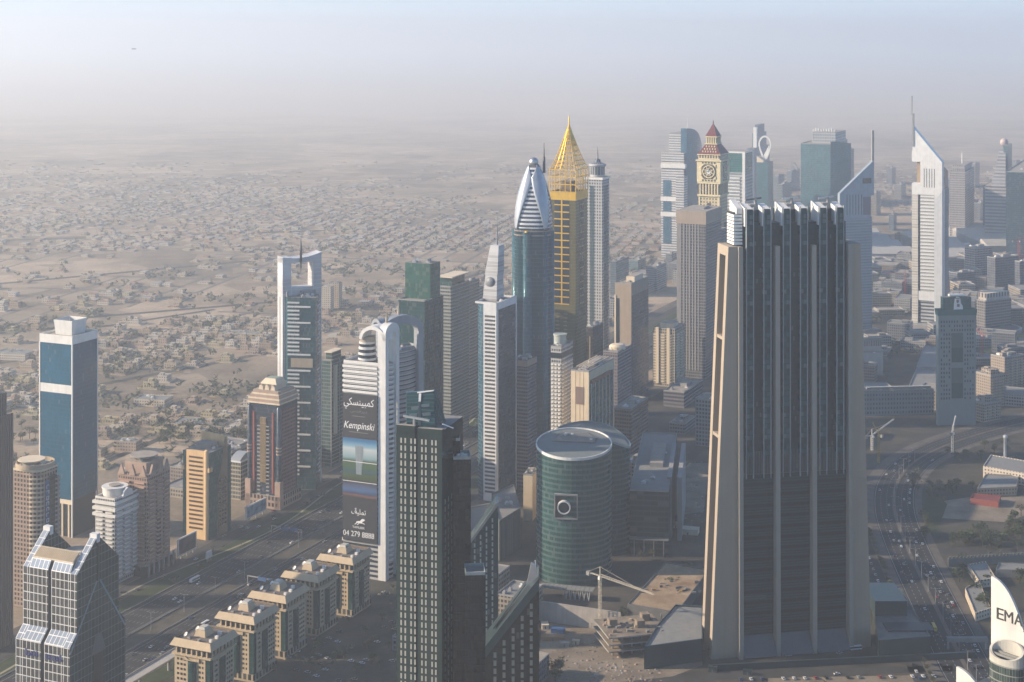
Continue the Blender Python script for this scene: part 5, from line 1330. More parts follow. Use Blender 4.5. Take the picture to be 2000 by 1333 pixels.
    for i in range(25):
        q = 2*pi*i/24; r = 14*(1 if sin(q) > 0 else 1-.72*abs(sin(q))**1.2); P.append((r*cos(q), (20 if sin(q) > 0 else 40)*sin(q)))
    m = MB()
    for a, b in zip(P, P[1:]): m.beam((a[0], 0, zc+a[1]), (b[0], 0, zc+b[1]), 3.2, 4)
    m.build('teardrop_rim', WHITE, t); MB().extrude_y([(-8, zc-34), (6, zc-34), (10, zc)], -.5, .5).build('teardrop_panel', EM, t)
    MB().prism([(-w/2, -d/2), (-w/2+16, -d/2), (-w/2+16, d/2), (-w/2, d/2)], z, [f.h(306), f.h(314), f.h(314), f.h(306)], 0, 0).build('slant_block', CREAM, t)
    # wide serrated glass tower
    def serr(t, f, w, d, z):
        gl = facade('serrated', (.15, .24, .27), (.08, .19, .22), 4, 3, .15, .1)
        for i in range(5):
            y = -d/2+d*(i+.5)/5; MB().prism([(w/2, y-d*.1), (w/2+12, y-d*.02), (w/2, y+d*.1)], 0, z+6-3*i, 0, 0).build('glass_fold', gl, t)
        block(t, 'crown_frame', w*.8, d*.6, z, z+22, [facade('crown_frame', (.5, .52, .53), (.16, .2, .24), 6, 5, .4, .4), ROOF], w*.1, d*.1)
        r = random.Random(1)
        for i in range(9): blocks(t, 'roof_unit', [(-w*.4+i*w*.09, -w*.36+i*w*.09, -3, 3, z+22, z+25+r.uniform(0, 5))], WHITE)
    simple((1564, 1622, 1655, 3250, S), 283, 'serrated_glass_tower', 'broad hazy teal glass tower with serrated right flank', facade('serrated', (.15, .24, .27), (.08, .19, .22), 4, 3, .15, .1), None, serr, clutter=0)
    simple((1650, 1660, 1668, 3500, S), 294, 'slim_hazy_tower', 'slim hazy tower tucked behind the serrated glass tower', facade('slim_hazy', (.24, .28, .33), (.1, .14, .18), 4, 3))
    for i, (a, b, c_, D, yt, nm) in enumerate(((1505, 1520, 1532, 4300, 345, 'with dark bands'), (1536, 1546, 1562, 4500, 335, 'with pointed gables'), (1516, 1528, 1546, 3900, 362, 'lowest of the three'))):
        t, f, w, d, z = simple((a, b, c_, D, S), yt, 'hazy_apartment', 'faint hazy apartment tower '+nm+' beyond the big dark tower', facade('hazy_ap%d' % i, (.3, .33, .34), (.1, .14, .16), 4, 3, .4, .25))
        if i == 1:
            for s_ in (-1, 1): MB().extrude_y([(s_*w*.25-12, z), (s_*w*.25+12, z), (s_*w*.25, z+22)], -4, 4).build('gable', GREY, t)
    # trade-centre tower and neighbours at the right
    t, f, w, d, z = simple((1855, 1885, 1903, 3450, S), 337, 'honeycomb_office_tower', 'pale tower with egg crate facade and roof mast', facade('honeycomb', (.50, .47, .46), (.16, .16, .18), 5, 3, .5, .3), None, None, clutter=3)
    block(t, 'roof_storey', w*.8, d*.8, z, z+14, [facade('honeycomb_top', (.45, .43, .43), (.2, .2, .22), 14, 4, .3, .4), ROOF]); MB().lathe([(1.6, z), (1.2, z+35), (.3, z+40)], 8).build('mast', WHITE, t)
    f = Foot(1936, 1964, 1976, 3350, S); w, d = f.w, f.d; z = f.h(350)
    t = f.thing('ball_topped_tower', 'tapering hazy tower crowned by a pale ball')
    sb = facade('ball_stripes', (.50, .47, .46), (.2, .22, .25), 7, 90, .5, .003, .3, .1, blind=0)
    block(t, 'wall', w*1.5, d, 0, z-16, [sb, ROOF], -w*.2, 0)
    MB().prism(rect(w, d), z-16, f.h(295), 0, 0, top=rect(w*.45, d*.6, w*.2, 0)).build('tapering_wall', sb, t); block(t, 'side_wall', w*.3, d*.7, z-20, f.h(286), [facade('teal_office', (0, 0, 0), (0, 0, 0)), ROOF], w*.42, 4)
    zc = f.h(282); MB().lathe([(9*sin(pi*i/10), zc-9*cos(pi*i/10)) for i in range(11)], 16, w*.18, 0).build('ball', plain('ball_pink', (.55, .45, .42), .5), t)
    simple((1965, 2010, 2050, 3050, S), 338, 'dark_glass_block', 'dark glass tower cut by the right border below the ball', facade('dark_block', (.07, .11, .14), (.03, .07, .10), 4, 3, .2, .1))
    simple((1920, 1932, 1948, 3500, S), 366, 'teal_slab', 'teal glass slab left of the ball topped tower', facade('teal_office', (0, 0, 0), (0, 0, 0)))
    # middle distance between the gold tower and the great tower
    f = Foot(1201, 1236, 1266, 1935, S)
    def slab(t, f, w, d, z):
        block(t, 'side_glass', .8, d-1, 0, z-14, [facade('slab_side', (.04, .07, .10), (.025, .05, .075), 3.9, 2, .15, .08, .2, .2, var=.25), ROOF], w/2+.1, 0)
        blocks(t, 'dark_slot', [(-w*.42, -w*.22, -d/2-.2, -d/2+.3, 10, z-18)], DARKGL); blocks(t, 'edge_trim', [(-w*.5-.4, -w*.43, -d/2-.8, -d/2+.5, 20, z-14)], CREAM)
        block(t, 'roof_house', w*.5, d*.5, z, z+7, [CREAM, ROOF], w*.15, 2)
    simple((1201, 1233, 1266, 1935, S), 556, 'dark_slab_tower', 'tan fronted slab tower with dark blue side', plain('slab_tan', (.40, .31, .23), .75), None, slab)
    def cream(t, f, w, d, z):
        for x in (-w*.28, w*.22): blocks(t, 'stair_shaft', [(x-1.8, x+1.8, -d/2-1.5, -d/2+.2, 4, z+2)], CREAM)
        it = [(-w/2+1+i*w*.33, -w/2+w*.2+i*w*.33, -d/2-1.2, -d/2, zz, zz+1.2) for zz in reversed(frange(6, z-5, 3.5)) for i in range(3)]
        it += [(w/2-.1, w/2+1.2, -d*.4+i*d*.45, -d*.1+i*d*.45, zz, zz+1.2) for zz in reversed(frange(6, z-5, 3.5)) for i in range(2)]
        blocks(t, 'balcony', it, CREAM, 100); block(t, 'roof_house', w*.6, d*.5, z, z+6, [CREAM, ROOF])
    simple((1275, 1318, 1338, 2010, S), 645, 'cream_apartment_tower', 'short cream apartment tower with tall stair shafts', facade('cream_ap', (.52, .45, .34), (.07, .07, .07), 3.5, 2.6, .45, .4), None, cream)
    simple((1145, 1158, 1178, 1760, S), 640, 'brown_glass_tower', 'dark brown glass tower beside the gold tower foot', facade('brown_gl', (.07, .06, .05), (.035, .04, .045), 3.8, 2, .2, .15), None, lambda t, f, w, d, z: blocks(t, 'tan_fin', [(w*.02, w*.12, -d/2-.8, -d/2, 0, z-10)], BEIGE))
    def wb(t, f, w, d, z):
        it = [(-w/2+w*.33*i+.5, -w/2+w*.33*i+w*.25, -d/2-1.1, -d/2, zz, zz+1.3) for zz in reversed(frange(6, z-14, 3.6)) for i in range(3)]
        it += [(w/2-.1, w/2+1.0, -d/2+d*.25*i+.5, -d/2+d*.25*i+d*.19, zz, zz+1.3) for zz in reversed(frange(6, z-14, 3.6)) for i in range(4)]
        blocks(t, 'balcony', it, WHITE, 100); block(t, 'dark_storey', w+.4, d+.4, z-10, z-5, [DARKGL, ROOF]); MB().lathe([(6, z), (6, z+9), (6.6, z+9), (6.6, z+10.5), (0, z+10.5)], 20, -2, 0, smooth=False).build('roof_drum', plain('drum_green', (.40, .44, .40), .6), t)
    simple((1076, 1096, 1119, 1500, S), 680, 'white_balcony_block', 'white tower with rows of balconies and round roof drum', facade('white_balc', (.48, .48, .47), (.06, .07, .09), 3.6, 2.4, .4, .3), None, wb)
    def ch(t, f, w, d, z):
        block(t, 'side_glass', .8, d-4, 0, z-9, [facade('cream_side', (.2, .26, .25), (.03, .08, .085), 3.9, 5, .1, .08), ROOF], w/2+.1, 0)
        for y in spread(-d/2, d/2, 7): blocks(t, 'side_pilaster', [(w/2, w/2+1.3, y-.5, y+.5, 0, z-9)], CREAM)
        blocks(t, 'terrace', [(w/2-.5, w/2+2.2, -d*.45, d*.3, z-11, z-8)], plain('terrace_red', (.3, .12, .08), .8)); blocks(t, 'panel_joint', [(x-.15, x+.15, -d/2-.12, -d/2+.1, 0, z) for x in (-w*.25, 0, w*.2)], TAN)
        blocks(t, 'wall_sign', [(-w*.22, w*.22, -d/2-.35, -d/2, z-30, z-14)], plain('sign_mauve', (.25, .17, .14), .6)); blocks(t, 'pergola_beam', [(x-.4, x+.4, -d*.4, d*.4, z+3, z+3.6) for x in spread(-w*.4, w*.4, 5)], CREAM)
    simple((1115, 1150, 1199, 1450, S), 728, 'cream_hotel_block', 'cream block with blank front and green glass side', plain('cream_front', (.62, .50, .34), .8), None, ch, 'building', 8)
    simple((1178, 1206, 1233, 1700, S), 690, 'mauve_domed_block', 'mauve apartment block with pale round roof behind cream hotel', facade('mauve_dome', (.28, .24, .25), (.06, .06, .08), 3.6, 2.6, .45, .3), None, lambda t, f, w, d, z: MB().lathe([(9, z), (9, z+3), (7, z+5), (0, z+6)], 20, smooth=False).build('roof_dome', CREAM, t), 'building')
    simple((1200, 1232, 1266, 1640, S), 800, 'rust_office_block', 'rust brown low office block behind the oval towers', facade('rust_off', (.26, .16, .12), (.06, .05, .05), 3.9, 2.6, .45, .2), None, None, 'building')
    simple((1296, 1336, 1372, 1900, S), 768, 'grey_banded_office', 'wide grey banded office left of the great tower', facade('grey_band_off', (.22, .21, .22), (.07, .07, .09), 4.4, 60, .5, .004), None, None, 'building')
    simple((1358, 1388, 1402, 1720, S), 783, 'grid_office_block', 'grey block with regular square windows beside the raked leg', facade('grid_off', (.32, .32, .32), (.08, .09, .1), 4.2, 3.4, .4, .35), None, None, 'building')
    t, f, w, d, z = simple((1230, 1306, 1322, 1365, -8), 962, 'teal_office_hall', 'low dark teal office with tall end piers beside the oval towers', facade('teal_hall', (.035, .06, .062), (.015, .035, .038), 4.6, 6, .3, .06, .2, .2), PALE, None, 'building')
    for x in (w/2-1, w/2+8): blocks(t, 'end_pier', [(x-2, x+2, -d*.3, d*.3, 0, z+2)], GREY)
    for x in spread(-w/2, w/2, 4): blocks(t, 'porch_column', [(x-.4, x+.4, -d/2-6, -d/2-5, 0, 14)], GREY)
    blocks(t, 'porch_roof', [(-w/2, w/2, -d/2-6.5, -d/2+.5, 14, 15)], PALE)
    t, f, w, d, z = simple((1022, 1040, 1052, 1460, -15), 930, 'cream_plant_block', 'small cream block half hidden by the oval tower', plain('cream_front', (0, 0, 0)), None, None, 'building')
far_towers()

def district_right():
    S = 4
    # green grey tower with punched windows and a portrait on top
    f = Foot(1828, 1833, 1906, 1815, -84); w, d = f.w, f.d; z = f.h(612)
    t = f.thing('punched_window_tower', 'green grey tower with scattered square windows and portrait on its roof')
    wl = plain('punched_wall', (.20, .25, .25), .7); block(t, 'wall', w, d, 0, z, [wl, ROOFG])
    r = random.Random(12); it = []
    zs = [zz for zz in reversed(frange(30, z-8, 4.9))]
    for k, zz in enumerate(zs):
        for y in spread(-d/2+2, d/2-2, 13):
            mid = abs(y) < d*.17 and 4 < k
            if not mid and r.random() < .72: it.append((w/2-.2, w/2+.15, y-.75, y+.75, zz, zz+2.6))
    blocks(t, 'window', it, WIN, 100)
    gl = facade('punched_green', (.05, .11, .1), (.015, .07, .07), 4.9, 3, .25, .08, var=.6)
    for a, b in ((z*.56, z*.82), (z*.24, z*.51)): blocks(t, 'glass_bay', [(w/2-.2, w/2+.5, -d*.15, d*.15, a, b)], gl)
    tg = facade('green_crown', (.04, .12, .12), (.02, .10, .10), 5, 2, .1, .1)
    block(t, 'green_crown', w*.9, d*.76, z, z+18, [tg, ROOFG])
    m = MB().prism(rect(w+1, d+1), z-3, z+4, 0, 0, top=rect(w+2.6, d+2.6), cap=False); m.build('crown_rim', plain('crown_teal', (.03, .14, .14), .4, .2), t)
    blocks(t, 'roof_slab', [(-w*.3, w*.4, -d*.2, d*.2, z+19, z+21)], WHITE)
    blocks(t, 'roof_slab_post', [(-1, 1, -1, 1, z+17, z+19.2)], GREY)
    # portrait hoarding: a man in white head cloth and robe, head and shoulders
    pz = z+4; x = w/2+1.2
    q = lambda pts, dx: MB().extrude_x([(p[0], pz+p[1]) for p in pts], x+dx-.25, x+dx)
    b_ = q([(-4.5, 0), (6.5, 0), (6.2, 4), (4, 7), (3.2, 12.5), (1.5, 14.6), (-1.2, 14.6), (-3.2, 12), (-4.2, 6)], 0).build('portrait_figure', WHITE, t)
    q([(-1.4, 8.4), (0, 7.0), (1.4, 8.4), (1.5, 11.4), (-1.5, 11.4)], .2).build('face', plain('face_brown', (.28, .15, .10), .7), b_); q([(-2.6, 12.4), (2.5, 12.4), (2.3, 13.4), (-2.4, 13.4)], .2).build('head_band', BLACK, b_)
    q([(-.9, 3.0), (2.5, 3.0), (2.2, 6.2), (-.6, 6.2)], .2).build('hand', plain('face_brown', (.28, .15, .10), .7), b_)
    # long stone office with square windows, white block, halls
    f = Foot(1686, 1688, 1772, 1870, -82)
    t, f, w, d, z = simple((1685, 1688, 1824, 1860, -84), 765, 'long_stone_office', 'long low stone office with pale flat roof right of great tower', facade('long_stone', (.20, .25, .27), (.06, .08, .1), 5.2, 3.6, .5, .5, .2, .1), PALE, None, 'building', 6)
    block(t, 'roof_canopy', w*.7, d*.92, z+2, z+4.5, [PALE, plain('canopy_pale', (.45, .47, .46), .6)])
    t, f, w, d, z = simple((1672, 1676, 1725, 2080, -84), 690, 'white_stone_block', 'pale windowless block with stepped roof behind long office', plain('white_stone', (.45, .45, .43), .8), PALE, None, 'building', 5)
    block(t, 'roof_storey', w*.8, d*.9, z, z+16, [facade('stone_top', (.45, .43, .40), (.2, .2, .2), 16, 2.4, .4, .35), PALE]); block(t, 'roof_slab', w*.9, d*.98, z+16, z+19, [PALE, PALE])
    for i, (pts, h, nm) in enumerate((([(1772, 785), (1836, 785), (1836, 745), (1790, 742)], 14, 'lower'), ([(1790, 742), (1836, 742), (1836, 700), (1805, 700)], 16, 'upper'))):
        slabbed('flat_roof_hall', nm+' of two flat grey halls left of the punched window tower', pts, h, GREY, PALE)
    # residential cluster on the right border
    k = 0
    for (a, b, c_, D, yt, lab) in ((1898, 1935, 1962, 1900, 735, 'nearest stepped beige apartment block beside the punched window tower'), (1935, 1962, 2000, 1960, 700, 'tallest stepped beige apartment block at the right border'), (1968, 2005, 2040, 1990, 728, 'stepped beige apartment block cut by the right border'), (1892, 1920, 1955, 1830, 790, 'lowest grey apartment block in front of beige ones')):
        wl = facade('cluster_w%d' % (k % 2), (.42, .35, .28) if k != 3 else (.26, .27, .28), (.07, .07, .08), 3.4, 3, .45, .45)
        t, f, w, d, z = simple((a, b, c_, D, -60), yt, 'apartment_block', lab, wl, ROOF, None, 'building', 5)
        r = random.Random(k)
        for j in range(5): x, y = r.uniform(-.35, .35)*w, r.uniform(-.35, .35)*d; block(t, 'roof_room', w*.22, d*.22, z, z+r.uniform(3.5, 8), [wl, ROOF], x, y)
        blocks(t, 'balcony', [(w/2-.1, w/2+1.3, yy-1.6, yy+1.6, zz, zz+1.1) for zz in reversed(frange(6, z-3, 3.4)) for yy in spread(-d/2, d/2, 4)], BEIGE, 60); k += 1
    # office blocks beyond: under construction and finished
    for (a, b, c_, D, yt, nm, lab, col) in ((1905, 1925, 1975, 2380, 590, 'concrete_frame_block', 'unfinished concrete frame with pale top storey near the right border', (.32, .29, .27)), (1928, 1944, 1990, 2750, 505, 'unfinished_office', 'large unfinished grey office block near the right border', (.16, .17, .19)), (1982, 1992, 2040, 2700, 512, 'unfinished_office', 'unfinished grey office block cut by the right border', (.17, .18, .2)), (1884, 1905, 1936, 2900, 485, 'punched_hotel', 'pale hotel block with neat rows of windows behind the bright triangle tower', (.45, .40, .37)), (1852, 1870, 1905, 2800, 535, 'slate_office_hall', 'low slate office right of the bright triangle tower', (.17, .19, .22)), (1655, 1672, 1702, 2700, 560, 'pale_hazy_office', 'low hazy office behind the shaded triangle tower', (.3, .33, .36))):
        t, f, w, d, z = simple((a, b, c_, D, -60), yt, nm, lab, facade('fr_%d' % a, col, (.06, .07, .09), 4.2, 4, .35, .2, var=.8), PALE, None, 'building', 5)
        if 'frame' in nm:
            block(t, 'top_storey', w*.9, d*.9, z, z+12, [facade('fr_top', (.5, .46, .42), (.1, .1, .1), 12, 6, .3, .5), CREAM])
    # long white exhibition halls in the haze
    for (x0, x1, ya, yb, h, lab) in ((1702, 1790, 512, 462, 16, 'exhibition hall with pale roof left of the bright triangle tower'), (1848, 1935, 520, 470, 18, 'exhibition hall with long pale ridge right of the bright triangle tower'), (1930, 2060, 500, 455, 20, 'exhibition hall with cream roof at the right border')):
        (ax, ay), (bx, by) = gp(x0, ya), gp(x1, yb); t = thing('exhibition_hall', lab, 'hall', ((ax+at(x1, ay))/2, (ay+by)/2, 0), 0); W_ = at(x1, ay)-ax; Dp = by-ay
        block(t, 'wall', W_, Dp, 0, h, [GREY, PALE]); n = 4
        for i in range(n):
            y0_, y1_ = -Dp/2+Dp*i/n, -Dp/2+Dp*(i+1)/n
            MB().extrude_x([(y0_+1, h), (y1_-1, h), ((y0_+y1_)/2, h+Dp/n*.09)], -W_/2, W_/2).build('roof_ridge', plain('hall_roof', (.50, .47, .42), .6), t)
    # round arena-like ring plaza
    X, Y = gp(1912, 645); t = thing('ring_plaza', 'round reddish ring shaped roof behind the punched window tower', 'plaza', (X+24, Y, 0), 0)
    MB().lathe([(40, 0), (40, 5), (37, 6), (36, 5), (36, 0)], 48, smooth=False).build('ring_wall', plain('ring_pale', (.45, .40, .37), .7), t)
    MB().lathe([(36, 4.6), (20, 4.8), (0, 4.8)], 40, smooth=False).build('floor_disc', plain('ring_floor', (.22, .15, .13), .9), t); blocks(t, 'central_pavilion', [(-12, 14, -5, 8, 4.8, 9)], PALE)
def hazy_blocks():
    r = random.Random(21); k = 0
    spots = ((1440, 3600, 372), (1535, 3300, 392), (1690, 4200, 352), (1712, 3900, 378), (1742, 4700, 330), (1760, 4300, 362), (1865, 4200, 352), (1905, 4600, 322), (1915, 3800, 398), (1985, 4300, 318), (1745, 3600, 420), (1212, 3900, 448), (1245, 4200, 430), (1270, 3700, 470))
    looks = ('grey', 'pale', 'bluish', 'sandy')
    for px, D, yt in spots:
        c_ = ((.30, .31, .32), (.42, .41, .38), (.20, .26, .30), (.38, .33, .27))[k % 4]; wd = r.uniform(9, 15)
        t, f, w, d, z = simple((px-wd, px, px+wd*.7, D, -24), yt, 'hazy_block', looks[k % 4]+' hazy high rise standing far off '+('right of the clock tower' if px > 1400 else 'left of the clock tower'), facade('hazy_block_%d' % (k % 4), c_, (.09, .11, .13), 4, 3, .4, .3), None, None, 'tower', 2)
        for o in (t,): o['group'] = 'hazy high rises in the distance'
        k += 1
hazy_blocks()
district_right()

# ------------------------------------------------------------------ five cream office blocks along the highway
def cornice_blocks():
    info = ((337, 412, 475, 1046), (413, 497, 540, 1094), (482, 559, 610, 1135), (550, 622, 667, 1178), (612, 690, 725, 1217))
    lab = ('cream office block with flared cornice nearest the metro viaduct', 'second cream office block from the metro viaduct', 'middle one of the five cream office blocks', 'fourth cream office block from the metro viaduct', 'cream office block with flared cornice nearest the banner tower')
    W_, D_ = 33.5, 33.0; S = radians(-24); c, n = cos(S), sin(S); h = 41.0
    first = None
    def build():
        t = thing('cornice_office', lab[0], 'office block', (0, 0, 0), S, 'cream office blocks along the highway')
        w, d = W_-5, D_-5; bs = plain('office_cream', (.56, .44, .29), .75)
        MB().prism(rect(w, d), 0, h-5, 0, 1).build('wall', [bs, ROOF], t)
        block(t, 'base_storey', w+1.6, d+1.6, 0, 5.5, [facade('office_base', (.50, .40, .27), (.03, .03, .03), 6, 4, .25, .35), ROOF])
        block(t, 'top_recess', w-.8, d-.8, h-5, h, [plain('recess_dark', (.05, .05, .045), .6), ROOF])
        blocks(t, 'belt', [(-w/2-1.4, w/2+1.4, -d/2-1.4, d/2+1.4, h-6.2, h-4.9)], bs)
        it = [(x-.5, x+.5, -d/2-.9, -d/2+.2, h-5, h) for x in spread(-w/2, w/2, 7)]+[(w/2-.2, w/2+.9, y-.5, y+.5, h-5, h) for y in spread(-d/2, d/2, 7)]
        blocks(t, 'belt_post', it, bs)
        MB().prism(rect(W_, D_), h, h+4.6, 0, 0, top=rect(W_-5, D_-5), bottom=True, cap=False).build('flared_cornice', bs, t)
        m = MB(); m.face([(p[0], p[1], h+3.2) for p in rect(W_-4.6, D_-4.6)]); m.build('roof_deck', plain('office_roof', (.17, .14, .12), .9, var=.3), t)
        gl = facade('office_green', (.02, .06, .055), (.012, .06, .058), 3.4, 1.3, .12, .1, .15, .2, var=.3, blind=.02)
        n_ = 8
        for side in (0, 1):
            m = MB(); P = []
            for i in range(n_+1): q = pi*i/n_; P.append((-3.4*cos(q), -1.9*sin(q)))
            P = [(x, y) for x, y in P]
            if side == 0: Q = [(x, y-d/2) for x, y in P]
            else: Q = [(w/2-y, x) for x, y in P]
            m.prism(Q, 5.5, h-9, 0, 0); m.build('glass_bay', gl, t)
            a, b = ((-4.4, 4.4), None) if side == 0 else (None, (-4.4, 4.4))
            if side == 0: MB().extrude_y([(-6, h-9)]+[(-6+12*i/10, h-6.2-1.9*sin(pi*(1-i/10))*0-2.6*(sin(pi*i/10))) for i in range(11)][::1]+[(6, h-9)], -d/2-.8, -d/2+.2).build('bay_head', bs, t)
        MB().prism([(w/2-3.4, -d/2-.25), (w/2+.25, -d/2-.25), (w/2+.25, -d/2+3.4), (w/2-3.4, -d/2+3.4)], 5.5, h-7, 0, 0).build('corner_glass', gl, t)
        blocks(t, 'corner_pier', [(w/2-4.8, w/2-3.4, -d/2-.5, -d/2+.3, 5.5, h-6), (w/2-.3, w/2+.5, -d/2+3.4, -d/2+4.8, 5.5, h-6)], bs)
        windows(t, w, d, (-11.4, -8.6, -6.0, 6.0, 8.8), (-8.6, -6.2, 6.2, 8.8, 11.4), [8+i*3.3 for i in range(8)], 1.7, 1.5, WIN, 100)
        MB().prism(rect(9, 10, -1, 1), h+3.2, h+7.5, 0, 1, top=rect(7, 8, -1, 1)).build('penthouse', [bs, ROOF], t)
        m = MB().prism(rect(5.6, 6.6, -1, 1), h+7.5, h+9.2, 0, 1, top=rect(4.6, 5.6, -1, 1)); m.build('skylight', plain('skylight_pale', (.55, .52, .45), .4), t)
        r = random.Random(3)
        for i in range(11):
            x, y = r.uniform(-12, 12), r.uniform(-12, 12)
            if abs(x+1) < 6 and abs(y-1) < 6.5: continue
            blocks(t, 'roof_unit', [(x-r.uniform(.6, 1.6), x+1, y-r.uniform(.6, 1.4), y+.9, h+3.2, h+r.uniform(4.4, 5.6))], r.choice([GREY, WHITE, DGREY]))
        for x, y in ((-9, -8), (-8, 4)):
            o = MB().lathe([(0, 0), (1.1, .25), (1.7, .9)], 14).build('satellite_dish', WHITE, t); o.location = (x, y, h+5); o.rotation_euler = (.7, -.5, 0)
        return t
    first = build()
    for i, (xl, xc, xr, D) in enumerate(info):
        X, Y = at(xc, D), D; cx_, cy_ = X-c*W_/2-n*D_/2, Y-n*W_/2+c*D_/2
        if i == 0: o = first
        else:
            o = first.copy(); COL.objects.link(o); o['label'] = lab[i]
            for ch in list(first.children):
                q = ch.copy(); COL.objects.link(q); q.parent = o
        o.location = (cx_, cy_, 0)
cornice_blocks()
# ------------------------------------------------------------------ ground
def ground_mat():
    a = NT('desert_ground'); g = a.n('ShaderNodeNewGeometry').outputs['Position']
    n1 = a.noise(0.0022, g, 5); n2 = a.noise(0.02, g, 6); n3 = a.noise(0.16, g, 4)
    vor = a.n('ShaderNodeTexVoronoi'); vor.inputs['Scale'].default_value = 0.012; a.l(g, vor.inputs['Vector'])
    base = a.ramp(n2, [(.25, (.22, .175, .13)), (.5, (.30, .24, .178)), (.75, (.38, .305, .23))])
    dark = a.ramp(n1, [(.40, (.72, .72, .70)), (.60, (1.12, 1.08, 1.02))])
    c = a.mix(1.0, base, dark, blend='MULTIPLY')
    c = a.mix(a.math('MULTIPLY', a.math('GREATER_THAN', n1, .57), .25), c, (.34, .28, .21))
    sv_ = a.n('ShaderNodeSeparateColor'); a.l(vor.outputs['Color'], sv_.inputs[0]); c = a.mix(.28, c, sv_.outputs[0], blend='OVERLAY')
    c = a.mix(.35, c, a.ramp(n3, [(.3, (.5, .5, .5)), (.7, (1.3, 1.3, 1.3))]), blend='MULTIPLY')
    # sand turns paler with distance, haze brightness put into the ground colour
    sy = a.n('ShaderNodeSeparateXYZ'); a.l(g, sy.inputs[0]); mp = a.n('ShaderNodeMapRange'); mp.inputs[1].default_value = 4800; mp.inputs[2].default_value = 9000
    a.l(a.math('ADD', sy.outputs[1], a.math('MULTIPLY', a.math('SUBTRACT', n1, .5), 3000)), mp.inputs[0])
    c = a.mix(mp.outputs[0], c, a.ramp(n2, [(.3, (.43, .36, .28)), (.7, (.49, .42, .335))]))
    a.l(c, a.p.inputs['Base Color']); a.p.inputs['Roughness'].default_value = .95; a.p.inputs['Specular IOR Level'].default_value = .1
    return a.mat
m = MB()
for x0, x1 in ((-13900, -1500), (-1500, 1500), (1500, 13900)):
    for y0, y1 in ((-400, 900), (900, 2600), (2600, 6000), (6000, 41900)):
        m.face([(x0, y0, 0), (x1, y0, 0), (x1, y1, 0), (x0, y1, 0)])
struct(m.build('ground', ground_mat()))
def soil(name, c0, c1, scale=.08, rough=.95):
    if name in _mats: return _mats[name]
    a = NT(name); g = a.n('ShaderNodeNewGeometry').outputs['Position']
    c = a.ramp(a.noise(scale, g, 6), [(.3, c0), (.7, c1)]); c = a.mix(.4, c, a.ramp(a.noise(scale*9, g, 3), [(.3, (.6, .6, .6)), (.7, (1.25, 1.25, 1.25))]), blend='MULTIPLY')
    a.l(c, a.p.inputs['Base Color']); a.p.inputs['Roughness'].default_value = rough; a.p.inputs['Specular IOR Level'].default_value = .15
    _mats[name] = a.mat; return a.mat
ASPH = soil('asphalt', (.026, .028, .031), (.042, .043, .045), .05)
ASPH2 = soil('old_asphalt', (.042, .042, .041), (.068, .065, .06), .06)
PAVE = soil('paving', (.085, .078, .07), (.14, .125, .105), .09)
LAWN = soil('lawn', (.028, .042, .018), (.05, .065, .03), .12)
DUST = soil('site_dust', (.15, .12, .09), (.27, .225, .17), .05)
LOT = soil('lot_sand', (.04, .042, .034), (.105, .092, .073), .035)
LINE = plain('road_paint', (.55, .55, .52), .7)
def flat(name, pts, z, mat, kind=True):
    m = MB(); m.face([(p[0], p[1], z) for p in pts]); o = m.build(name, mat); return struct(o)
# ------------------------------------------------------------------ highway, in its own along/across frame
C0 = (-255.0, 1232.0); UH = (0.4067, 0.9135); NH = (0.9135, -0.4067)
def S(s, o, z=0.0): return (C0[0]+UH[0]*s+NH[0]*o, C0[1]+UH[1]*s+NH[1]*o, z)
def across(x, y): dx, dy = x-C0[0], y-C0[1]; return dx*UH[0]+dy*UH[1], dx*NH[0]+dy*NH[1]
HROT = atan2(UH[1], UH[0])
def strip(name, o0, o1, z, mat, s0=-700, s1=2600):
    m = MB(); q = s0
    while q < s1: m.face([S(q, o0, z), S(q, o1, z), S(min(q+150, s1), o1, z), S(min(q+150, s1), o0, z)][::-1]); q += 150
    return struct(m.build(name, mat))
strip('highway', -43, 43, .12, ASPH)
strip('verge', -62, -43.4, .14, LAWN); strip('service_road', -80, -62.3, .12, ASPH2); strip('pavement', -98, -80.3, .20, PAVE)
strip('verge_near', 43.4, 66, .14, LAWN, -700, 900); strip('service_road_near', 66.3, 80, .12, ASPH2, -700, 1500); strip('pavement_near', 80.3, 96, .20, PAVE, -700, 1500)
m = MB()
for o in (-38, -34.3, -30.6, -26.9, -23.2, -19.5, -15.8, -12.1, 12.1, 15.8, 19.5, 23.2, 26.9, 30.6, 34.3, 38):
    if o in (-38, -12.1, 12.1, 38):
        for q in range(-300, 1400, 100): m.face([S(q, o-.12, .17), S(q, o+.12, .17), S(q+100, o+.12, .17), S(q+100, o-.12, .17)][::-1])
    else:
        for q in range(-300, 900, 12): m.face([S(q, o-.1, .17), S(q, o+.1, .17), S(q+4, o+.1, .17), S(q+4, o-.1, .17)][::-1])
struct(m.build('lane_markings', LINE))
strip('median', -10.5, 10.5, .18, soil('median_sand', (.055, .055, .045), (.10, .088, .07), .1), -700, 2600)
def wall_line(name, label, o, s0, s1, h, wd, mat, cat='barrier'):
    m = MB(); m.prism([S(s0, o-wd/2)[:2], S(s0, o+wd/2)[:2], S(s1, o+wd/2)[:2], S(s1, o-wd/2)[:2]], 0, h); return tag(m.build(name, mat), label, cat)
wall_line('median_barrier', 'low pale barrier along the left side of the highway median', -9, -600, 1600, 1.1, .6, PALE)
wall_line('median_barrier', 'low pale barrier along the right side of the highway median', 9, -600, 1600, 1.1, .6, PALE)
wall_line('edge_barrier', 'long low concrete kerb wall beside the grass verge', -43.2, -600, 1600, .8, .5, GREY)
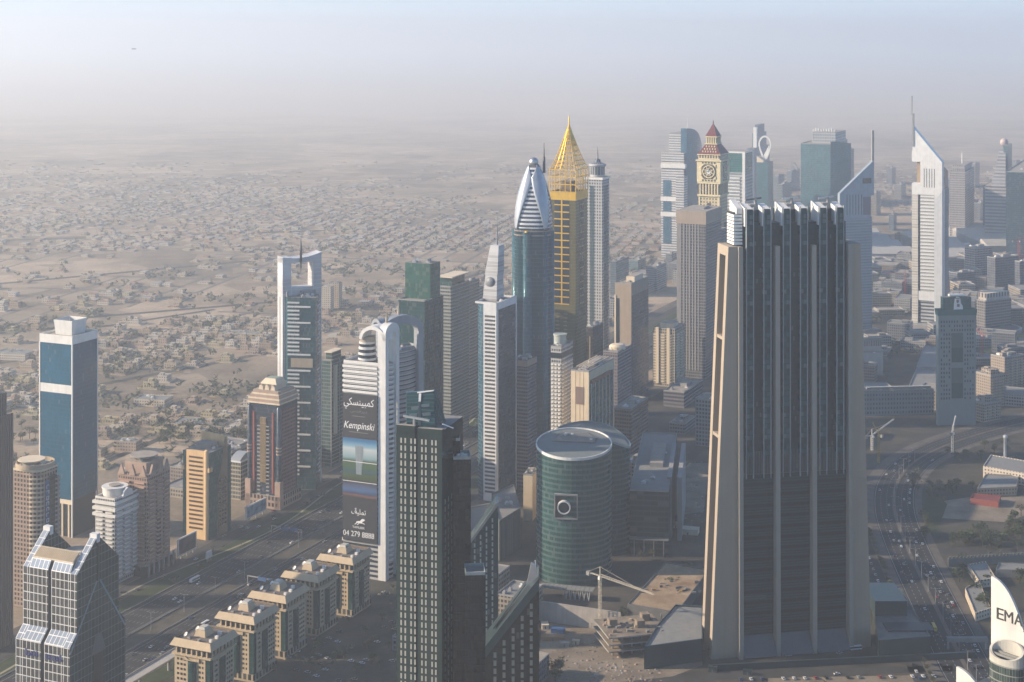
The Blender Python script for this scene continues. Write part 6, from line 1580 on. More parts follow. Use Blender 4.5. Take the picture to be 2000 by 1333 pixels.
# looped footpath in the verge
m = MB(); pts = [(-250+i*20, -58+10*sin(i*.35)) for i in range(50)]
m.strip([S(a, b-1.1, .19) for a, b in pts], [S(a, b+1.1, .19) for a, b in pts]); struct(m.build('footpath', plain('path_sand', (.36, .32, .22), .9)))
# metro viaduct
t = thing('metro_viaduct', 'pale elevated railway viaduct on single pillars beside the highway', 'viaduct', S(0, 57), HROT)
MB().extrude_x([(-5.2, 9.6), (-4.9, 9.2), (-2.2, 7.6), (2.2, 7.6), (4.9, 9.2), (5.2, 9.6), (5.2, 10.8), (4.8, 10.8), (4.8, 9.7), (-4.8, 9.7), (-4.8, 10.8), (-5.2, 10.8)], -420, 330).build('deck', plain('viaduct_concrete', (.42, .40, .36), .8), t)
for k in range(-12, 10): MB().lathe([(1.3, 0), (1.2, 5.8), (2.0, 7.6)], 12, k*33, 0).build('pillar', GREY, t)
# street lamps on the median
lamp = None
for k in range(26):
    lab = 'tall twin arm street lamp on the highway median'
    if lamp is None:
        lamp = thing('street_lamp', lab, 'street lamp', (0, 0, 0), HROT, 'street lamps along the highway')
        MB().lathe([(.25, 0), (.14, 14)], 6).build('post', GREY, lamp)
        for s_ in (-1, 1): a = MB(); a.beam((0, 0, 13.8), (0, s_*3, 14.4), .16); a.build('arm', GREY, lamp); MB().box(-.25, .25, s_*3-.6*(s_ < 0), s_*3+.6*(s_ > 0), 14.25, 14.5).build('lamp_head', STEEL, lamp)
        o = lamp
    else:
        o = lamp.copy(); COL.objects.link(o)
        for ch in list(lamp.children): q = ch.copy(); COL.objects.link(q); q.parent = o
    o.location = S(-170+k*42, 0, 0)
# overhead sign gantries
for k, (s_, o0, o1, lab) in enumerate(((70, 11, 43, 'sign gantry over the near highway lanes beside the middle cream blocks'), (330, 11, 43, 'sign gantry over the near highway lanes short of the banner tower'), (190, -43, -11, 'sign gantry over the far highway lanes below the gold and green tower'))):
    t = thing('sign_gantry', lab, 'sign gantry', S(s_, (o0+o1)/2), HROT); L = (o1-o0)/2
    m = MB(); m.beam((0, -L, 0), (0, -L, 8), .6); m.beam((0, L, 0), (0, L, 8), .6); m.beam((0, -L, 7.6), (0, L, 7.6), .5, .8); m.build('portal', GREY, t)
    for y in (-8, 2): MB().box(-.5, -.3, y-4, y+4, 5.2, 8.6).build('sign_panel', SIGNBLUE, t)
# billboards
def billboard(px, py, w_, h_, label, mat):
    X, Y = gp(px, py); t = thing('billboard', label, 'billboard', (X, Y, 0), HROT)
    MB().box(-w_/2, w_/2, -.6, .6, 3, 3+h_).build('board', WHITE, t); MB().box(-w_/2+1.5, w_/2-1.5, -.85, -.62, 4.2, 2+h_).build('poster', mat, t)
    for x in spread(-w_/2, w_/2, 3): MB().beam((x, 0, 0), (x, 0, 3), .8).build('post', GREY, t)
def poster(name, stops):
    a = NT(name); uv = a.n('ShaderNodeTexCoord').outputs['Object']; a.l(a.ramp(a.noise(.16, uv, 3), stops), a.p.inputs['Base Color']); return a.mat
billboard(365, 1086, 27, 15, 'white framed billboard with dark picture beside the tan tower', poster('poster_dark', [(.35, (.03, .025, .03)), (.55, (.12, .07, .06)), (.7, (.08, .12, .18))]))
billboard(500, 1012, 34, 12, 'wide blue billboard beside the red and blue tower', poster('poster_blue', [(.35, (.05, .12, .18)), (.55, (.16, .32, .42)), (.7, (.3, .35, .38))]))
billboard(408, 1097, 8, 6, 'small white billboard on the service road verge', WHITE)

# ------------------------------------------------------------------ curving road on the right
RC = [(2030, 1560), (1945, 1400), (1890, 1310), (1842, 1215), (1800, 1130), (1768, 1060), (1748, 1000), (1750, 950), (1775, 912), (1815, 885), (1870, 862), (1950, 838), (2050, 815)]
RP = [gp(*p) for p in RC]
def smooth(P, n=6):
    out = []
    for i in range(len(P)-1):
        p0, p1, p2, p3 = P[max(i-1, 0)], P[i], P[i+1], P[min(i+2, len(P)-1)]
        for k in range(n):
            t_ = k/n; out.append(tuple(.5*((2*p1[j])+(-p0[j]+p2[j])*t_+(2*p0[j]-5*p1[j]+4*p2[j]-p3[j])*t_*t_+(-p0[j]+3*p1[j]-3*p2[j]+p3[j])*t_**3) for j in (0, 1)))
    return out+[P[-1]]
RP = smooth(RP)
def offs(P, o):
    Q = []
    for i in range(len(P)):
        a, b = P[max(i-1, 0)], P[min(i+1, len(P)-1)]; dx, dy = b[0]-a[0], b[1]-a[1]; l = sqrt(dx*dx+dy*dy); Q.append((P[i][0]+dy/l*o, P[i][1]-dx/l*o))
    return Q
def ribbon(name, P, o0, o1, z, mat):
    a, b = offs(P, o0), offs(P, o1); m = MB(); m.strip([(p[0], p[1], z) for p in b], [(p[0], p[1], z) for p in a]); return struct(m.build(name, mat))
ribbon('avenue', RP, -19, 19, .12, ASPH); ribbon('avenue_median', RP, -1.6, 1.6, .26, PAVE)
ribbon('avenue_pavement', RP, 19.3, 26, .22, PAVE); ribbon('avenue_pavement', RP, -30, -19.3, .22, PAVE); ribbon('avenue_service_road', RP, -42, -30.3, .12, ASPH2)
m = MB()
for o in (-18, -12.5, -7, 7, 12.5, 18):
    a, b = offs(RP, o-.12), offs(RP, o+.12)
    for i in range(len(a)-1):
        if abs(o) == 18: m.face([(*a[i], .17), (*a[i+1], .17), (*b[i+1], .17), (*b[i], .17)])
        else:
            for k in (0, .5): L = lambda p, q, f: (p[0]+(q[0]-p[0])*f, p[1]+(q[1]-p[1])*f, .17); m.face([L(a[i], a[i+1], k), L(a[i], a[i+1], k+.2), L(b[i], b[i+1], k+.2), L(b[i], b[i+1], k)])
struct(m.build('avenue_markings', LINE))
for k in range(24):
    q = 4+k*2; o = lamp.copy(); COL.objects.link(o); o.location = (*RP[q], .2); o['label'] = 'tall twin arm street lamp on the curving avenue'; o['group'] = 'street lamps along the curving avenue'
    o.rotation_euler = (0, 0, atan2(RP[q+1][1]-RP[q][1], RP[q+1][0]-RP[q][0]))
    for ch in list(lamp.children): c_ = ch.copy(); COL.objects.link(c_); c_.parent = o
def ground_px(name, pts, z, mat): return flat(name, [gp(x, y) for x, y in pts], z, mat)
CITY = soil('city_soil', (.035, .035, .032), (.10, .087, .07), .03); YARD_SHADE = soil('yard_shade', (.032, .035, .028), (.09, .08, .062), .03)
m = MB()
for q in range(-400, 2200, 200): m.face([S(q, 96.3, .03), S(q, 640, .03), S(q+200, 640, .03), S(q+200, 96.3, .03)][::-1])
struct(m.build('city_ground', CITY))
ground_px('shaded_yard', [(1690, 1310), (3400, 1310), (3000, 640), (1690, 700)], .035, YARD_SHADE)  # yard soil kept dark, the towers' shadows put into its colour
ground_px('cross_street', [(1800, 1080), (1805, 1068), (2010, 1075), (2010, 1092)], .10, ASPH2)
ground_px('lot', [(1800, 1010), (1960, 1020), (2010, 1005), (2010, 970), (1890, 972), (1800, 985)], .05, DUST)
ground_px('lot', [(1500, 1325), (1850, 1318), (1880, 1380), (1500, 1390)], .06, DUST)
ground_px('forecourt', [(1385, 1296), (1900, 1272), (1905, 1283), (1392, 1310)], .10, ASPH2)
ground_px('access_road', [(1150, 1340), (1400, 1312), (1860, 1300), (1862, 1312), (1400, 1328), (1190, 1360)], .12, ASPH2)
ground_px('site_ground', [(1050, 1340), (1058, 1215), (1130, 1222), (1230, 1215), (1372, 1190), (1372, 1300), (1250, 1345)], .05, DUST)
ground_px('site_ground', [(1300, 1010), (1375, 1000), (1385, 905), (1335, 905), (1310, 950)], .05, DUST)
ground_px('cross_avenue', [(1235, 985), (1262, 985), (1395, 860), (1385, 850)], .11, ASPH)
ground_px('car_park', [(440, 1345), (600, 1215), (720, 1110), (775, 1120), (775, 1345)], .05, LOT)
ground_px('lawn', [(1790, 1060), (1830, 1040), (1850, 985), (1820, 960), (1795, 990)], .06, LAWN)
ground_px('park', [(1900, 740), (2010, 740), (2010, 640), (1930, 640)], .05, LAWN)
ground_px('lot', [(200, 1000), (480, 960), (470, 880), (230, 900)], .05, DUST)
# low wall in front of the forecourt
X0, Y0 = gp(1392, 1312); X1, Y1 = gp(1905, 1286)
tag(MB().prism([(X0, Y0), (X1, Y1), (X1+.2, Y1+2), (X0+.2, Y0+2)], 0, 4.5, 0, 0).build('retaining_wall', SLATE), 'long low dark retaining wall along the front of the great tower', 'wall')
ground_px('cross_street', [(700, 900), (1000, 760), (1010, 766), (715, 912)], .10, ASPH2)

# ------------------------------------------------------------------ low blocks among the towers
OCC = []
for o in COL.objects:
    if o.type == 'EMPTY' and o.parent is None and o.get('category') in ('tower', 'building', 'office block', 'clock tower', 'hall', 'plaza'):
        rad = 0
        for ch in o.children:
            if ch.type == 'MESH':
                for c_ in ch.bound_box: rad = max(rad, sqrt((c_[0]*ch.scale[0]+ch.location[0])**2+(c_[1]*ch.scale[1]+ch.location[1])**2))
        OCC.append((o.location[0], o.location[1], min(rad, 130)))
def free(x, y, r): return all((x-a)**2+(y-b)**2 > (q*.9+r)**2 for a, b, q in OCC)
AV = offs(RP, 0)
def off_roads(x, y, r):
    s, o = across(x, y)
    if -100-r < o < 98+r and s < 2600: return False
    return all((x-a)**2+(y-b)**2 > (45+r)**2 for a, b in AV)
R = random.Random(77)
infill = [facade('infill_%d' % i, c_, (.06, .06, .065), 3.8, 3.0, .45, .35, var=.6) for i, c_ in enumerate(((.34, .30, .25), (.26, .26, .27), (.42, .36, .28), (.30, .24, .20), (.38, .38, .37), (.20, .22, .24)))]
tint = ['sandy', 'grey', 'cream', 'brown', 'pale', 'slate']
n_in = 0
def low_block(x, y, w_, d_, h_, k, rot, where, clutter):
    global n_in
    t = thing('low_block', tint[k]+' flat roofed block '+where, 'building', (x, y, 0), rot, 'low blocks among the towers')
    block(t, 'wall', w_, d_, 0, h_, [infill[k], R.choice([ROOF, ROOFG, PALE])]); parapet(t, w_, d_, h_, 1.2, .4, GREY)
    if R.random() < .5: block(t, 'roof_room', w_*.3, d_*.35, h_, h_+3.5, [infill[k], ROOF], w_*R.uniform(-.25, .25), d_*R.uniform(-.2, .2))
    if clutter: roof_clutter(t, w_*.85, d_*.85, h_, R.randint(0, 99), 4, False)
    OCC.append((x, y, .55*max(w_, d_))); n_in += 1
for tries in range(1500):
    if n_in >= 120: break
    s, o = R.uniform(-50, 2000), R.choice([R.uniform(105, 620), R.uniform(105, 620), R.uniform(-230, -115)])
    x, y, _ = S(s, o); w_, d_ = R.uniform(18, 42), R.uniform(18, 42); h_ = R.choice([7, 10, 14, 18, 24, 32])*R.uniform(.8, 1.2)
    px, py = 1000+x*F/y, YH+F*H/y
    if px > 1040 and py > 1040: continue
    if py > 1075 and px < 800: continue
    if 1690 < px and py > 900: continue
    if o < 0 and s < 250: continue
    if not off_roads(x, y, 14) or not free(x, y, .5*max(w_, d_)): continue
    low_block(x, y, w_, d_, h_, R.randrange(6), radians(-24), 'standing among the towers right of the highway' if o > 0 else 'behind the towers left of the highway', y < 1900)
# right-hand low district
for tries in range(1500):
    if n_in >= 200: break
    px, py = R.uniform(1690, 2040), R.uniform(470, 800); x, y = gp(px, py); w_, d_ = R.uniform(22, 60), R.uniform(22, 60)
    if not off_roads(x, y, 20) or not free(x, y, .5*max(w_, d_)): continue
    low_block(x, y, w_, d_, R.uniform(7, 26), R.randrange(6), radians(R.choice([4, 4, -24])), 'in the hazy low district at the right', False)

# ------------------------------------------------------------------ villas
VW = [facade('villa_%d' % i, c_, (.09, .08, .07), 3.4, 3.2, .55, .55, .4, .0, var=.5) for i, c_ in enumerate(((.46, .37, .27), (.52, .44, .34), (.38, .29, .20), (.54, .48, .40), (.42, .32, .24), (.47, .40, .25)))]
VR = [plain('villa_roof', (.42, .36, .29), .9, var=.3), plain('villa_roof_grey', (.34, .32, .30), .9, var=.3), plain('villa_tile', (.28, .14, .09), .85, var=.3)]
def villa_mesh(v, m, x=0, y=0, rot=0.0, k=1.0, slim=False, wi=0, ri=0, hs=1.0):
    r = random.Random(v); w_, d_ = r.uniform(12, 19)*k, r.uniform(11, 16)*k; h_ = r.choice([4.2, 7.6, 7.6, 8.2])*hs
    c_, s_ = cos(rot), sin(rot)
    def P(a, b): return (x+c_*a-s_*b, y+s_*a+c_*b)
    R4 = lambda x0, x1, y0, y1: [P(x0, y0), P(x1, y0), P(x1, y1), P(x0, y1)]
    m.prism(R4(-w_/2, w_/2, -d_/2, d_/2), 0, h_, wi, ri)
    a = r.uniform(-.2, .2)*w_
    if not slim or v % 3 == 0: m.prism(R4(a-w_*.2, a+w_*.22, -d_*.1, d_*.35), h_, h_+3.2*hs, wi, ri)
    if slim: return
    m.prism(R4(w_/2, w_/2+4, -d_*.3, d_*.2), 0, 3.6, wi, ri)
    for x0, x1, y0, y1 in ((-w_/2, w_/2, -d_/2, -d_/2+.35), (-w_/2, w_/2, d_/2-.35, d_/2), (-w_/2, -w_/2+.35, -d_/2+.35, d_/2-.35), (w_/2-.35, w_/2, -d_/2+.35, d_/2-.35)): m.prism(R4(x0, x1, y0, y1), h_, h_+1.0, wi, wi)
    L, B = w_/2+6, d_/2+5
    for x0, x1, y0, y1 in ((-L, L, -B, -B+.4), (-L, L, B-.4, B), (-L, -L+.4, -B+.4, B-.4), (L-.4, L, -B+.4, B-.4)): m.prism(R4(x0, x1, y0, y1), 0, 2.2, wi, wi)
protos = []
for v in range(12):
    m = MB(); villa_mesh(v, m); protos.append(m.data('villa', [VW[v % 6], VR[0 if v % 4 else 1 if v % 8 else 2]]))
VL = ['sand coloured', 'pale cream', 'brown', 'whitish', 'pinkish beige', 'yellowish']
def hn(x, y):     # smooth pseudo-noise over the plan
    return .5+.25*(sin(x*.0041+1.3)*cos(y*.0037-.6)+sin((x+y)*.0023+.4))+.25*sin(x*.011-y*.008)
cand = []
GR = radians(-12); cg, sg = cos(GR), sin(GR)
for i in range(-300, 460):
    for j in range(-10, 260):
        bi, bj = i//2, j//7
        u = i*22+bi*9; v = j*20.5+bj*12
        x = -700+cg*u-sg*v; y = 1500+sg*u+cg*v
        if y < 1640 or y > 8200: continue
        px, py = 1000+x*F/y, YH+F*H/y
        if px < -60 or px > 2060: continue
        s, o = across(x, y)
        if -245 < o < 700 and s < 2100: continue
        if 1640 < px and y < 3300: continue
        dens = 1.5*hn(x, y)*(1 if y < 3000 else max(0, 1-(y-3000)/2700)**1.2)
        if 2480 < y < 3250 and px < 1000: dens *= .22
        if 190 < px < 480 and 2050 < py*0+y < 2100: dens *= .4
        if px < 480 and 1640 < y < 1760 and px > 200: continue
        if R.random() > dens: continue
        cand.append((y, x+R.uniform(-1.8, 1.8), y+R.uniform(-1.8, 1.8)))
cand.sort()
cand = [c_ for c_ in cand if free(c_[1], c_[2], 16)]
for n_, (_, x, y) in enumerate(cand[:290]):
    v = R.randrange(12); o = bpy.data.objects.new('villa', protos[v]); COL.objects.link(o); o.location = (x, y, 0); o.rotation_euler = (0, 0, GR+R.choice([0, pi/2, pi, -pi/2]))
    tag(o, VL[v % 6]+' flat roofed villa in the low housing district', 'villa', 'villas in the low housing district')
m = MB()
for _, x, y in cand[290:]:
    villa_mesh(R.randrange(40), m, x, y, GR+R.choice([0, pi/2]), R.uniform(.9, 1.25), True, hs=.85 if y < 2900 else .62 if y < 3800 else .4, wi=R.randrange(6), ri=6+R.choice([0, 0, 1, 1, 2]))
stuff(m.build('distant_housing', VW+VR))
# block streets of the low housing district
m = MB()
for bi in range(-150, 230):
    for bj in range(-2, 38):
        u = bi*53+44; v = bj*155.5; c_ = (-700+cg*u-sg*(v+80), 1500+sg*u+cg*(v+80))
        if not 1680 < c_[1] < 6500: continue
        px = 1000+c_[0]*F/c_[1]; s, o = across(*c_)
        if not -80 < px < 2080 or (-260 < o < 720 and s < 2150) or (px > 1640 and c_[1] < 3300) or c_[1] > 5000 or hn(*c_) < .42: continue
        Q = lambda a, b: (-700+cg*a-sg*b, 1500+sg*a+cg*b, .07)
        m.face([Q(u, v), Q(u+8, v), Q(u+8, v+155), Q(u, v+155)]); m.face([Q(u-46, v+143), Q(u, v+143), Q(u, v+154), Q(u-46, v+154)])
struct(m.build('block_street', soil('street_sand', (.10, .092, .08), (.17, .15, .125), .03)))
# larger flat-roofed halls and schools scattered in the district
for k, (px, py, w_, d_, h_, lab) in enumerate(((395, 838, 62, 34, 8, 'long grey roofed hall beside the dark grove'), (300, 790, 40, 26, 8, 'flat pale school block left of the grove'), (700, 742, 52, 20, 7, 'long pale low hall beyond the frame tower'), (30, 700, 46, 30, 9, 'pale low hall near the left border'), (250, 880, 26, 16, 11, 'cream walled block beside the sandy lot'), (470, 660, 60, 22, 8, 'low hall left of the frame tower'), (655, 600, 18, 18, 40, 'lone pale apartment tower on the sandy plain'), (640, 605, 16, 16, 38, 'second pale apartment tower on the sandy plain'), (760, 690, 50, 24, 8, 'low hall beyond the arched towers'))):
    x, y = gp(px, py); t = thing('flat_roof_hall', lab, 'hall', (x, y, 0), GR)
    block(t, 'wall', w_, d_, 0, h_, [VW[k % 6], PALE]); parapet(t, w_, d_, h_, 1, .4, VW[k % 6]); roof_clutter(t, w_*.8, d_*.8, h_, k, 4, False)
# streets through the district
m = MB()
for a, b, wd in (((-60, 800), (520, 690), 13), ((-60, 640), (560, 588), 16), ((200, 905), (520, 770), 10), ((-60, 560), (545, 505), 18), ((640, 720), (1000, 560), 14), ((-60, 720), (300, 662), 10), ((640, 610), (1000, 520), 14), ((0, 470), (1000, 440), 26), ((1200, 520), (1330, 470), 22), ((190, 640), (420, 605), 12)):
    A, B = gp(*a), gp(*b); dx, dy = B[0]-A[0], B[1]-A[1]; l = sqrt(dx*dx+dy*dy); nx, ny = -dy/l*wd/2, dx/l*wd/2
    m.face([(A[0]-nx, A[1]-ny, .1), (B[0]-nx, B[1]-ny, .1), (B[0]+nx, B[1]+ny, .1), (A[0]+nx, A[1]+ny, .1)])
struct(m.build('street', ASPH2))
# pale circular pad and big sandy plot borders
x, y = gp(668, 655); struct(MB().lathe([(0, .15), (22, .15)], 24, x, y, smooth=False).build('round_plot', plain('pale_plot', (.42, .38, .31), .9)))

# ------------------------------------------------------------------ trees
BARK = plain('bark', (.10, .07, .05), .9)
LEAF = []
for i, (a, b) in enumerate((((.028, .042, .016), (.070, .088, .036)), ((.022, .034, .016), (.055, .068, .032)), ((.045, .052, .022), (.095, .098, .048)))):
    q = NT('leaf_%d' % i); g = q.n('ShaderNodeNewGeometry').outputs['Position']
    q.l(q.ramp(q.noise(.5, g, 2), [(.3, a), (.7, b)]), q.p.inputs['Base Color']); q.p.inputs['Roughness'].default_value = .8; q.p.inputs['Specular IOR Level'].default_value = .2; LEAF.append(q.mat)
def crown_mb(seed, rx, rz, zc, n, size):
    r = random.Random(seed); m = MB(); lobes = [(r.uniform(-.5, .5)*rx, r.uniform(-.5, .5)*rx, zc+r.uniform(-.35, .4)*rz, r.uniform(.45, .75)) for _ in range(6)]
    for _ in range(n):
        lx, ly, lz, lr = r.choice(lobes); a, b = r.uniform(0, 2*pi), r.uniform(-1, 1); q = sqrt(1-b*b); rr = lr*(r.random()**.35)
        p = (lx+rx*rr*q*cos(a), ly+rx*rr*q*sin(a), lz+rz*rr*b); s_ = size*r.uniform(.6, 1.3)
        t1 = (r.uniform(-1, 1), r.uniform(-1, 1), r.uniform(-.5, .5)); t2 = (r.uniform(-1, 1), r.uniform(-1, 1), r.uniform(-.5, .7))
        m.face([tuple(p[i]+s_*(-t1[i]) for i in range(3)), tuple(p[i]+s_*(-t2[i])*.8 for i in range(3)), tuple(p[i]+s_*t1[i] for i in range(3)), tuple(p[i]+s_*t2[i]*.8 for i in range(3))])
    return m
TP = []
for v in range(6):
    rx, rz, zc = ((3.6, 2.6, 4.8), (4.6, 3.0, 5.6), (2.6, 2.4, 4.0), (3.2, 3.4, 5.4), (5.4, 3.4, 6.2), (2.2, 1.8, 3.2))[v]
    tm = MB(); tm.lathe([(.28, 0), (.2, zc-rz*.6), (.06, zc)], 6)
    for k in range(4): tm.beam((0, 0, zc-rz*.8), (rx*.45*cos(k*1.6+v), rx*.45*sin(k*1.6+v), zc+rz*.2), .16)
    TP.append((tm.data('trunk', BARK), crown_mb(v, rx, rz, zc, 230, .62).data('crown', LEAF[v % 3])))
n_tree = 0
def tree(x, y, v, k, label, group):
    global n_tree
    o = thing('tree', label, 'tree', (x, y, 0), R.uniform(0, 6.28), group); o.scale = (k, k, k)
    for nm, me in zip(('trunk', 'crown'), TP[v]): c_ = bpy.data.objects.new(nm, me); COL.objects.link(c_); c_.parent = o
    n_tree += 1
def tree_px(px, py, v=None, k=None, lab='', grp=''):
    x, y = gp(px, py); tree(x, y, R.randrange(6) if v is None else v, k or R.uniform(.8, 1.3), lab, grp)
G1, G2, G3, G4, G5 = 'trees in the sandy car park', 'trees lining the curving avenue', 'trees around the plots at the right', 'trees on the construction edge', 'trees among the villas'
for k in range(88):
    px = R.uniform(480, 770); py = R.uniform(1095, 1330)
    if py < 1345-(px-450)*.83: continue
    x, y = gp(px, py)
    if across(x, y)[1] < 126: continue
    tree(x, y, R.randrange(6), R.uniform(.7, 1.15), 'bushy tree standing in the sandy car park', G1)
for k in range(44):
    i = 6+k*.72; j = int(i); f_ = i-j
    if j+1 >= len(AV): break
    P = offs(RP, -29); x, y = P[j][0]+(P[j+1][0]-P[j][0])*f_, P[j][1]+(P[j+1][1]-P[j][1])*f_; tree(x, y, R.choice([0, 2, 5]), R.uniform(.7, 1.0), 'small round tree in the row along the curving avenue', G2)
for (px, py, rx, ry, n_) in ((1850, 965, 40, 16, 16), (1880, 1062, 34, 9, 14), (1935, 1062, 40, 12, 18), (1985, 1050, 14, 16, 8), (1985, 1020, 14, 20, 6), (1880, 1130, 16, 22, 9), (1920, 1185, 24, 26, 14), (1810, 1040, 12, 30, 8), (1990, 1140, 12, 20, 6), (1895, 900, 70, 12, 10), (1790, 955, 10, 20, 5), (1950, 880, 50, 14, 8)):
    for _ in range(n_): tree_px(px+R.gauss(0, .5)*rx, py+R.gauss(0, .5)*ry, None, R.uniform(.9, 1.6), 'dark green tree in the gardens right of the avenue', G3)
for (px, py, rx, ry, n_) in ((1082, 1318, 16, 16, 7), (1218, 1205, 6, 12, 3), (1340, 1120, 26, 14, 8), (1265, 1085, 30, 10, 6), (1320, 1150, 14, 14, 4)):
    for _ in range(n_): tree_px(px+R.gauss(0, .5)*rx, py+R.gauss(0, .5)*ry, None, R.uniform(.8, 1.4), 'dark tree at the edge of the construction site', G4)
for (px, py, rx, ry, n_) in ((390, 842, 70, 14, 26), (470, 860, 30, 12, 12), (330, 858, 40, 10, 12), (60, 860, 40, 14, 10)):
    for _ in range(n_):
        if n_tree < 298: tree_px(px+R.gauss(0, .6)*rx, py+R.gauss(0, .6)*ry, None, R.uniform(1.0, 1.8), 'tree in the dark grove among the villas', G5)
LOWT = []
for v in range(5):
    r = random.Random(v+50); q = crown_mb(v+9, 3.4, 2.6, 3.8, 16, 1.7); LOWT.append(q)
m = MB()
def stuff_tree(x, y, k): m.add(LOWT[R.randrange(5)], lambda p: (x+p[0]*k, y+p[1]*k, p[2]*k))
for _, x, y in cand:
    if y > 4600: break
    for _ in range(R.choice([0, 1, 2, 2]) if y < 3300 else R.choice([0, 0, 1])): stuff_tree(x+R.uniform(-15, 15), y+R.uniform(-13, 13), R.uniform(.8, 1.9))
for k in range(70):       # denser groves
    py = R.uniform(520, 900); px = R.choice([R.uniform(-20, 560), R.uniform(640, 1000), R.uniform(-20, 560), R.uniform(1680, 2020)]); x, y = gp(px, py)
    if not off_roads(x, y, 25) or -240 < across(x, y)[1] < 700 and px < 1600: continue
    for _ in range(R.randint(6, 26)):
        xx, yy = x+R.gauss(0, 32), y+R.gauss(0, 30)
        if free(xx, yy, 2): stuff_tree(xx, yy, R.uniform(1.1, 2.0))
for k in range(210):      # car park and verges
    if k < 150: s, o = R.uniform(-140, 230), R.uniform(124, 330)
    else: s, o = R.uniform(-120, 700), R.choice([-60, -47, 64, -97])+R.uniform(-2, 2)
    x, y, _ = S(s, o)
    if free(x, y, 3) and (k >= 150 or 1000+x*F/y < 780): stuff_tree(x, y, R.uniform(.5, 1.0))
for k in range(260):      # streets among the towers
    s, o = R.uniform(0, 1900), R.uniform(98, 640); x, y, _ = S(s, o)
    if off_roads(x, y, 3) and free(x, y, 3) and not (1050 < 1000+x*F/y < 1420 and y < 1340): stuff_tree(x, y, R.uniform(.7, 1.4))
q = NT('hazy_leaf'); g = q.n('ShaderNodeNewGeometry').outputs['Position']; q.l(q.ramp(q.noise(.03, g, 2), [(.3, (.055, .066, .034)), (.7, (.11, .115, .07))]), q.p.inputs['Base Color']); q.p.inputs['Roughness'].default_value = .9  # leaf colour lightened, the haze over far trees put into it
stuff(m.build('distant_trees', q.mat))

# ------------------------------------------------------------------ cars and buses
TYRE = plain('tyre', (.015, .015, .016), .8); CG = plain('car_glass', (.02, .025, .03), .1, spec=.6)
def car_mesh(name, paint, L=4.6, W=1.85, bus=False):
    m = MB()
    if bus:
        m.box(-L/2, L/2, -W/2, W/2, .45, 3.1, 0); m.box(-L/2+.5, L/2+.02, -W/2-.02, W/2+.02, 1.5, 2.6, 1); m.box(-L/2+1, L/2-2, -W*.3, W*.3, 3.1, 3.35, 0)
    else:
        m.extrude_y([(-L/2, .35), (L/2, .35), (L/2, .72), (L/2-.25, .86), (L*.2, .95), (-L*.42, 1.0), (-L/2, .9)], -W/2, W/2, 0)
        m.extrude_y([(L*.2, .95), (L*.06, 1.42), (-L*.27, 1.46), (-L*.42, 1.0)], -W/2+.14, W/2-.14, 1); m.box(-L*.26, L*.05, -W/2+.2, W/2-.2, 1.44, 1.5, 0)
    for x in (-L*.31, L*.31):
        for y in (-1, 1):
            a, b = sorted((y*(W/2-.2), y*(W/2+.03))); m.extrude_y([(x+.34*cos(q*pi/4), .34+.34*sin(q*pi/4)) for q in range(8)], a, b, 2)
    return m.data(name, [paint, CG, TYRE])
CC = {'white': (.75, .75, .74), 'silver': (.42, .43, .44), 'black': (.02, .02, .022), 'red': (.35, .03, .03), 'grey': (.14, .145, .15), 'beige': (.45, .38, .27), 'blue': (.04, .09, .22)}
CM = {k: car_mesh('car', plain('car_'+k, c_, .3, .15, var=.03, spec=.5)) for k, c_ in CC.items()}
BM = {k: car_mesh('bus', plain('bus_'+k, c_, .4, var=.05), 11.5, 2.5, True) for k, c_ in (('white', (.72, .72, .70)), ('yellow', (.72, .46, .05)), ('red', (.4, .05, .04)))}
KEYS = ['white']*9+['silver']*4+['black']*3+['grey']*3+['red', 'beige', 'blue']
n_car = 0; SPOTS = []
def car(x, y, rot, where, group, key=None, bus=False, z=.14):
    global n_car
    if any((x-a)**2+(y-b)**2 < 16 for a, b in SPOTS[-60:]): return
    key = key or R.choice(KEYS); o = bpy.data.objects.new('bus' if bus else 'car', (BM if bus else CM)[key]); COL.objects.link(o)
    o.location = (x, y, z); o.rotation_euler = (0, 0, rot); SPOTS.append((x, y)); n_car += 1
    tag(o, ('%s bus %s' if bus else '%s car %s') % (key, where), 'bus' if bus else 'car', group)
for k in range(104):
    lane = R.choice([12.5, 16, 19.8, 23.5, 27, 30.8, 34.5])*R.choice([-1, 1]); s = R.uniform(-120, 640); x, y, _ = S(s, lane)
    car(x, y, HROT+(0 if lane > 0 else pi), 'driving on the '+('near' if lane > 0 else 'far')+' lanes of the wide highway', 'cars on the wide highway')
for s, lane, key in ((-20, 31, 'white'), (205, 26, 'white'), (150, 34, 'white'), (330, -24, 'white'), (420, 27, 'red'), (60, -34, 'white')): x, y, _ = S(s, lane); car(x, y, HROT, 'on the %s lanes of the wide highway' % ('near' if lane > 0 else 'far'), 'buses on the wide highway', key, True)
for k in range(40):
    x, y, _ = S(R.uniform(-60, 420), R.choice([-64, -78, -71, -86])); car(x, y, HROT, 'on the service road left of the highway', 'cars on the service road')
for k in range(70):
    px, py = R.uniform(500, 775), R.uniform(1110, 1330); x, y = gp(px, py); s, o = across(x, y)
    if o < 118 or o > 330: continue
    o = 122+round((o-122)/9)*9; s = round(s/3)*3; x, y, _ = S(s, o); car(x, y, HROT+pi/2, 'parked in the sandy car park', 'cars in the sandy car park')
for k in range(72):
    i = R.uniform(9, 52); j = int(i); f_ = i-j; o = R.choice([5, 9.5, 14.5]) if i < 26 and R.random() < .75 else R.choice([-14.5, -9.5, -5, 5, 9.5, 14.5]); P = offs(RP, o)
    a, b = P[j], P[j+1]; car(a[0]+(b[0]-a[0])*f_, a[1]+(b[1]-a[1])*f_, atan2(b[1]-a[1], b[0]-a[0]), 'driving on the curving avenue', 'cars on the curving avenue')
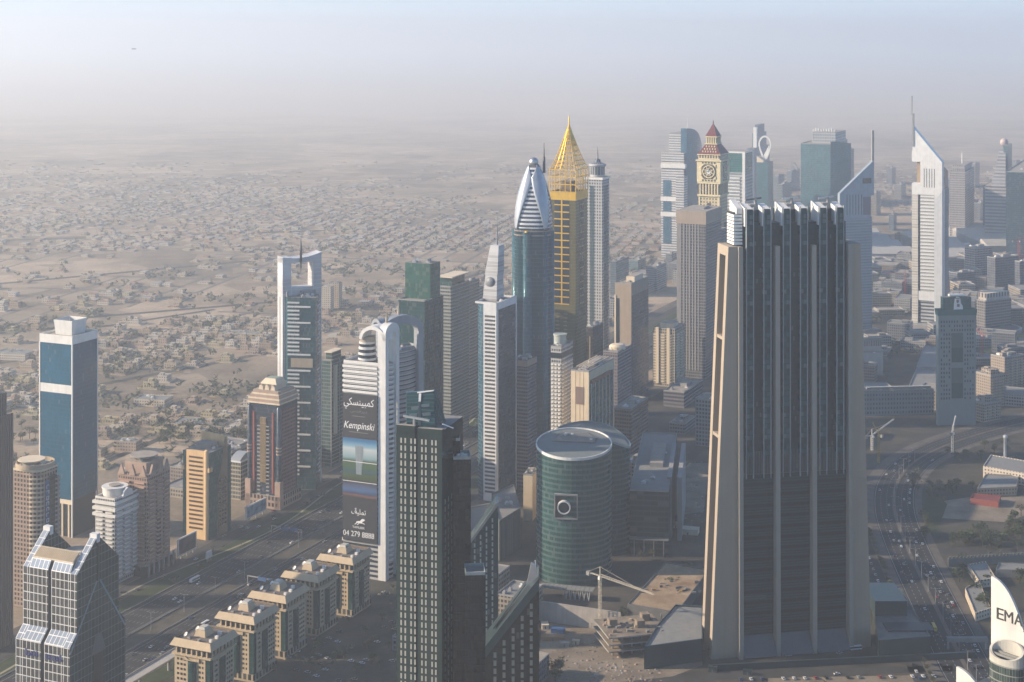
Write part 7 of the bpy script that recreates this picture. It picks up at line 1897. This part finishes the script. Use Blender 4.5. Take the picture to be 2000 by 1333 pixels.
x, y = gp(1867, 1232); a, b = AV[18], AV[19]; x, y = offs(RP, -9.5)[17]; car(x, y, atan2(b[1]-a[1], b[0]-a[0]), 'on the curving avenue', 'buses on the curving avenue', 'yellow', True)
for k in range(24):
    i = 8+k*.9; j = int(i); f_ = i-j; P = offs(RP, -37); a, b = P[j], P[j+1]; car(a[0]+(b[0]-a[0])*f_, a[1]+(b[1]-a[1])*f_, atan2(b[1]-a[1], b[0]-a[0]), 'parked beside the tree row of the avenue', 'cars parked along the avenue')
for k in range(20):
    if R.random() < .8: x, y = gp(1425+k*21, 1329-k*.35); car(x, y, pi/2+.1, 'parked in the row on the sand lot below the great tower', 'cars on the sand lot')
for px, py, key, bus in ((1516, 1281, 'white', False), (1540, 1282, 'white', False), (1640, 1277, 'silver', False), (1668, 1270, 'white', True), (1635, 1318, 'white', False), (1650, 1326, 'white', False), (1600, 1330, 'red', False)):
    x, y = gp(px, py); car(x, y, .2, 'in front of the great tower', 'vehicles in front of the great tower', key, bus)

# ------------------------------------------------------------------ construction site and cranes
def tower_crane(px, py, h_, jib, heading, label, mat, luff=0.0, counter=12, w_=1.8):
    x, y = gp(px, py); t = thing('tower_crane', label, 'crane', (x, y, 0), heading)
    m = MB()
    for a, b in ((-1, -1), (1, -1), (1, 1), (-1, 1)): m.beam((a*w_/2, b*w_/2, 0), (a*w_/2, b*w_/2, h_), .28)
    z = 0; k = 0
    while z < h_-w_:
        for (a, b), (c_, d_) in (((-1, -1), (1, -1)), ((1, -1), (1, 1)), ((1, 1), (-1, 1)), ((-1, 1), (-1, -1))):
            if k % 2: a, b, c_, d_ = c_, d_, a, b
            m.beam((a*w_/2, b*w_/2, z), (c_*w_/2, d_*w_/2, z+w_*1.2), .16)
        z += w_*1.2; k += 1
    m.build('mast', mat, t)
    m = MB(); dz = tan(luff); J = [(0, h_)]; n = int(jib/2.4)
    for s_ in (-1, 1): m.beam((0, s_*.8, h_), (jib*cos(luff), s_*.5, h_+jib*sin(luff)), .26)
    m.beam((1, 0, h_+1.6), (jib*cos(luff)*.97, 0, h_+jib*sin(luff)+.8), .26)
    for i in range(n):
        a, b = i/n, (i+1)/n; xa, xb = jib*cos(luff)*a, jib*cos(luff)*b; za, zb = h_+jib*sin(luff)*a, h_+jib*sin(luff)*b
        m.beam((xa, -.8, za), ((xa+xb)/2, 0, (za+zb)/2+1.5), .14); m.beam(((xa+xb)/2, 0, (za+zb)/2+1.5), (xb, .7, zb), .14)
    m.build('jib', mat, t)
    m = MB(); m.beam((0, -.7, h_), (-counter, -.7, h_), .3); m.beam((0, .7, h_), (-counter, .7, h_), .3); m.build('counter_jib', mat, t)
    MB().box(-counter-1.5, -counter+1.5, -1.3, 1.3, h_-2.2, h_+.8).build('counterweight', PALE, t); MB().box(-.2, 1.6, -2.2, -.7, h_-2.2, h_).build('cab', WHITE, t)
    m = MB(); m.beam((0, 0, h_), (0, 0, h_+7), .5); m.beam((0, 0, h_+7), (jib*.62*cos(luff), 0, h_+jib*.62*sin(luff)+1.4), .14); m.beam((0, 0, h_+7), (-counter, 0, h_+.5), .14); m.build('apex', mat, t)
    return t
tower_crane(1172, 1234, 42, 54, radians(-47), 'pale tower crane over the construction site', plain('crane_pale', (.55, .50, .40), .6))
tower_crane(1703, 880, 16, 34, radians(28), 'white luffing crane with red tip beside the great tower', plain('crane_white', (.6, .58, .55), .6), radians(24), 8)
tower_crane(1716, 905, 30, 14, radians(120), 'yellow crane mast beside the great tower', plain('crane_yellow', (.5, .34, .06), .6), radians(50), 5)
tower_crane(1918, 706, 36, 26, radians(140), 'red crane right of the punched window tower', plain('crane_red', (.5, .05, .04), .6), radians(40), 7, 3.0)
tower_crane(1768, 590, 48, 34, radians(185), 'red far crane left of the bright triangle tower', plain('crane_red', (0, 0, 0)), .0, 12, 3)
tower_crane(1860, 885, 22, 20, radians(60), 'small white and red crane beyond the avenue bend', plain('crane_white', (0, 0, 0)), radians(48), 5)
tower_crane(1990, 545, 70, 40, radians(15), 'tall red far crane among unfinished offices', plain('crane_red', (0, 0, 0)), radians(10), 12, 3.4)
# long pale site wall
(x0, y0), (x1, y1) = gp(1050, 1212), gp(1212, 1236)
tag(MB().prism([(x0, y0), (x1, y1), (x1, y1+1.5), (x0, y0+1.5)], 0, 15, 0, 0).build('site_wall', plain('site_concrete', (.42, .38, .34), .85, var=.3)), 'tall pale concrete retaining wall behind the construction site', 'wall')
# unfinished block: slabs on columns
x, y = gp(1232, 1262); t = thing('unfinished_block', 'unfinished concrete block with columns and dusty top slab', 'building', (x, y, 0), radians(14))
for k, z in enumerate((4, 9, 14)):
    block(t, 'floor_slab', 46, 38, z, z+.9, [GREY, DUST])
    blocks(t, 'column', [(a-.5, a+.5, b-.5, b+.5, z-4.1, z) for a in spread(-22, 22, 6) for b in spread(-18, 18, 4)], GREY)
for a, b in ((-13, 4), (6, -3), (14, 9)): block(t, 'lift_core', 6, 6, 14.9, 20, [plain('core_raw', (.25, .19, .14), .9), DUST], a, b)
r = random.Random(9)
for i in range(34): a, b = r.uniform(-21, 21), r.uniform(-17, 17); blocks(t, 'building_material', [(a-r.uniform(.6, 2.2), a+1, b-r.uniform(.5, 1.4), b+.6, 14.95, 15+r.uniform(.4, 1.8))], r.choice([DUST, DGREY, PINK, PALE, BEIGE]))
# raised deck
t, Q = slabbed('raised_site_deck', 'raised dusty deck with sandy top behind the unfinished block', [(1225, 1205), (1322, 1222), (1385, 1135), (1300, 1120)], 9, DGREY, soil('deck_sand', (.22, .15, .09), (.38, .28, .18), .07), 'deck', .8)
blocks(t, 'edge_column', [(Q[0][0]+8*i, Q[0][0]+8*i+1, min(q[1] for q in Q)-1.2, min(q[1] for q in Q), 0, 9) for i in range(1, 6)], GREY)
for i in range(16): a, b = r.uniform(-24, 24), r.uniform(-16, 16); blocks(t, 'building_material', [(a-r.uniform(.6, 2.4), a+.8, b-r.uniform(.5, 1.6), b+.6, 9.05, 9.1+r.uniform(.4, 2))], r.choice([BEIGE, RED, DGREY, PALE, GOLD]))
MB().lathe([(4.6, 9.05), (4.6, 10.2), (4.0, 10.2), (4.0, 9.05)], 20, 8, -6, smooth=False).build('round_opening', DGREY, t)
for k, (px, py, w_, d_, h_, mt, lab) in enumerate(((1104, 1212, 7, 3.5, 4, WHITE, 'white site cabin against the pale wall'), (1145, 1222, 9, 3.5, 4, WHITE, 'longer white site cabin beside the crane'), (1162, 1226, 6, 3, 4, GREY, 'grey site cabin beside the crane mast'), (1090, 1236, 10, 5, 3.4, SIGNBLUE, 'blue roofed site shed'), (1080, 1250, 16, 6, 3, plain('rust_sheet', (.33, .19, .10), .8), 'rust roofed long site shed'), (1064, 1226, 5, 8, 3.4, CREAM, 'cream site shed near the wedge block'), (1102, 1262, 7, 4, 3, PALE, 'pale site shed by the dirt track'), (1125, 1258, 5, 3, 3, BEIGE, 'small beige site hut'), (1345, 1042, 18, 10, 5, CREAM, 'cream roofed site office in the rubble yard'), (1318, 1030, 10, 6, 4, BEIGE, 'beige hut in the rubble yard'), (1460, 1318, 6, 3, 3.4, SLATE, 'dark cabin on the sand lot'), (1392, 1312, 6, 4, 4, SLATE, 'dark kiosk beside the podium'))):
    x, y = gp(px, py); t = thing('site_cabin', lab, 'cabin', (x, y, 0), radians(R.uniform(-20, 15))); block(t, 'wall', w_, d_, 0, h_-.3, [mt, mt]); block(t, 'roof', w_+.6, d_+.6, h_-.3, h_, [mt, mt]); blocks(t, 'door', [(-.5, .5, -d_/2-.06, -d_/2+.05, .1, 2.2)], DGREY)
m = MB()
for k in range(300):
    px, py = R.choice([(R.uniform(1055, 1240), R.uniform(1240, 1332)), (R.uniform(1305, 1375), R.uniform(900, 1045)), (R.uniform(1150, 1300), R.uniform(1295, 1332))]); x, y = gp(px, py); a = R.uniform(.3, 1.8)
    m.prism([(x+a*cos(q*1.05+.2)*R.uniform(.6, 1.2), y+a*sin(q*1.05+.2)*R.uniform(.6, 1.2)) for q in range(6)], .05, R.uniform(.2, .8), R.choice([0, 0, 0, 1, 2, 3]), None, top=[(x+a*.4*cos(q*1.05), y+a*.4*sin(q*1.05)) for q in range(6)])
stuff(m.build('rubble', [DUST, DGREY, GREY, PINK]))
# gardens and yards at the right
for k, (pts, h_, mt, lab) in enumerate(((([(1908, 972), (1985, 968), (1990, 945), (1925, 943)]), 8, VW[2], 'brown walled low compound right of the avenue bend'), ([(1920, 935), (2005, 950), (2008, 925), (1935, 912)], 12, VW[3], 'white blank walled hall above the compound'), ([(1885, 1165), (1912, 1150), (1935, 1205), (1905, 1215)], 6, VW[1], 'pale roofed workshop beside the avenue gardens'), ([(1912, 1150), (1890, 1118), (1925, 1112), (1945, 1145)], 6, VW[1], 'grey roofed workshop above the pale one'), ([(1945, 1128), (2010, 1130), (2010, 1116), (1950, 1114)], 6, PALE, 'long white roofed shed at the right border'), ([(1895, 985), (1950, 992), (1955, 980), (1900, 975)], 5, RED, 'red roofed shop row in front of the compound'))):
    t, Q = slabbed('yard_building', lab, pts, h_, mt, PALE if k != 5 else plain('red_roof', (.22, .05, .04), .7), 'building', .8)
(x0, y0), (x1, y1) = gp(1852, 1108), gp(2020, 1098)
m = MB(); m.prism([(x0, y0), (x1, y1), (x1, y1+.8), (x0, y0+.8)], 0, 7)
for i in range(24): a = x0+(x1-x0)*(i+.25)/24; b = x0+(x1-x0)*(i+.75)/24; c_ = y0+(y1-y0)*i/24; m.prism([(a, c_), (b, c_), (b, c_+.8), (a, c_+.8)], 7, 8.6)
tag(m.build('crenellated_wall', plain('wall_green_grey', (.22, .22, .19), .85)), 'long crenellated garden wall right of the avenue', 'wall')
x, y = gp(1963, 905); tag(MB().lathe([(1.8, 0), (1.6, 26), (2.2, 26.5), (2.2, 29), (0, 30)], 14, x, y).build('white_minaret', WHITE), 'slender white minaret beside the white hall', 'minaret')
x0, y0 = gp(1858, 1270); x1, y1 = gp(1925, 1268)
t = thing('footbridge', 'pale footbridge deck across the avenue near the lettered tower', 'bridge', ((x0+x1)/2, (y0+y1)/2, 0), 0)
MB().box(-16, 14, -2, 2, 6, 9).build('deck', PALE, t)
for a in (-15, 13): MB().box(a-.8, a+.8, -.8, .8, 0, 6).build('pillar', GREY, t)
# tiny aircraft above the haze at the left
D_ = 2600.0; t = thing('aircraft', 'tiny dark aircraft alone in the pale sky', 'aircraft', (at(262, D_), D_, hz(96, D_)), radians(20))
o = MB().lathe([(.05, -4), (.5, -3), (.6, 1.5), (.05, 4)], 10).build('fuselage', BLACK, t); o.rotation_euler = (0, pi/2, 0)
MB().box(-.8, .8, -4.5, 4.5, -.1, .1).build('wing', BLACK, t); MB().extrude_y([(-3.9, 0), (-2.8, 0), (-3.6, 1.6)], -.1, .1).build('tail_fin', BLACK, t)
# ------------------------------------------------------------------ haze
hm = bpy.data.materials.new('haze_air'); hm.use_nodes = True
t = hm.node_tree; t.nodes.remove(t.nodes['Principled BSDF'])
pv = t.nodes.new('ShaderNodeVolumePrincipled')
pv.inputs['Color'].default_value = HAZE_COL; pv.inputs['Density'].default_value = HAZE
pv.inputs['Anisotropy'].default_value = ANI; pv.inputs['Density Attribute'].default_value = ''
t.links.new(pv.outputs[0], t.nodes['Material Output'].inputs['Volume'])
hb = MB().box(-14000, 14000, -450, 42000, -1.0, HAZE_TOP)
stuff(hb.build('haze', hm))
